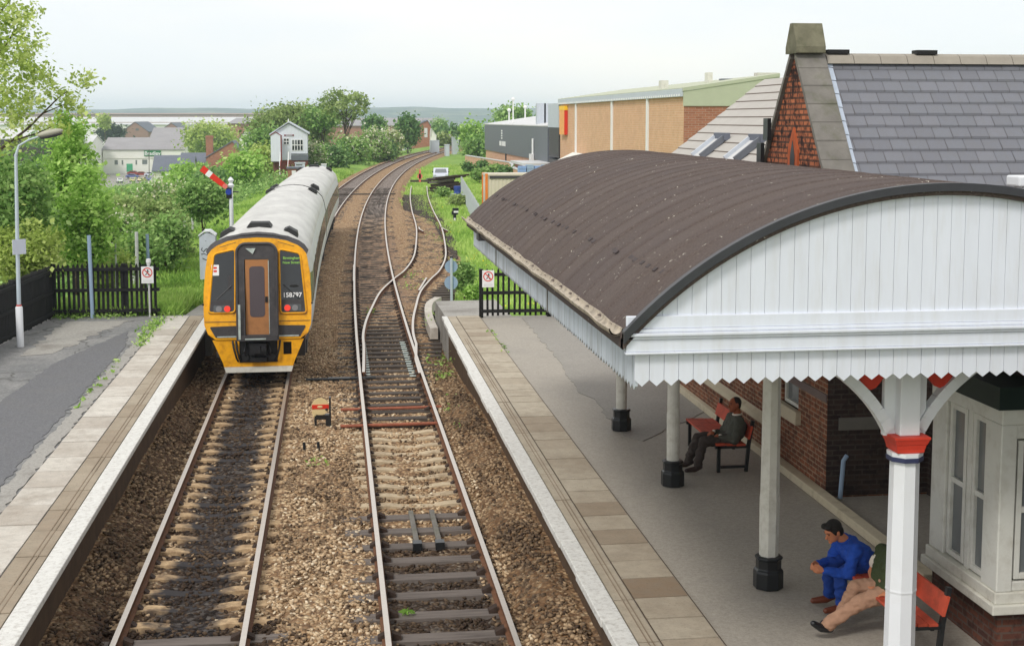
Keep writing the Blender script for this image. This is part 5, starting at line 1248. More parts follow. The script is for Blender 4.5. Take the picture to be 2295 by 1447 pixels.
bench('red bench with black legs by the brick wall, holding the man in the olive suit', 19.72, 21.55)
bench('red bench in front of the bay window, holding the man in blue', 12.25, 14.18, 5.60, 5.94, 13.72)

from mathutils import noise as mnoise
# ------------------------------------------------------------------ people
def remeshed(name, mb, mat_, parent, voxel, smooth_it=4):
    o = mb.build(name, mat_, parent)
    r = o.modifiers.new('r', 'REMESH'); r.mode = 'VOXEL'; r.voxel_size = voxel
    if smooth_it: s = o.modifiers.new('s', 'SMOOTH'); s.factor = .5; s.iterations = smooth_it
    dg = bpy.context.evaluated_depsgraph_get(); dg.update()
    me = bpy.data.meshes.new_from_object(o.evaluated_get(dg)); o.modifiers.clear(); old = o.data; o.data = me; bpy.data.meshes.remove(old)
    me.name = name; me.materials.clear(); me.materials.append(mat_); me.polygons.foreach_set('use_smooth', [True] * len(me.polygons))
    if name in ('shirt', 'jacket', 'trousers', 'pullover', 'shirt_sleeve'):
        off = Vector((random.random() * 9, random.random() * 9, 0))
        for v in me.vertices:
            p = v.co + off; f = mnoise.noise(Vector((p.x * 9, p.y * 9, p.z * 16))) * .019 + mnoise.noise(Vector((p.x * 20, p.y * 20, p.z * 30))) * .011
            v.co += v.normal * f
    return o
def person(lab, J, fd, mats, hair=True, short_sleeve=None):
    """J: joints in world space; fd: facing direction of the face; limbs keyed by l/r"""
    V_ = {k: Vector(v) for k, v in J.items()}; fd = Vector(fd).normalized(); upv = (V_['head'] - V_['neck']).normalized(); sd = fd.cross(upv).normalized(); upv = sd.cross(fd).normalized()
    hm = Matrix((sd, fd, upv)).transposed(); H = V_['head']
    def hp(a, b, c): return H + hm @ Vector((a, b, c))
    sk = MB(); sk.ball(H, (.074, .094, .108), 16, 12, mtx=hm); sk.ball(hp(0, .03, -.055), (.058, .066, .068), 14, 10, mtx=hm); sk.ball(hp(0, -.02, .02), (.078, .088, .09), 14, 10, mtx=hm)
    sk.capsule(hp(0, .09, .0), hp(0, .112, -.028), .011, .016, 8); sk.ball(hp(0, .085, -.098), (.028, .02, .02), 8, 6, mtx=hm); sk.ball(hp(0, .09, -.058), (.026, .014, .012), 8, 6, mtx=hm)
    sk.ball(hp(0, .082, .028), (.055, .018, .012), 10, 6, mtx=hm)
    for s in (-1, 1): sk.ball(hp(s * .078, -.006, -.012), (.014, .026, .034), 8, 6, mtx=hm)
    sk.capsule(hp(0, -.03, -.06), V_['neck'] - (H - V_['neck']).normalized() * .05, .055, .062, 12)
    for s in 'lr':
        el, wr, hd = V_['elb_' + s], V_['wri_' + s], V_['han_' + s]; d = (wr - el).normalized()
        sk.capsule(el.lerp(wr, .55), wr, .036, .027, 10)
        if short_sleeve: sk.capsule(V_['sho_' + s].lerp(el, .35), el, .05, .043, 10); sk.capsule(el, wr, .043, .03, 10)
        hv = (hd - wr).normalized(); ln = (hd - wr).length; k = Vector(J.get('palm_' + s, (0, 0, -1))); k = (k - hv * k.dot(hv)).normalized(); q = hv.cross(k)
        sk.capsule(wr, wr + hv * .05, .026, .03, 10)
        for i, (o_, l_) in enumerate(((-.030, .062), (-.010, .072), (.010, .068), (.029, .054))):
            a = wr + hv * .075 + q * o_; sk.capsule(wr + hv * .03 + q * o_ * .8, a, .014, .012, 8)
            b = a + hv * l_ * .5 + k * l_ * .22; c = b + hv * l_ * .12 + k * l_ * .42; sk.capsule(a, b, .0105, .0095, 8); sk.capsule(b, c, .0095, .008, 8)
        ts = -1 if s == 'l' else 1
        a = wr + hv * .02 + q * ts * .026; b = a + hv * .04 + q * ts * .025 + k * .012; sk.capsule(a, b, .014, .012, 8); sk.capsule(b, b + hv * .032 + k * .012, .011, .009, 8)
    o = remeshed('person', sk, M[mats['skin']], None, .0058, 2); tag(o, lab, 'person')
    # face details
    for s in (-1, 1):
        e = MB(); e.ball(hp(s * .031, .083, .008), (.012, .008, .007), 8, 6, mtx=hm); e.build('eye', M['hair_dark'], o); e = MB(); e.capsule(hp(s * .018, .094, .030), hp(s * .048, .084, .031), .005, .004, 6); e.build('eyebrow', M['hair_dark'], o)
    e = MB(); e.capsule(hp(-.022, .098, -.062), hp(.022, .098, -.062), .0035, .0035, 6); e.build('mouth', M['leather_brown'], o)
    if hair == 'full':
        h = MB(); h.ball(hp(0, -.022, .038), (.088, .098, .092), 16, 12, mtx=hm); h.ball(hp(0, -.055, -.02), (.08, .062, .085), 14, 10, mtx=hm); h.ball(hp(.03, .055, .088), (.055, .045, .032), 10, 8, mtx=hm); h.ball(hp(-.03, .05, .088), (.05, .045, .032), 10, 8, mtx=hm)
        for s in (-1, 1): h.ball(hp(s * .074, .018, .022), (.014, .028, .05), 8, 8, mtx=hm)
        remeshed('hair', h, M['hair_dark'], o, .009, 2)
    elif hair == 'short':
        h = MB(); h.ball(hp(0, -.028, .028), (.082, .092, .088), 16, 12, mtx=hm); h.ball(hp(0, -.05, -.02), (.074, .055, .07), 12, 8, mtx=hm); remeshed('hair', h, M['hair_grey'], o, .009, 2)
    ch, pe = V_['chest'], V_['pelvis']; sl, sr_ = V_['sho_l'], V_['sho_r']; lat = (sl - sr_).normalized()
    t = MB()
    for k in (-.075, 0, .075): t.capsule(ch + lat * k * 1.25, pe + lat * k * 1.1 + (ch - pe).normalized() * .03, .142, .136, 14)
    t.capsule(sl - lat * .035, sr_ + lat * .035, .086, .086, 14); t.capsule(V_['neck'] - (H - V_['neck']).normalized() * .04, ch, .066, .12, 14)
    for s in 'lr':
        t.capsule(V_['sho_' + s], V_['elb_' + s] if not short_sleeve else V_['sho_' + s].lerp(V_['elb_' + s], .5), .080, .066, 12)
        if not short_sleeve: t.capsule(V_['elb_' + s], V_['elb_' + s].lerp(V_['wri_' + s], .93), .063, .047, 12)
    nm = mats.get('top_name', 'shirt')
    if mats.get('skirted'):
        for s in 'lr': t.capsule(pe + (V_['hip_' + s] - pe) * .9, V_['hip_' + s].lerp(V_['kne_' + s], .33), .125, .10, 12)
    remeshed(nm, t, M[mats['top']], o, .011, 3)
    if short_sleeve:
        for s in 'lr': q = MB(); q.capsule(V_['sho_' + s].lerp(V_['elb_' + s], .1), V_['sho_' + s].lerp(V_['elb_' + s], .66), .074, .068, 12); remeshed('shirt_sleeve', q, M[short_sleeve], o, .011, 2)
    c = MB(); n1 = V_['neck'] - (H - V_['neck']).normalized() * .015; c.tube([n1 + (sd * math.cos(a) + fd * math.sin(a)) * .068 for a in [2 * math.pi * i / 14 for i in range(15)]], .014, 6); c.build('collar', M[mats['collar']], o, smooth=60)
    g = MB(); g.capsule(V_['hip_l'], V_['hip_r'], .115, .115, 12); g.capsule(pe, pe + (ch - pe).normalized() * .08, .13, .125, 12)
    for s in 'lr':
        g.capsule(V_['hip_' + s], V_['kne_' + s], .104, .078, 14); an = V_['ank_' + s]; g.capsule(V_['kne_' + s], V_['kne_' + s].lerp(an, .5), .076, .074, 14); g.capsule(V_['kne_' + s].lerp(an, .5), an, .074, .068, 14)
    remeshed('trousers', g, M[mats['legs']], o, .011, 3)
    for s in 'lr':
        an, to = V_['ank_' + s], V_['toe_' + s]; d = (to - an); q = MB(); up = Vector(J.get('up_' + s, (0, 0, 1))).normalized(); base = an - up * .045
        q.capsule(base - d.normalized() * .045, base + d.normalized() * .05, .044, .046, 12); q.capsule(base + d.normalized() * .05, to, .046, .034, 12); q.capsule(an, base, .05, .044, 10); remeshed('shoe', q, M[mats['shoe']], o, .009, 2)
    if mats.get('cuffs'):
        for s in 'lr': q = MB(); w = V_['wri_' + s]; d = (w - V_['elb_' + s]).normalized(); q.capsule(w - d * .02, w + d * .003, .036, .034, 10); q.build('cuff', M['cloth_white'], o, smooth=60)
    return o
z0 = PZ
# man in blue, elbows on knees, hands clasped
person('seated man in blue work clothes leaning forward with clasped hands', dict(head=(5.47, 13.93, 1.845), neck=(5.60, 13.97, 1.735), chest=(5.72, 13.97, 1.60), pelvis=(5.90, 13.97, 1.44),
    sho_l=(5.68, 13.78, 1.665), sho_r=(5.66, 14.17, 1.665), elb_l=(5.58, 13.74, 1.40), elb_r=(5.54, 14.16, 1.42), wri_l=(5.33, 13.82, 1.43), wri_r=(5.32, 13.98, 1.45), han_l=(5.17, 13.88, 1.44), han_r=(5.16, 13.92, 1.455), palm_l=(-.2, 1, .1), palm_r=(-.2, -1, -.1),
    hip_l=(5.88, 13.87, 1.44), hip_r=(5.88, 14.08, 1.44), kne_l=(5.52, 13.80, 1.40), kne_r=(5.50, 14.10, 1.41), ank_l=(5.55, 13.82, z0 + .11), ank_r=(5.52, 14.12, z0 + .11), toe_l=(5.36, 13.80, z0 + .035), toe_r=(5.33, 14.12, z0 + .035)),
    (-.86, -.22, -.46), dict(skin='skin', top='cloth_blue', legs='cloth_blue_dark', shoe='leather_brown', collar='cloth_blue', top_name='shirt'), hair='full')
# man with outstretched legs, mostly behind the near column
person('seated man in green pullover with tan trousers, legs stretched out behind the near column', dict(head=(5.93, 13.22, 1.98), neck=(5.90, 13.22, 1.84), chest=(5.84, 13.22, 1.66), pelvis=(5.80, 13.2, 1.45),
    sho_l=(5.86, 13.0, 1.76), sho_r=(5.84, 13.44, 1.76), elb_l=(5.86, 12.90, 1.48), elb_r=(5.76, 13.52, 1.50), wri_l=(5.74, 13.0, 1.43), wri_r=(5.70, 13.32, 1.44), han_l=(5.63, 13.06, 1.43), han_r=(5.62, 13.22, 1.45),
    hip_l=(5.80, 13.10, 1.43), hip_r=(5.80, 13.30, 1.43), kne_l=(5.44, 13.14, 1.30), kne_r=(5.50, 13.34, 1.40), ank_l=(5.13, 13.14, z0 + .14), ank_r=(5.36, 13.40, z0 + .11), toe_l=(4.96, 13.12, z0 + .17), toe_r=(5.18, 13.42, z0 + .05), up_l=(.45, 0, .9), up_r=(.7, 0, .7)),
    (-.95, .1, -.1), dict(skin='skin', top='cloth_green', legs='cloth_tan', shoe='leather_black', collar='cloth_white', top_name='pullover'), hair='full', short_sleeve='cloth_white')
# man in the suit on the far bench
person('seated man in olive suit with white shirt, hands on his lap on the far bench', dict(head=(6.19, 20.0, 1.965), neck=(6.23, 20.0, 1.82), chest=(6.22, 20.0, 1.62), pelvis=(6.14, 20.0, 1.44),
    sho_l=(6.22, 19.80, 1.71), sho_r=(6.20, 20.20, 1.71), elb_l=(6.12, 19.74, 1.45), elb_r=(6.06, 20.22, 1.46), wri_l=(5.92, 19.84, 1.50), wri_r=(5.88, 20.06, 1.52), han_l=(5.80, 19.90, 1.50), han_r=(5.76, 20.0, 1.50),
    hip_l=(6.10, 19.90, 1.43), hip_r=(6.10, 20.10, 1.43), kne_l=(5.66, 19.86, 1.42), kne_r=(5.64, 20.12, 1.42), ank_l=(5.56, 19.84, z0 + .11), ank_r=(5.50, 20.14, z0 + .11), toe_l=(5.38, 19.82, z0 + .035), toe_r=(5.31, 20.14, z0 + .035)),
    (-.94, -.25, -.05), dict(skin='skin_brown', top='cloth_suit', legs='cloth_brown', shoe='leather_dark', collar='cloth_white', top_name='jacket', skirted=True, cuffs=True), hair='short')
# ------------------------------------------------------------------ survey helper: photo pixel -> world point at distance Y
_t = math.tan(R(PITCH)); _th = R(PITCH); _yw = R(YAW)
_F = Vector((math.sin(_yw) * math.cos(_th), math.cos(_yw) * math.cos(_th), -math.sin(_th))); _R = Vector((math.cos(_yw), -math.sin(_yw), 0)); _U = _R.cross(_F)
def at(px, py, Y):
    r = _F + _R * ((px - 1147.5) / 3000) - _U * ((py - 575) / 3000); k = Y / r.y; return Vector((r.x * k, Y, CAM_H + r.z * k))
def mpp(Y): return Y / 3000.0 * 1.0      # metres per photo pixel at distance Y

# ------------------------------------------------------------------ right background
def right_side():
    t = thing('warehouse', 'tall orange brick warehouse with three white downpipes and a pale green clad end', 'warehouse', (30, 100, -.3))
    X0 = 22.3
    w = MB(); w.box(X0, 28.6, 84, 131, -.5, 8.0); w.build('brick_wall', brick_mat('warehouse brick', L(220, 176, 140), L(212, 164, 128), L(220, 188, 160), bw=.5, rh=.16, mort=.02, bump=.1), t)
    e = MB(); e.prism([(X0 + .02, 83.98, -.5), (28.6, 83.98, -.5), (28.6, 83.98, 7.3), (X0 + .02, 83.98, 7.3)], (0, .015, 0)); e.build('end_wall', M['brick_red'], t)  # darker brick on this end paints in its shade
    g = MB(); g.prism([(X0 - .05, 83.9, 7.26), (28.6, 83.9, 7.26), (28.6, 83.9, 9.15), (X0 - .05, 83.9, 8.20)], (0, .08, 0)); g.build('green_cladding', M['green_clad'], t)
    g = MB(); g.prism([(X0 - .1, 83.85, 8.20), (28.6, 83.85, 9.15), (28.6, 83.85, 9.35), (X0 - .1, 83.85, 8.42)], (0, 48, 0)); g.build('roof', M['green_clad'], t)
    tr = MB(); tr.box(X0 - .22, X0 + .2, 84, 131.2, 7.86, 8.36); tr.build('eaves_trim', M['silver_trim'], t)
    rb = MB(); y = 84.2
    while y < 131: rb.box(X0 - .25, X0 - .21, y, y + .25, 7.88, 8.02); y += .62
    rb.build('eaves_ribs', M['pure_white'], t)
    for px in (1291, 1371, 1450):
        # where the sight line meets the wall plane
        r = _F + _R * ((px - 1147.5) / 3000); yy = r.y * (X0 / r.x); d = MB(); d.box(X0 - .14, X0 - .01, yy - .22, yy + .22, -.4, 7.88); d.build('downpipe', M['pure_white'], t)
    for y0, z0, z1, nm, mm in ((131.3, 2.6, 5.6, 'dark_panel', 'dark_clad'), (131.3, -.4, 2.4, 'dark_panel', 'dark_clad')):
        d = MB(); d.box(X0 - .1, X0 + 5, y0, y0 + 6, z0, z1); d.build(nm, M['train_dark'], t)
    d = MB(); d.box(X0 - .15, X0 + 6, 131.2, 137.8, 5.6, 8.0); d.build('ribbed_cladding', M['silver_trim'], t)
    tag_ = at(1252, 236, 128); s = MB(); s.box(X0 - .34, X0 - .02, 126.8, 129.6, 4.95, 7.3); sg = s.build('sign_box', mat('orange sign face', L(244, 170, 92), .5), t)
    s = MB(); s.box(X0 - .34, X0 - .02, 126.75, 126.8, 4.95, 7.25); s.build('sign_side', M['sign_red'], sg); s = MB(); s.box(X0 - .36, X0 - .02, 126.7, 129.65, 7.3, 7.7); s.build('sign_top', mat('yellow sign', L(250, 200, 40), .5), sg)
    s = MB(); s.prism([(X0 - 1.6, 117, 2.2), (X0 - 1.6, 124, 2.2), (X0 - .02, 124, 3.0), (X0 - .02, 117, 3.0)], (0, 0, .35)); s.build('door_canopy', M['white_wall'], t)
    for (px, py, h, w_) in ((1487, 205, .75, .5), (1588, 192, .9, .35), (1627, 188, .35, .8), (1718, 178, .45, 1.6)):
        p = at(px, py, 92); s = MB(); s.box(p.x - w_ / 2, p.x + w_ / 2, 91.6, 92.4, p.z - 1.5, p.z + h); s.build('roof_vent', M['dark_clad'] if px == 1627 else M['cream_paint'], t)
    # dark clad shed
    t = thing('shed', 'long low shed with blue grey cladding over pale brick, white lettering on its side', 'shed', (28, 165, -.3))
    w = MB(); w.box(22.3, 48, 138, 196, -.5, 2.0); w.build('brick_wall', M['brick_shed'], t)
    w = MB(); w.box(22.15, 48, 138, 196.3, 2.0, 5.65); w.build('cladding', M['dark_clad'], t)
    w = MB(); w.prism([(22.1, 138, 5.66), (22.1, 196.5, 5.66), (34, 196.5, 7.4), (34, 138, 7.4)], (0, 0, .12)); w.build('roof', M['pale_roof'], t)
    r = 0
    for (y, z0, z1, dx, mm) in ((176.0, 4.0, 4.75, 0, 'pure_white'),):
        s = MB()
        for k in range(4): s.box(22.10, 22.145, y - .5, y + .5, 3.85 + k * .32, 4.05 + k * .32)
        s.build('emblem', M['pure_white'], t)
    s = MB(); y = 178.6
    for k, wd in enumerate((.5, .4, .6, .25, .55, .5, .6, .45, .5)):
        y -= wd + .22
        if k != 3: s.box(22.10, 22.145, y, y + wd, 2.95, 3.55)
    s.build('lettering', M['pure_white'], t)
    for (px, z0, z1) in ((1150, 6.0, 9.0), (1141, 6.0, 7.6), (1177, 6.4, 8.0)):
        p = at(px, 262, 172); s = MB(); s.tube([(p.x, 172, z0), (p.x, 172, z1)], .09, 8); s.ball((p.x, 172, z1), .25, 8, 6); s.build('roof_flue', M['pure_white'], t)
    for px in (1212, 1228): p = at(px, 255, 150); s = MB(); s.box(p.x - .5, p.x + .5, 149.5, 150.5, 5.9, 8.2); s.build('roof_unit', M['silver_trim'], t)
    s = MB(); s.tube([(22.0, 147.4, 1.9), (22.0, 147.4, 4.3)], .12, 8); s.box(21.7, 22.1, 147.2, 148.2, 1.4, 2.6); s.build('wall_flue', M['pure_white'], t)
    s = MB(); s.tube([(22.22, 172.5, -.4), (22.22, 172.5, 2.0)], .1, 8); s.build('downpipe', M['train_dark'], t)
    # small brick store with a flat roof, and stacked blue crates
    t = thing('brick_store', 'small flat roofed brick store standing against the dark shed', 'outbuilding', (21, 138, -.3))
    a = at(1165, 360, 139); w = MB(); w.box(a.x, 22.1, 134, 144, -.5, 1.75); w.build('wall', M['brick_red'], t); w = MB(); w.box(a.x - .3, 22.12, 133.7, 144.3, 1.75, 2.0); w.build('roof', M['pale_roof'], t)
    p = at(1190, 378, 126)
    for k in range(4):
        b = MB(); b.box(p.x - 1.2 + k * .75, p.x - .55 + k * .75, 125.5, 126.5, p.z - .7, p.z + .25 + .12 * (k % 2)); 
        for q in range(3): b.box(p.x - 1.22 + k * .75, p.x - .53 + k * .75, 125.46, 126.54, p.z - .6 + q * .3, p.z - .5 + q * .3)
        tag(b.build('crate', mat('pale blue crate', L(140, 170, 215), .6) if k % 2 == 0 else M['pale_blue']), 'pale blue plastic crate in the row beside the small brick store', 'crate', 'blue crates by the brick store')
    # low yard wall with shrubs
    t = thing('yard_wall', 'low pale brick wall with a light coping in front of the dark shed', 'wall', (19, 165, -.3))
    pts = [at(1045, 364, 190), at(1145, 378, 158), at(1152, 392, 140), at(1195, 400, 124)]
    for k in range(3):
        p, q = pts[k], pts[k + 1]; w = MB(); w.beam((p.x, p.y, .35), (q.x, q.y, .35), .35, 1.9); w.build('wall_run', M['brick_shed'], t); w = MB(); w.beam((p.x, p.y, 1.34), (q.x, q.y, 1.34), .45, .1); w.build('coping', M['pale_roof'], t)
    # container
    t = thing('shipping_container', 'cream container with orange corner posts behind the canopy roof', 'container', (14, 104, -.3))
    x0, x1, y0, y1 = 11.35, 17.5, 100.0, 102.44
    w = MB(); w.box(x0 + .06, x1 - .06, y0 + .06, y1 - .06, -.2, 2.2); 
    x = x0 + .3
    while x < x1 - .3: w.box(x, x + .12, y0 + .02, y0 + .06, .05, 1.95); x += .28
    w.build('body', M['container'], t)
    w = MB(); w.box(x0, x1, y0, y1, 2.2, 2.34); w.build('roof', M['container'], t)
    w = MB(); w.box(x0 + .3, x1, y0 - .03, y0 + .05, 1.98, 2.19); w.build('top_rail', M['train_dark'], t)
    for (x, y) in ((x0, y0), (x0, y1 - .16)): w = MB(); w.box(x - .02, x + .16, y - .02, y + .16, -.3, 2.36); w.build('corner_post', M['orange_paint'], t)
    w = MB(); w.box(x0 + 1.6, x0 + 4.5, y0 - .05, y0 + .02, 1.2, 1.32); w.box(x0 + 1.7, x0 + 2.1, y0 - .05, y0 + .02, .8, 1.1); w.build('lettering', M['train_dark'], t)
    # timber pile, drum, palisade
    t = thing('timber_pile', 'stack of old dark railway timbers lying crosswise in the yard', 'timber stack', (11.3, 122, -.3))
    c = at(1000, 415, 122); rnd = random.Random(3)
    for lv in range(6):
        for k in range(4):
            b = MB(); yy = 121.0 + k * .55; zz = -.35 + lv * .26
            x0 = c.x - 1.5 + rnd.uniform(-.3, .3); b.beam((x0, yy, zz), (x0 + rnd.uniform(2.2, 3.0), yy + rnd.uniform(-.2, .3), zz + rnd.uniform(-.02, .10 + .05 * lv)), .26, .15); b.build('timber', M['rotten_timber'] if (lv + k) % 4 else M['stone'], t)
    b = MB(); b.beam((c.x - 1.1, 120.6, 1.15), (c.x + 2.0, 121.0, 1.42), .24, .15); b.build('timber', M['rotten_timber'], t)
    p = at(1027, 430, 116); b = MB(); b.lathe([(.38, 0), (.40, .05), (.38, .3), (.40, .33), (.38, .36), (.38, .62), (.40, .65), (.38, .95)], (p.x, 116, -.3), 16); tag(b.build('drum', M['blue_drum'], smooth=40), 'blue drum standing beside the stack of old timbers', 'drum')
    p = at(1012, 436, 112); b = MB(); b.lathe([(.3, 0), (.28, .5)], (p.x, 112, -.3), 10); tag(b.build('bucket', M['pure_white']), 'small white tub in the grass below the blue drum', 'tub')
    t = thing('palisade_fence', 'pale steel palisade fence running from the drum towards the canopy', 'fence', (9.6, 95, -.3))
    a, b_ = at(1034, 440, 116), at(1078, 540, 74); a.z = b_.z = -.3; d = (b_ - a); n = int(d.length / .45); f = MB()
    for k in range(n):
        c = a + d * (k / n); hh = 1.75 + .05 * math.sin(k); f.box(c.x - .05, c.x + .05, c.y - .04, c.y + .04, -.4, hh - .3 if k < n * .3 else hh - .3)
    f.build('pales', M['steel_palisade'], t)
    for z in (.2, 1.1): f = MB(); f.beam(a + Vector((0, 0, .3 + z)), b_ + Vector((0, 0, .3 + z)), .05, .06); f.build('rail', M['steel_palisade'], t)
    # cross shaped stop board
    p = at(941, 385, 140); t = thing('stop_marker', 'small red stop marker on a dark timber beyond the end of the siding', 'marker', (p.x, 140, -.2))
    b = MB(); b.box(p.x - 1.0, p.x + 1.2, 140, 140.25, -.1, .12); b.build('beam', M['timber_dark'], t); b = MB(); b.tube([(p.x, 139.95, .5), (p.x, 139.98, .5)], .28, 14); b.box(p.x - .1, p.x + .1, 139.95, 140, -.1, 1.2); b.build('disc', mat('pale red', L(225, 120, 110), .5), t)
    # far white trackside boxes and a low bridge parapet
    for (px, py, Y, w_, h_, lab) in ((1022, 318, 262, 1.2, 1.6, 'white parapet end of the track bridge right of the rails'), (975, 322, 266, 1.7, 1.0, 'white parapet end of the track bridge between the rails'), (1003, 330, 250, .7, .7, 'low white box just beside the right hand rails at the bridge')):
        p = at(px, py, Y); z = p.z; b = MB(); b.box(p.x - w_ / 2, p.x + w_ / 2, Y, Y + 3, -.6, z + h_ / 2); b.box(p.x - w_ / 2 - .08, p.x + w_ / 2 + .08, Y - .05, Y + 3.05, z + h_ / 2, z + h_ / 2 + .12); tag(b.build('parapet', M['silver_trim']), lab, 'parapet')
right_side()

def make_car(lab, x, y, z, rz, body, hatch=True):
    t = thing('car', lab, 'car', (0, 0, 0), 'parked cars')
    prof = [(-2.0, .28), (-2.02, .62), (-1.9, .82), (-1.15, .92), (-.55, 1.36), (.85, 1.40), (1.55, .98), (1.98, .86), (2.02, .45), (1.95, .28)]
    b = MB(); b.prism([(-.8, p[0], p[1]) for p in prof], (1.6, 0, 0)); b.build('body', body, t, bevel=.06)
    g = MB(); g.prism([(-.66, -1.12, .93), (-.56, -.60, 1.30), (.56, -.60, 1.30), (.66, -1.12, .93)], (0, -.035, .03)); g.prism([(-.64, 1.53, 1.03), (-.55, .93, 1.36), (.55, .93, 1.36), (.64, 1.53, 1.03)], (0, .03, .03)); g.build('windscreen', M['glass_pale'], t)
    for s in (-1, 1):
        g = MB(); g.prism([(s * .80, -.95, .95), (s * .80, -.5, 1.28), (s * .80, .8, 1.30), (s * .80, 1.35, 1.0)], (s * .012, 0, 0)); g.build('side_window', M['glass'], t)
        for yy in (-1.25, 1.25): w = MB(); w.tube([(s * .62, yy, .3), (s * .82, yy, .3)], .3, 16); w.build('wheel', M['rubber'], t, smooth=40)
        l = MB(); l.box(s * .62 - .14, s * .62 + .14, -2.04, -1.98, .6, .74); l.build('headlight', M['silver_trim'], t); l = MB(); l.box(s * .66 - .1, s * .66 + .1, 1.97, 2.03, .6, .8); l.build('tail_light', M['sign_red'], t)
        m_ = MB(); m_.box(s * .88 - .08, s * .88 + .08, -.75, -.65, .95, 1.08); m_.build('mirror', M['train_dark'], t)
    bp = MB(); bp.box(-.82, .82, -2.08, -1.98, .3, .5); bp.build('bumper', M['train_dark'], t); bp = MB(); bp.box(-.82, .82, 1.96, 2.06, .3, .5); bp.build('bumper', M['train_dark'], t)
    t.location = (x, y, z); t.rotation_euler = (0, 0, rz); return t
p = at(990, 398, 146); make_car('silver car parked behind the stack of old timbers', p.x, 147, -.3, R(-6), M['car_silver'])

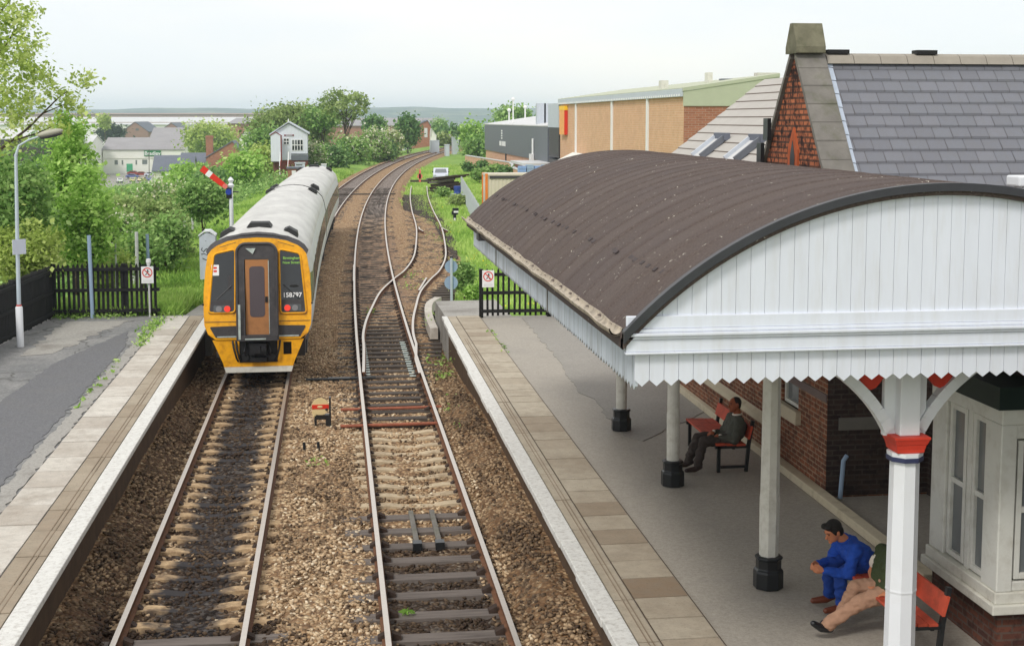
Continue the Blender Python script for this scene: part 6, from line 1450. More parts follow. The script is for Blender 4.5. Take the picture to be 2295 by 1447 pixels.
# ------------------------------------------------------------------ signal box and its outbuildings
def signal_box():
    t = thing('signal_cabin', 'white boarded railway signal box with a brick base and pitched slate roof', 'signal box', (-5.2, 165, -.4))
    x0, x1, y0, y1 = -6.15, -3.05, 164, 170; zb, zf, ze, zr = -.6, 1.75, 4.75, 6.05; xm = -5.25
    w = MB(); w.box(-7.15, x1, y0 + .05, y1, zb, 1.72); w.build('brick_base', M['brick_dark'] if False else brick_mat('cabin brick', L(128, 78, 66), L(104, 64, 56), L(120, 96, 88), bw=.4, rh=.14), t)
    w = MB(); w.prism([(-7.35, y0, zf - .35), (x1, y0, zf), (x1, y0, ze), (xm, y0, zr - .15), (-7.35, y0, ze - .1)], (0, 6, 0)); w.build('boarded_wall', M['white_board'], t)
    w = MB(); w.prism([(-7.55, y0 - .28, ze - .22), (xm, y0 - .28, zr - .02), (xm, y0 - .28, zr + .12), (-7.55, y0 - .28, ze - .08)], (0, 6.5, 0)); w.prism([(x1 + .25, y0 - .28, ze - .12), (x1 + .25, y0 - .28, ze + .04), (xm, y0 - .28, zr + .12), (xm, y0 - .28, zr - .02)], (0, 6.5, 0)); w.build('roof', M['silver_trim'], t)
    w = MB(); w.lathe([(.09, 0), (.06, .25), (.01, .4)], (xm, y0 - .2, zr + .08), 8); w.build('finial', M['pure_white'], t)
    # porch
    w = MB(); w.prism([(-7.35, y0 - 1.0, 1.4), (-6.2, y0 - 1.0, 1.4), (-6.2, y0 - 1.0, 4.45), (-6.75, y0 - 1.0, 4.85), (-7.35, y0 - 1.0, 4.5)], (0, 1.0, 0)); po = w.build('porch', M['white_board'], t)
    w = MB(); w.box(-6.19, -6.05, y0 - 1.02, y0 - .9, 1.4, 4.45); w.build('porch_door', M['maroon'], po)
    w = MB(); w.beam((-7.45, y0 - 1.05, 4.5), (-6.75, y0 - 1.05, 4.92), .06, .1); w.beam((-6.75, y0 - 1.05, 4.92), (-6.0, y0 - 1.05, 4.42), .06, .1); w.build('porch_barge', M['maroon'], po)
    w = MB(); w.box(-5.78, -4.62, y0 - .06, y0 - .01, 4.42, 4.60); nb = w.build('name_board', M['maroon'], t); w = MB(); w.box(-5.6, -4.8, y0 - .07, y0 - .061, 4.46, 4.56); w.build('name_plate', M['silver_trim'], nb)
    for (a, b, z0, z1, nx) in ((-5.82, -5.25, 3.45, 4.1, 2), (-4.85, -4.28, 2.72, 3.95, 2), (-4.18, -3.6, 2.72, 3.95, 2)):
        f = MB(); f.box(a - .06, b + .06, y0 - .05, y0 - .002, z0 - .06, z1 + .06); fo = f.build('window', M['pure_white'], t); zm = (z0 + z1) / 2; xmid = (a + b) / 2
        for (u0, u1) in ((a, xmid - .04), (xmid + .04, b)):
            for (v0, v1) in ((z0, zm - .05), (zm + .05, z1)): g = MB(); g.box(u0, u1, y0 - .056, y0 - .05, v0, v1); g.build('pane', M['glass'] if a > -4.5 or v0 < 3 or a < -5 else M['glass_pale'], fo)
    w = MB(); w.box(-5.0, x1 + .1, y0 - .08, y0, 2.18, 2.32); w.box(-5.0, x1 + .1, y0 - .05, y0, 1.5, 2.1); w.build('walkway', M['dark_clad'], t)
    w = MB(); w.beam((-6.2, y0 - 1.0, 1.5), (-6.3, y0 - 3.2, -.4), .1, .12); w.beam((-5.25, y0 - 1.0, 1.5), (-5.3, y0 - 3.2, -.4), .1, .12)
    for k in range(9): z = -.3 + k * .2; y = y0 - 3.1 + k * .235; w.box(-6.25, -5.27, y, y + .2, z, z + .05)
    w.build('stairs', M['maroon'], t)
    w = MB()
    for x in (-6.25, -5.28): w.beam((x, y0 - 1.0, 2.5), (x - .05, y0 - 3.2, .6), .06, .06); w.box(x - .05, x + .05, y0 - 3.25, y0 - 3.15, -.4, .65); w.box(x - .05, x + .05, y0 - 1.05, y0 - .95, 1.4, 2.55)
    w.build('handrail', M['pure_white'], t)
    t = thing('brick_hut', 'tiny brick hut with a white window in front of the signal box', 'hut', (-4.5, 150, -.4))
    a, b = at(645, 385, 150), at(676, 385, 150)
    w = MB(); w.box(a.x, b.x, 150, 152.2, -.8, 1.0); w.build('wall', M['brick_red'], t); w = MB(); w.box(a.x - .15, b.x + .15, 149.85, 152.4, 1.0, 1.15); w.build('roof', M['slate_far'], t)
    xm = (a.x + b.x) / 2 - .1; w = MB(); w.box(xm - .22, xm + .22, 149.94, 149.99, .0, .8); fo = w.build('window', M['pure_white'], t); w = MB(); w.box(xm - .13, xm + .13, 149.93, 149.94, .06, .36); w.build('pane', M['glass'], fo)
    t = thing('locker', 'tall pale grey door shaped cabinet between the brick hut and signal box', 'cabinet', (-3.6, 158, -.4)); a, b = at(661, 360, 158), at(683, 360, 158)
    w = MB(); w.box(a.x, b.x, 158, 158.9, -.6, 1.35); w.box(a.x - .06, b.x + .06, 157.95, 158.95, 1.35, 1.43); w.build('body', M['cabinet'], t); w = MB(); w.box(a.x + .12, b.x - .3, 157.97, 157.995, 1.1, 1.2); w.build('label_strip', M['train_dark'], t)
    t = thing('retaining_wall', 'low brick retaining wall topped by grass left of the tiny hut', 'wall', (-6.3, 151, -.4)); a, b = at(596, 390, 151), at(645, 390, 151)
    w = MB(); w.box(a.x, b.x, 151, 151.4, -1.2, .1); w.build('wall_run', M['brick_red'], t)
    t = thing('phone_cabinet', 'narrow grey trackside cabinet with red marks right of the signal box', 'cabinet', (-1, 150, -.3)); p = at(726, 390, 150)
    w = MB(); w.box(p.x - .28, p.x + .28, 150, 150.5, -.5, 1.42); w.build('body', M['cabinet'], t); w = MB(); w.box(p.x - .32, p.x + .32, 149.95, 150.55, 1.42, 1.52); w.build('cap', M['pure_white'], t)
    w = MB(); w.box(p.x - .1, p.x + .18, 149.985, 149.998, .85, .95); w.box(p.x - .1, p.x + .1, 149.985, 149.998, 1.12, 1.2); w.build('mark', mat('faded red', L(205, 120, 130), .6), t)
signal_box()

# ------------------------------------------------------------------ left background buildings
def gable_house(name, lab, cat, px0, px1, py_eave, py_ridge, py_base, Y, depth, wall, roof, ridge_along='x', chim=None, wins=(), mid=.5):
    """front face drawn between two picture columns at distance Y; ridge along x (slope towards us) or along y (gable towards us)"""
    a, b = at(px0, py_base, Y), at(px1, py_base, Y); ze = at(px0, py_eave, Y).z; zr = at(px0, py_ridge, Y).z; zb = a.z - 3
    t = thing(name, lab, cat, ((a.x + b.x) / 2, Y, a.z)); w = MB(); w.box(a.x, b.x, Y, Y + depth, zb, ze)
    xm = a.x + (b.x - a.x) * mid; o = .25 * (b.x - a.x) / 8
    if ridge_along == 'y':
        w.prism([(a.x, Y, ze), (b.x, Y, ze), (xm, Y, zr)], (0, depth, 0)); w.build('wall', wall, t)
        r = MB(); th = .22; r.prism([(a.x - o, Y - .2, ze - .1), (xm, Y - .2, zr + .0), (xm, Y - .2, zr + th), (a.x - o, Y - .2, ze + th - .1)], (0, depth + .4, 0)); r.prism([(b.x + o, Y - .2, ze - .1), (b.x + o, Y - .2, ze + th - .1), (xm, Y - .2, zr + th), (xm, Y - .2, zr)], (0, depth + .4, 0)); ro = r.build('roof', roof, t)
    else:
        w.prism([(a.x, Y, ze), (a.x, Y + depth, ze), (a.x, Y + depth / 2, zr)], (b.x - a.x, 0, 0)); w.build('wall', wall, t)
        r = MB(); r.prism([(a.x - .3, Y - .4, ze - .1), (a.x - .3, Y + depth / 2, zr), (a.x - .3, Y + depth / 2, zr + .25), (a.x - .3, Y - .4, ze + .15)], (b.x - a.x + .6, 0, 0)); r.prism([(a.x - .3, Y + depth + .4, ze - .1), (a.x - .3, Y + depth / 2, zr), (a.x - .3, Y + depth / 2, zr + .25), (a.x - .3, Y + depth + .4, ze + .15)], (b.x - a.x + .6, 0, 0)); ro = r.build('roof', roof, t)
    for (c0, c1, py0, py1, mm) in wins:
        p, q = at(c0, py1, Y), at(c1, py0, Y); f = MB(); f.box(p.x, q.x, Y - .08, Y - .01, p.z, q.z); f.build('door' if mm in ('green_door', 'green_sign') else 'window', M[mm], t)
    if chim:
        p, q = at(chim[0], chim[2], Y + 2), at(chim[1], chim[3], Y + 2); c = MB(); c.box(p.x, q.x, Y + 1.5, Y + 1.5 + (q.x - p.x), ze - 1, q.z); c.box(p.x - .1, q.x + .1, Y + 1.4, Y + 1.6 + (q.x - p.x), q.z - .5, q.z - .2); c.build('chimney', M['brick_red'], ro)
    return t
def left_side():
    u = gable_house('industrial_unit', 'cream industrial unit with a green door and green sign among the trees', 'industrial unit', 232, 415, 336, 311, 388, 470, 26, M['white_wall'], M['asbestos'], 'x', None,
        [(284, 297, 367, 385, 'green_door'), (257, 264, 359, 369, 'glass_pale'), (273, 276, 359, 369, 'glass_pale'), (304, 307, 359, 369, 'glass_pale'), (319, 330, 358, 368, 'glass_pale'), (354, 374, 361, 372, 'green_door')])
    p, q = at(323, 350, 469.5), at(360, 337.5, 469.5); f = MB(); f.box(p.x, q.x, 469.7, 469.95, p.z, q.z); sg = f.build('sign_board', M['green_sign'], u)
    text_mesh('sign_lettering', 'Bradley', 1.75, M['pure_white'], sg, face_mtx(((p.x + q.x) / 2, 469.68, (p.z + q.z) / 2 - .05), '-Y'), bold=.03)
    f = MB(); f.box(at(232, 340, 469.8).x, at(415, 340, 469.8).x, 469.8, 469.97, at(300, 355, 470).z - .06, at(300, 355, 470).z + .06); f.build('wall_band', M['cream_paint'], u)
    gable_house('brick_shed', 'red brick gabled workshop, the left one of two behind the grey roofed unit', 'workshop', 274, 333, 296, 274, 318, 560, 40, M['far_wall'], M['slate_far'], 'y', None, [(304, 311, 288, 293, 'glass_pale')])
    gable_house('brick_shed', 'red brick gabled workshop beside the blue trimmed roof', 'workshop', 362, 407, 292, 276, 318, 600, 40, M['far_wall'], M['slate_far'], 'y')
    g = gable_house('workshop', 'grey roofed workshop with a blue eaves line behind the cream unit', 'workshop', 336, 432, 314, 288, 330, 520, 30, M['dark_clad'], M['asbestos'], 'x')
    p, q = at(336, 317, 519), at(400, 311, 519); f = MB(); f.box(p.x, q.x, 518.6, 519.3, p.z, q.z); f.build('blue_trim', M['blue_trim'], g)
    gable_house('brick_house', 'brown brick house with a tall chimney and a broad gable', 'house', 463, 552, 354, 318, 392, 300, 11, M['brick_red'], M['slate_far'], 'y', (462, 477, 340, 304), [], mid=.66)
    gable_house('slate_outhouse', 'low dark slate roofed cottage with white windows left of the brick house', 'cottage', 344, 432, 384, 352, 396, 290, 9, M['cream_paint'], M['slate_far'], 'x', None, [(363, 369, 385, 393, 'pure_white'), (371, 377, 385, 393, 'pure_white'), (397, 402, 385, 393, 'pure_white')])
    gable_house('slate_outhouse', 'darker slate roofed outhouse between the low cottage and the brick house', 'cottage', 405, 462, 366, 346, 392, 305, 9, M['brick_red'], M['slate_far'], 'x')
    gable_house('white_house', 'small white gabled house between the willow and the signal box', 'house', 536, 570, 312, 292, 330, 420, 14, M['white_wall'], M['slate_far'], 'y', None, [], mid=.45)
    gable_house('grey_shed', 'pale roofed shed half hidden by the leaves at the far left', 'shed', 0, 150, 312, 290, 345, 430, 30, M['brick_dark'], M['pale_roof'], 'x')
    gable_house('grey_shed', 'lower pale roofed shed behind the foreground saplings', 'shed', 90, 205, 322, 306, 350, 450, 22, M['white_wall'], M['pale_roof'], 'x')
    # long factory roofs on the horizon
    def factory(lab, px0, px1, py_t, py_m, py_b, Y, wall, roof, strip=None):
        a, b = at(px0, py_b, Y), at(px1, py_b, Y); t = thing('factory', lab, 'factory', ((a.x + b.x) / 2, Y, a.z)); zt, zm = at(px0, py_t, Y).z, at(px0, py_m, Y).z
        w = MB(); w.box(a.x, b.x, Y, Y + 120, a.z - 8, zm); w.build('wall', wall, t)
        r = MB(); r.prism([(a.x, Y - 1, zm), (a.x, Y + 60, zt), (a.x, Y + 121, zm)], (b.x - a.x, 0, 0)); r.build('roof', roof, t)
        if strip:
            s = MB(); s.box(a.x, b.x, Y - 1.5, Y - .5, at(px0, strip[1], Y).z, at(px0, strip[0], Y).z); s.build('eaves_strip', M[strip[2]], t)
    factory('very long pale factory roof stretching along the skyline', -60, 590, 262, 280, 300, 900, M['white_wall'], M['pale_roof'], (274, 275.5, 'far_wall'))
    factory('farthest long factory with a brown wall top under the hills', -80, 700, 253, 256, 264, 1250, M['far_wall'], M['far_wall'])
    factory('grey roofed brick factory right of the long pale one, left of the signal box', 510, 620, 264, 277, 300, 640, M['brick_red'], M['asbestos'])
    factory('broad grey factory roof behind the trees beyond the tracks', 700, 990, 264, 282, 300, 700, M['brick_red'], M['asbestos'])
    factory('pale grey factory right of the brick gable where the tracks vanish', 930, 1012, 265, 290, 306, 560, M['silver_trim'], M['asbestos'])
    g = gable_house('brick_works', 'tall red brick works building with narrow gable where the tracks vanish', 'works', 928, 966, 284, 271, 330, 330, 12, M['brick_red'], M['slate_far'], 'y', None, [(934, 941, 291, 302, 'glass_pale'), (951, 958, 287, 308, 'pale_roof')], mid=.8)
    gable_house('lean_to', 'white lean-to at the right end of the red brick works', 'lean-to', 966, 978, 305, 290, 328, 326, 8, M['white_wall'], M['pale_roof'], 'y', None, [], mid=.1)
    gable_house('grey_outbuilding', 'low grey outbuilding right of the red brick works', 'outbuilding', 978, 1010, 308, 304, 322, 330, 10, M['asbestos'], M['asbestos'], 'x')
    # yard with parked cars, wall and post
    rows = [(268, 405, 430, 'car_white', 'white parked car at the left of the cream unit yard', .3), (297, 404, 425, 'car_cream', 'cream parked car in the cream unit yard', .1), (318, 403, 428, 'car_cream', 'second cream car parked right of the first in the yard', -.2), (333, 402, 432, 'car_blue', 'blue parked car in the cream unit yard', .2), (352, 404, 420, 'car_white', 'large white parked car nearest the low cottage', 1.2), (300, 388, 455, 'car_red', 'dark red car parked under the green door', 1.4), (318, 390, 452, 'car_red', 'dark red car parked right of the green door', 1.5), (338, 391, 450, 'car_silver', 'silver car parked farthest right by the cream wall', 1.3), (297, 395, 445, 'car_blue', 'blue car parked below the dark red cars', 1.45)]
    for px, py, Y, mm, lab, rz in rows:
        p = at(px, py, Y); make_car(lab, p.x, Y, p.z - .6, rz, M[mm])
    a, b = at(255, 425, 410), at(330, 425, 410); w = MB(); w.box(a.x, b.x, 410, 410.4, a.z - .5, at(290, 419, 410).z); tag(w.build('yard_wall', M['concrete_post']), 'pale concrete wall in front of the parked cars', 'wall')
    c = at(290, 412, 440); q = MB(); q.add([at(225, 425, 405), at(352, 428, 405), at(372, 389, 468), at(225, 389, 468)], [(0, 1, 2, 3)]); struct(q.build('car_park', M['asphalt_pale']))
    for px, py0, py1, Y, lab in ((334, 336, 386, 440, 'thin brown telegraph pole before the cream unit'), (509, 288, 315, 400, 'slim white street light before the willow'), (1160, 0, 0, 0, '')):
        if not Y: continue
        p0, p1 = at(px, py1, Y), at(px, py0, Y); m_ = MB(); m_.tube([p0 - Vector((0, 0, 2)), p1] + ([p1 + Vector((.8, 0, .35)), p1 + Vector((1.8, 0, .4))] if 'light' in lab else []), .12, 6); tag(m_.build('pole', M['bark'] if 'brown' in lab else M['pure_white']), lab, 'pole')
    p = at(272, 437, 395); m_ = MB(); m_.tube([(p.x - 1.2, 395, p.z), (p.x + 1.2, 395.5, p.z)], .9, 14); tag(m_.build('tank', M['concrete_post'], smooth=40), 'grey cylindrical tank lying in the field before the car park', 'tank')
left_side()
# ------------------------------------------------------------------ foliage
def leaf_quads(pts, size, rng, elong=1.5, up=.35):
    n = len(pts); nrm = rng.normal(0, 1, (n, 3)); nrm[:, 2] = np.abs(nrm[:, 2]) + up; nrm /= np.linalg.norm(nrm, axis=1)[:, None]
    a = rng.normal(0, 1, (n, 3)); t = np.cross(nrm, a); t /= np.linalg.norm(t, axis=1)[:, None] + 1e-9; b = np.cross(nrm, t)
    s = size * np.clip(rng.lognormal(-.06, .34, n), .4, 1.7)[:, None]; l = t * s * elong / 2; w = b * s / 2
    v = np.stack([pts - l, pts + w + l * .1, pts + l, pts - w + l * .1], 1).reshape(-1, 3)
    return v, np.arange(n * 4).reshape(n, 4)
def crown_pts(rng, c, rad, nclump, per, cr, shell=.55, flat=0.0):
    d = rng.normal(0, 1, (nclump, 3)); d /= np.linalg.norm(d, axis=1)[:, None]
    r = rng.uniform(shell ** 3, 1, nclump) ** (1 / 3.0); cc = d * r[:, None] * np.array(rad) + np.array(c)
    k = rng.integers(int(per * .5), int(per * 1.5), nclump); idx = np.repeat(np.arange(nclump), k)
    sz = cr * rng.uniform(.55, 1.35, nclump)
    p = cc[idx] + rng.normal(0, 1, (len(idx), 3)) * (sz[idx] * .55)[:, None] * np.array([1, 1, .75])
    ct = rng.beta(2, 2, nclump); tone = np.clip(ct[idx] * .55 + rng.random(len(idx)) * .45, 0, 1)
    return p, tone, cc
def tree(name, lab, cat, base, height, rad, m_leaf, size, nclump=70, per=60, cr=.6, trunk_r=.12, trunk=True, group=None, zc=None, blossom=0, seed=1, limbs=7, shell=.5, extra=None):
    rng = np.random.default_rng(seed); bx, by, bz = base; t = thing(name, lab, cat, base, group)
    zc = bz + height - rad[2] if zc is None else zc
    rad = (max(rad[0] - cr * .6, rad[0] * .45), max(rad[1] - cr * .6, rad[1] * .45), max(rad[2] - cr * .5, rad[2] * .5))
    pts, tone, cc = crown_pts(rng, (bx, by, zc), rad, nclump, per, cr, shell)
    if extra is not None:
        P2 = [pts]; T2 = [tone]
        for (c2, r2, n2) in extra:
            a, b, c3 = crown_pts(rng, c2, r2, n2, per, cr, .2); P2.append(a); T2.append(b); cc = np.concatenate([cc, c3])
        pts = np.concatenate(P2); tone = np.concatenate(T2)
    k = pts[:, 2] > bz - .1; pts, tone = pts[k], tone[k]
    v, f = leaf_quads(pts, size, rng); np_mesh('crown', v, f, m_leaf, tone=tone, parent=t)
    if blossom:
        i = rng.random(len(cc)) < .6; c2 = cc[i]; c2 = c2[c2[:, 2] > zc - rad[2] * .5]; idx = rng.integers(0, max(1, len(c2)), int(len(pts) * blossom))
        if len(c2):
            bp = c2[idx] + rng.normal(0, 1, (len(idx), 3)) * cr * .5 + np.array([0, -.15, .18 * cr]); v, f = leaf_quads(bp, size * .8, rng, 1.1); np_mesh('blossom', v, f, M['blossom'], tone=rng.random(len(bp)), parent=t)
    if trunk:
        mb = MB(); lean = rng.normal(0, .03, 2) * height
        p = [(bx + lean[0] * s, by + lean[1] * s, bz - .3 + (zc + rad[2] * .35 - bz + .3) * s) for s in np.linspace(0, 1, 6)]
        mb.tube(p, list(np.linspace(trunk_r, trunk_r * .25, 6)), 8)
        for i in rng.choice(len(cc), min(limbs, len(cc)), replace=False):
            s = rng.uniform(.25, .8); q = Vector(p[0]).lerp(Vector(p[-1]), s); e = Vector(cc[i]); mid = q.lerp(e, .5) + Vector((0, 0, .08 * height * rng.random()))
            mb.tube([q, mid, e], [trunk_r * .42, trunk_r * .25, trunk_r * .08], 6)
        mb.build('trunk', M['bark'], t, smooth=60)
    return t
def trees():
    # foreground tree whose branches reach in from the left edge
    g1 = 'trees and saplings behind the left fence'
    rng = np.random.default_rng(5)
    t = thing('tree', 'tall leafy tree at the left edge, branch reaching across the sky above the lamp', 'tree', (-16.2, 37, -1), g1)
    br = MB(); branch_pts = []
    def limb(ps, r0):
        q = [at(px, py, Y) for px, py, Y in ps]; br.tube(q, list(np.linspace(r0, r0 * .25, len(q))), 7); branch_pts.extend(q); return q
    br.tube([(-16.4, 37, -1), (-16.2, 37, 3), (-15.6, 36.5, 7), (-15.2, 36.5, 12)], [.24, .2, .14, .06], 8)
    limb([(-120, 430, 37.2), (0, 335, 36.8), (60, 290, 36.5), (95, 255, 36.3), (125, 225, 36.2), (150, 205, 36.1)], .045)
    limb([(20, 318, 36.7), (80, 300, 36.5), (130, 278, 36.5)], .03); limb([(95, 255, 36.3), (130, 240, 36.2), (165, 225, 36.1)], .02); limb([(-90, 200, 37.0), (0, 120, 36.8), (40, 60, 36.7)], .06); limb([(-90, 160, 37.0), (-10, 40, 36.8), (40, -20, 36.5)], .05)
    br.build('trunk', M['bark'], t, smooth=60)
    spec = [(-20, 30, 70, 95), (30, 95, 45, 26), (70, 150, 28, 14), (10, 170, 55, 46), (85, 95, 8, 4), (20, 235, 50, 42), (15, 300, 42, 22), (75, 240, 26, 9), (120, 215, 22, 8), (150, 205, 20, 7), (182, 180, 20, 9), (196, 188, 10, 5), (60, 205, 30, 12), (110, 165, 10, 3), (140, 262, 24, 9), (45, 262, 26, 10), (180, 248, 20, 9), (20, 20, 40, 50), (50, 120, 30, 20), (78, 160, 22, 10), (-30, 130, 60, 60), (100, 285, 22, 8)]
    P_, T_ = [], []
    for px, py, r, n in spec:
        for k in range(int(n * .45)):
            c = np.array(at(px + rng.normal(0, r * .6), py + rng.normal(0, r * .55), 36.5 + rng.normal(0, 1.0))); m = rng.integers(16, 40); ct = rng.random()
            P_.append(c + rng.normal(0, .13, (m, 3))); T_.append(np.clip(ct * .5 + rng.random(m) * .5, 0, 1))
    pts = np.concatenate(P_); v, f = leaf_quads(pts, .078, rng); np_mesh('crown', v, f, M['leaf_yellow'], tone=np.concatenate(T_), parent=t)
    # saplings and shrubs behind the fence; (px centre, py top, py bottom, half width px, Y, leaf)
    L_ = [
        ('sapling', 'tall bright green sapling right of the lamp, topping the others', 165, 235, 600, 62, 44, 'leaf_bright', .10, 95, 80, .42, .3),
        ('sapling', 'bright bushy sapling with visible dark stems, standing right of the tall one', 205, 370, 610, 68, 42, 'leaf_bright', .10, 80, 80, .42, .3),
        ('bush', 'broad green bush behind the lamp post at the left edge', 40, 330, 640, 85, 40, 'leaf_mid', .10, 100, 80, .5, .3),
        ('bush', 'yellow green bush low behind the dense fence by the lamp', 60, 500, 640, 80, 38.8, 'leaf_yellow', .085, 80, 80, .38, .2),
        ('bush', 'dark tree between the lamp and the tall sapling', 95, 340, 560, 55, 60, 'leaf_dark', .14, 80, 60, .7, .3),
        ('bush', 'bright bramble bush spilling over the paling fence below the black box', 235, 555, 650, 60, 45, 'leaf_yellow', .085, 70, 70, .34, .2),
        ('bush', 'large dark hawthorn bush in the middle of the bank, left of the signal arm', 345, 455, 600, 75, 62, 'leaf_olive', .13, 110, 90, .75, .3),
        ('bush', 'dark green hawthorn close to the semaphore post', 455, 408, 485, 50, 72, 'leaf_mid', .14, 90, 80, .75, .3),
        ('bush', 'round bush below the hawthorn on the bank', 372, 490, 590, 42, 58, 'leaf_mid', .12, 80, 80, .6, .3),
        ('bush', 'olive bush between the sapling and the row of concrete posts', 290, 440, 560, 55, 75, 'leaf_olive', .15, 80, 70, .85, .3),
        ('bush', 'hawthorn in white blossom at the foot of the car park', 350, 420, 480, 50, 105, 'leaf_mid', .2, 70, 70, 1.0, .3),
        ('bush', 'hawthorn with blossom beside the semaphore arm tip', 415, 425, 480, 38, 95, 'leaf_olive', .18, 60, 70, .9, .3),
        ('bush', 'bright green bush under the raised signal arm', 420, 370, 430, 45, 150, 'leaf_bright', .26, 70, 60, 1.3, .3),
        ('bush', 'dark green bush behind the raised signal arm', 470, 385, 440, 40, 120, 'leaf_dark', .22, 60, 60, 1.1, .3),
        ('bush', 'bright sapling clump between the signal arm and the signal box', 545, 345, 410, 48, 150, 'leaf_bright', .28, 80, 60, 1.3, .3),
        ('bush', 'yellow green shrubs just left of the signal box base', 590, 330, 392, 30, 172, 'leaf_yellow', .28, 60, 60, 1.2, .3),
        ('bush', 'low dark bush on the grass bank by the train roof', 320, 520, 610, 45, 52, 'leaf_mid', .11, 70, 80, .5, .2),
        ('bush', 'green scrub filling the slope left of the blossom', 265, 480, 560, 45, 58, 'leaf_mid', .12, 70, 80, .6, .2),
        ('bush', 'rough scrub left of the sapling trunks', 120, 460, 620, 70, 48, 'leaf_mid', .11, 90, 80, .5, .3),
    ]
    for i, (nm, lab, px, pt, pb, hw, Y, mm, size, nc, per, cr, _s) in enumerate(L_):
        top, bot = at(px, pt, Y), at(px, pb, Y); r = hw * Y / 3000.0; rz = (top.z - bot.z) / 2 + .15; bz = min(bot.z, zgf(bot.x, Y)); 
        tree(nm, lab, 'tree' if nm == 'sapling' else 'shrub', (bot.x, Y, bz), top.z - bz, (r, min(r * 1.2, 3.2), rz), M[mm], size, nc, per, cr, .07 if nm == 'sapling' else .06, True, g1, zc=(top.z + bot.z) / 2, blossom=.22 if 'blossom' in lab else 0, seed=20 + i, limbs=10, shell=.35)
    g2 = 'trees beyond the car park and the signal box'
    F_ = [
        ('willow', 'pale yellow green willow beyond the brick house', 470, 272, 350, 68, 400, 'leaf_yellow', .55, 90, 50, 3.2, 0),
        ('conifer', 'dark rounded conifers beside the red brick workshop', 248, 284, 312, 26, 540, 'leaf_conifer', .7, 50, 50, 3, 0),
        ('poplar', 'small bright poplar rising over the dark conifers', 235, 258, 290, 11, 520, 'leaf_yellow', .6, 26, 40, 1.8, 0),
        ('tree', 'big dark domed tree directly behind the signal box', 655, 232, 345, 92, 235, 'leaf_olive', .36, 190, 110, 2.0, 0),
        ('tree', 'dense green tree left of the signal box roof', 600, 284, 388, 48, 200, 'leaf_mid', .32, 100, 90, 1.7, 0),
        ('tree', 'tall open tree with thin dark trunk against the sky', 770, 196, 320, 66, 215, 'leaf_olive', .30, 70, 26, 1.1, 0),
        ('tree', 'green tree below the tall open one', 725, 255, 345, 40, 230, 'leaf_mid', .34, 70, 60, 1.7, 0),
        ('bush', 'bush right of the signal box steps in white blossom', 705, 322, 385, 24, 170, 'leaf_mid', .26, 50, 60, .9, .5),
        ('bush', 'dark green bush behind the narrow grey cabinet', 745, 328, 385, 36, 178, 'leaf_dark', .28, 70, 60, 1.2, 0),
        ('bush', 'mid green bush left of the blossoming hedge', 790, 305, 372, 38, 195, 'leaf_mid', .3, 70, 60, 1.3, .06),
        ('bush', 'blossoming hawthorn in the middle of the trackside hedge', 838, 292, 362, 32, 210, 'leaf_mid', .3, 70, 60, 1.3, .5),
        ('bush', 'pale blossoming hawthorn at the right end of the trackside hedge', 875, 294, 355, 26, 225, 'leaf_olive', .32, 60, 60, 1.3, .35),
        ('bush', 'dark bush at the foot of the blossoming hedge', 862, 320, 358, 22, 214, 'leaf_dark', .3, 50, 60, 1.1, 0),
        ('tree', 'dense dark green tree standing in front of the red brick works', 914, 257, 330, 22, 262, 'leaf_dark', .38, 90, 60, 1.4, 0),
        ('tree', 'small dark tree before the broad factory roof', 840, 262, 296, 20, 300, 'leaf_dark', .45, 50, 50, 1.5, 0),
        ('bush', 'dark bush mass where the rails disappear', 1020, 286, 326, 30, 345, 'leaf_dark', .5, 60, 50, 1.8, 0),
        ('bush', 'brown green bush beside the rails at their vanishing point', 995, 302, 326, 12, 330, 'leaf_olive', .45, 30, 50, 1.2, 0),
        ('tree', 'light green tree left of the dark clad shed', 1062, 272, 345, 26, 260, 'leaf_bright', .4, 70, 50, 1.7, 0),
        ('bush', 'dark bush at the corner of the dark clad shed', 1066, 312, 352, 18, 230, 'leaf_mid', .35, 50, 50, 1.4, 0),
        ('tree', 'round tree crown rising behind the dark clad shed roof', 1150, 240, 290, 40, 290, 'leaf_mid', .45, 80, 60, 1.9, 0),
        ('tree', 'distant green tree between the factory and the shed', 985, 270, 300, 16, 480, 'leaf_mid', .6, 40, 50, 2.0, 0),
        ('shrub', 'trimmed upright dark shrub against the low yard wall', 1081, 362, 388, 8, 160, 'leaf_dark', .22, 30, 50, .5, 0),
        ('shrub', 'rounded shrub at the left end of the low yard wall', 1050, 366, 382, 9, 165, 'leaf_dark', .22, 26, 40, .55, 0),
        ('shrub', 'green shrub growing over the middle of the low yard wall', 1108, 370, 393, 14, 148, 'leaf_mid', .22, 30, 50, .6, 0),
        ('shrub', 'dark shrub at the near end of the low yard wall', 1132, 378, 398, 13, 140, 'leaf_dark', .22, 34, 50, .6, 0),
        ('shrub', 'spreading green weed clump on the yard grass', 1075, 384, 398, 20, 138, 'leaf_mid', .2, 34, 50, .5, 0),
        ('shrub', 'brown twiggy shrub beside the palisade fence', 1030, 440, 472, 22, 102, 'leaf_olive', .13, 40, 70, .5, 0),
        ('shrub', 'small green shrub below the timber stack', 993, 424, 436, 13, 112, 'leaf_mid', .14, 26, 60, .35, 0),
        ('shrub', 'green weeds growing behind the two round sign backs', 1042, 585, 655, 22, 50, 'leaf_mid', .08, 40, 70, .22, 0),
        ('shrub', 'weeds at the foot of the right paling fence', 1062, 640, 672, 18, 44, 'leaf_bright', .07, 30, 60, .18, 0),
        ('bush', 'leafy scrub at the far left horizon beyond the sheds', 120, 290, 330, 60, 380, 'leaf_mid', .5, 60, 50, 2.2, 0),
    ]
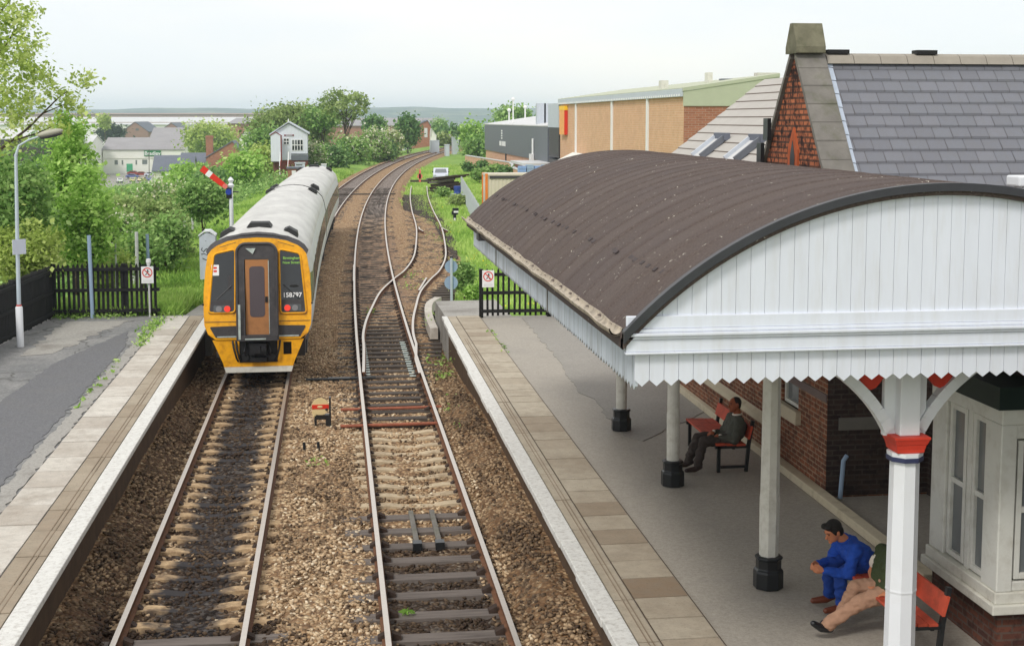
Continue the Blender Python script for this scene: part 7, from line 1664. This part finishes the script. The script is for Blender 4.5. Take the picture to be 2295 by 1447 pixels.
    for i, (nm, lab, px, pt, pb, hw, Y, mm, size, nc, per, cr, bl) in enumerate(F_):
        top, bot = at(px, pt, Y), at(px, pb, Y); r = hw * Y / 3000.0; bz = min(bot.z, zgf(bot.x, Y) + .2); openT = 'tall open' in lab
        crown_bot = bot.z if not openT else at(px, 275, Y).z
        tree(nm, lab, 'shrub' if nm in ('bush', 'shrub') else 'tree', (bot.x, Y, bz), top.z - bz, (r, r * .8, (top.z - crown_bot) / 2), M[mm], size, nc, int(per * 1.4), cr, .05 * r + .06 if not openT else .16, True, g2 if Y > 165 else 'shrubs in the yard and along the wall', zc=(top.z + crown_bot) / 2, blossom=bl, seed=80 + i, limbs=8 if not openT else 22, shell=.4)
    # low scrub as one unbroken mass between the individual bushes on the bank
    P_, T_ = [], []
    for k in range(1500):
        Y = rng.uniform(46, 230); x = dc(Y) - 9.5 - rng.random() ** 1.3 * (10 + Y * .14); z = zgf(x, Y); r = rng.uniform(.25, .8) * (1 + Y / 160)
        n = rng.integers(25, 60); ct = rng.random(); P_.append(np.array([x, Y, z + r * .4]) + rng.normal(0, 1, (n, 3)) * np.array([r, r, r * .6]) * .6); T_.append(np.clip(ct * .55 + rng.random(n) * .45, 0, 1))
    pts = np.concatenate(P_); v, f = leaf_quads(pts, .19, rng); tag(np_mesh('undergrowth', v, f, M['leaf_mid'], tone=np.concatenate(T_)), 'tangled green undergrowth covering the slope below the railway', 'undergrowth', kind='stuff')
    P_, T_ = [], []
    for k in range(420):
        Y = rng.uniform(240, 620); x = -rng.uniform(5, 120) * Y / 420 - 5; z = zgf(x, Y)
        px_ = 745 + x * 3000 / Y
        if 215 < px_ < 440 and 200 < Y < 600: continue
        r = rng.uniform(1.0, 2.6); n = rng.integers(30, 60); ct = rng.random(); P_.append(np.array([x, Y, z + r * .5]) + rng.normal(0, 1, (n, 3)) * np.array([r, r, r * .6]) * .6); T_.append(np.clip(ct * .55 + rng.random(n) * .45, 0, 1))
    pts = np.concatenate(P_); v, f = leaf_quads(pts, .6, rng); tag(np_mesh('hedgerows', v, f, M['leaf_mid'], tone=np.concatenate(T_)), 'distant hedges and scrub filling the valley floor', 'hedges', kind='stuff')
trees()
def blades(n, xr, yr, hgt, keep, rng, wid=.03):
    x = rng.uniform(*xr, n); u = rng.random(n); y = yr[0] + (yr[1] - yr[0]) * u ** 1.7; x = x + dcurve(y); k = keep(x - dcurve(y), y); x, y = x[k], y[k]; n = len(x); z = zg(x, y) - .02
    sc_ = 1 + y / 90; h = hgt * rng.uniform(.5, 1.4, n) * (.75 + .25 * sc_); a = rng.uniform(0, 6.28, n); w = wid * sc_ * rng.uniform(.6, 1.3, n); dx, dy = np.cos(a) * w, np.sin(a) * w; lx, ly = rng.normal(0, .35, n) * h, rng.normal(0, .35, n) * h
    v = np.stack([np.stack([x - dx, y - dy, z], 1), np.stack([x + dx, y + dy, z], 1), np.stack([x + lx * .5 + dx * .6, y + ly * .5 + dy * .6, z + h * .6], 1), np.stack([x + lx, y + ly, z + h], 1)], 1).reshape(-1, 3)
    pt = .5 + .28 * np.sin(x * .9 + 1) * np.sin(y * .31) + .22 * np.sin(x * 2.3) * np.sin(y * .9 + 2)
    return v, np.arange(n * 4).reshape(n, 4), np.clip(pt * .6 + rng.random(n) * .45, 0, 1)
def grass():
    rng = np.random.default_rng(9)
    v, f, t = blades(120000, (-11, -3.9), (38.3, 170), .26, lambda u, y: (u < -4.3 + .25 * np.sin(y * .7)) & ((y > 42.5) | (u < -4.45)), rng)
    tag(np_mesh('grass', v, f, M['grass'], tone=t), 'long green grass on the bank left of the train', 'grass', kind='stuff')
    def kr(u, y):
        k = sstep(44, 62, y) * (1 - .95 * sstep(84, 105, y)); return (u > 3.5 + 2.3 * k + .4 * np.sin(y * .8)) & ((y > 42) | (u > 5.7))
    v, f, t = blades(150000, (3.4, 22), (37.2, 190), .2, kr, rng)
    tag(np_mesh('grass', v, f, M['grass'], tone=np.clip(t + .1, 0, 1)), 'bright rough grass right of the siding', 'grass', kind='stuff')
    v, f, t = blades(9000, (3.0, 6.0), (62, 135), .2, lambda u, y: np.sin(u * 3 + y * .5) > .1, rng)
    tag(np_mesh('grass', v, f, M['grass'], tone=np.clip(t + .15, 0, 1)), 'grass tufts growing over the far end of the siding', 'grass', kind='stuff')
    n = 2600; y = 40 + 95 * rng.random(n) ** 1.4; u = rng.uniform(4.5, 14, n); cl = np.sin(u * 1.1 + 2) * np.sin(y * .33) > .12; u, y = u[cl], y[cl]; x = u + dcurve(y)
    kk = kr(u, y); x, y = x[kk], y[kk]; p = np.stack([x, y, zg(x, y) + .2], 1); v, f = leaf_quads(p, .06, rng, 1.0, 1.2); tag(np_mesh('buttercups', v, f, M['buttercup'], tone=rng.random(len(p))), 'yellow buttercups scattered in the grass right of the siding', 'wildflowers', kind='stuff')
    # weeds at the joints and edges of the platforms and in the ballast
    P_ = []
    for (x, y, z, r, m) in [(-4.75, 33 + .3 * k, PZ, .10, 26) for k in range(14)] + [(-4.9, 26 + .7 * k, PZ, .05, 10) for k in range(8)] + [(-5.6 - .22 * k, 38.0, PZ, .09, 20) for k in range(10)] + [(4.0, 31 + .6 * k, PZ, .04, 6) for k in range(6)] + [(-.4, 25.4, -.15, .09, 26), (2.72, 33.5, -.1, .16, 60), (2.85, 35.5, -.1, .2, 70), (2.6, 27.6, -.12, .12, 30), (2.7, 31, -.12, .1, 30), (2.5, 16.5, -.15, .08, 20), (-4.75, 35.6, PZ, .2, 60), (-4.7, 37.2, PZ, .22, 70), (1.2, 45.5, -.15, .1, 30), (2.9, 52, -.15, .25, 60), (3.1, 56, -.15, .25, 60), (3.2, 41.3, 0, .22, 60), (3.25, 43, 0, .22, 60), (.9, 17.3, -.15, .05, 10), (2.62, 29.3, -.12, .14, 40)]:
        P_.append(np.array([x, y, z + r * .3]) + rng.normal(0, 1, (m, 3)) * np.array([r, r * 1.4, r * .5]))
    pts = np.concatenate(P_); v, f = leaf_quads(pts, .045, rng, 2.2); tag(np_mesh('weeds', v, f, M['leaf_bright'], tone=rng.random(len(pts))), 'small weeds sprouting from joints and ballast', 'weeds', kind='stuff')
grass()
# ------------------------------------------------------------------ air
def haze():
    mb = MB(); mb.box(-1600, 1600, -45, 4800, -16.5, 60); m = bpy.data.materials.new('haze'); m.use_nodes = True; n = m.node_tree.nodes; n.remove(n['Principled BSDF'])
    v = n.new('ShaderNodeVolumePrincipled'); v.inputs['Color'].default_value = (.75, .87, 1, 1); v.inputs['Density'].default_value = HAZE; v.inputs['Anisotropy'].default_value = .1
    m.node_tree.links.new(v.outputs[0], n['Material Output'].inputs['Volume']); tag(mb.build('haze', m), kind='stuff')
HAZE = 2.4e-4
haze()
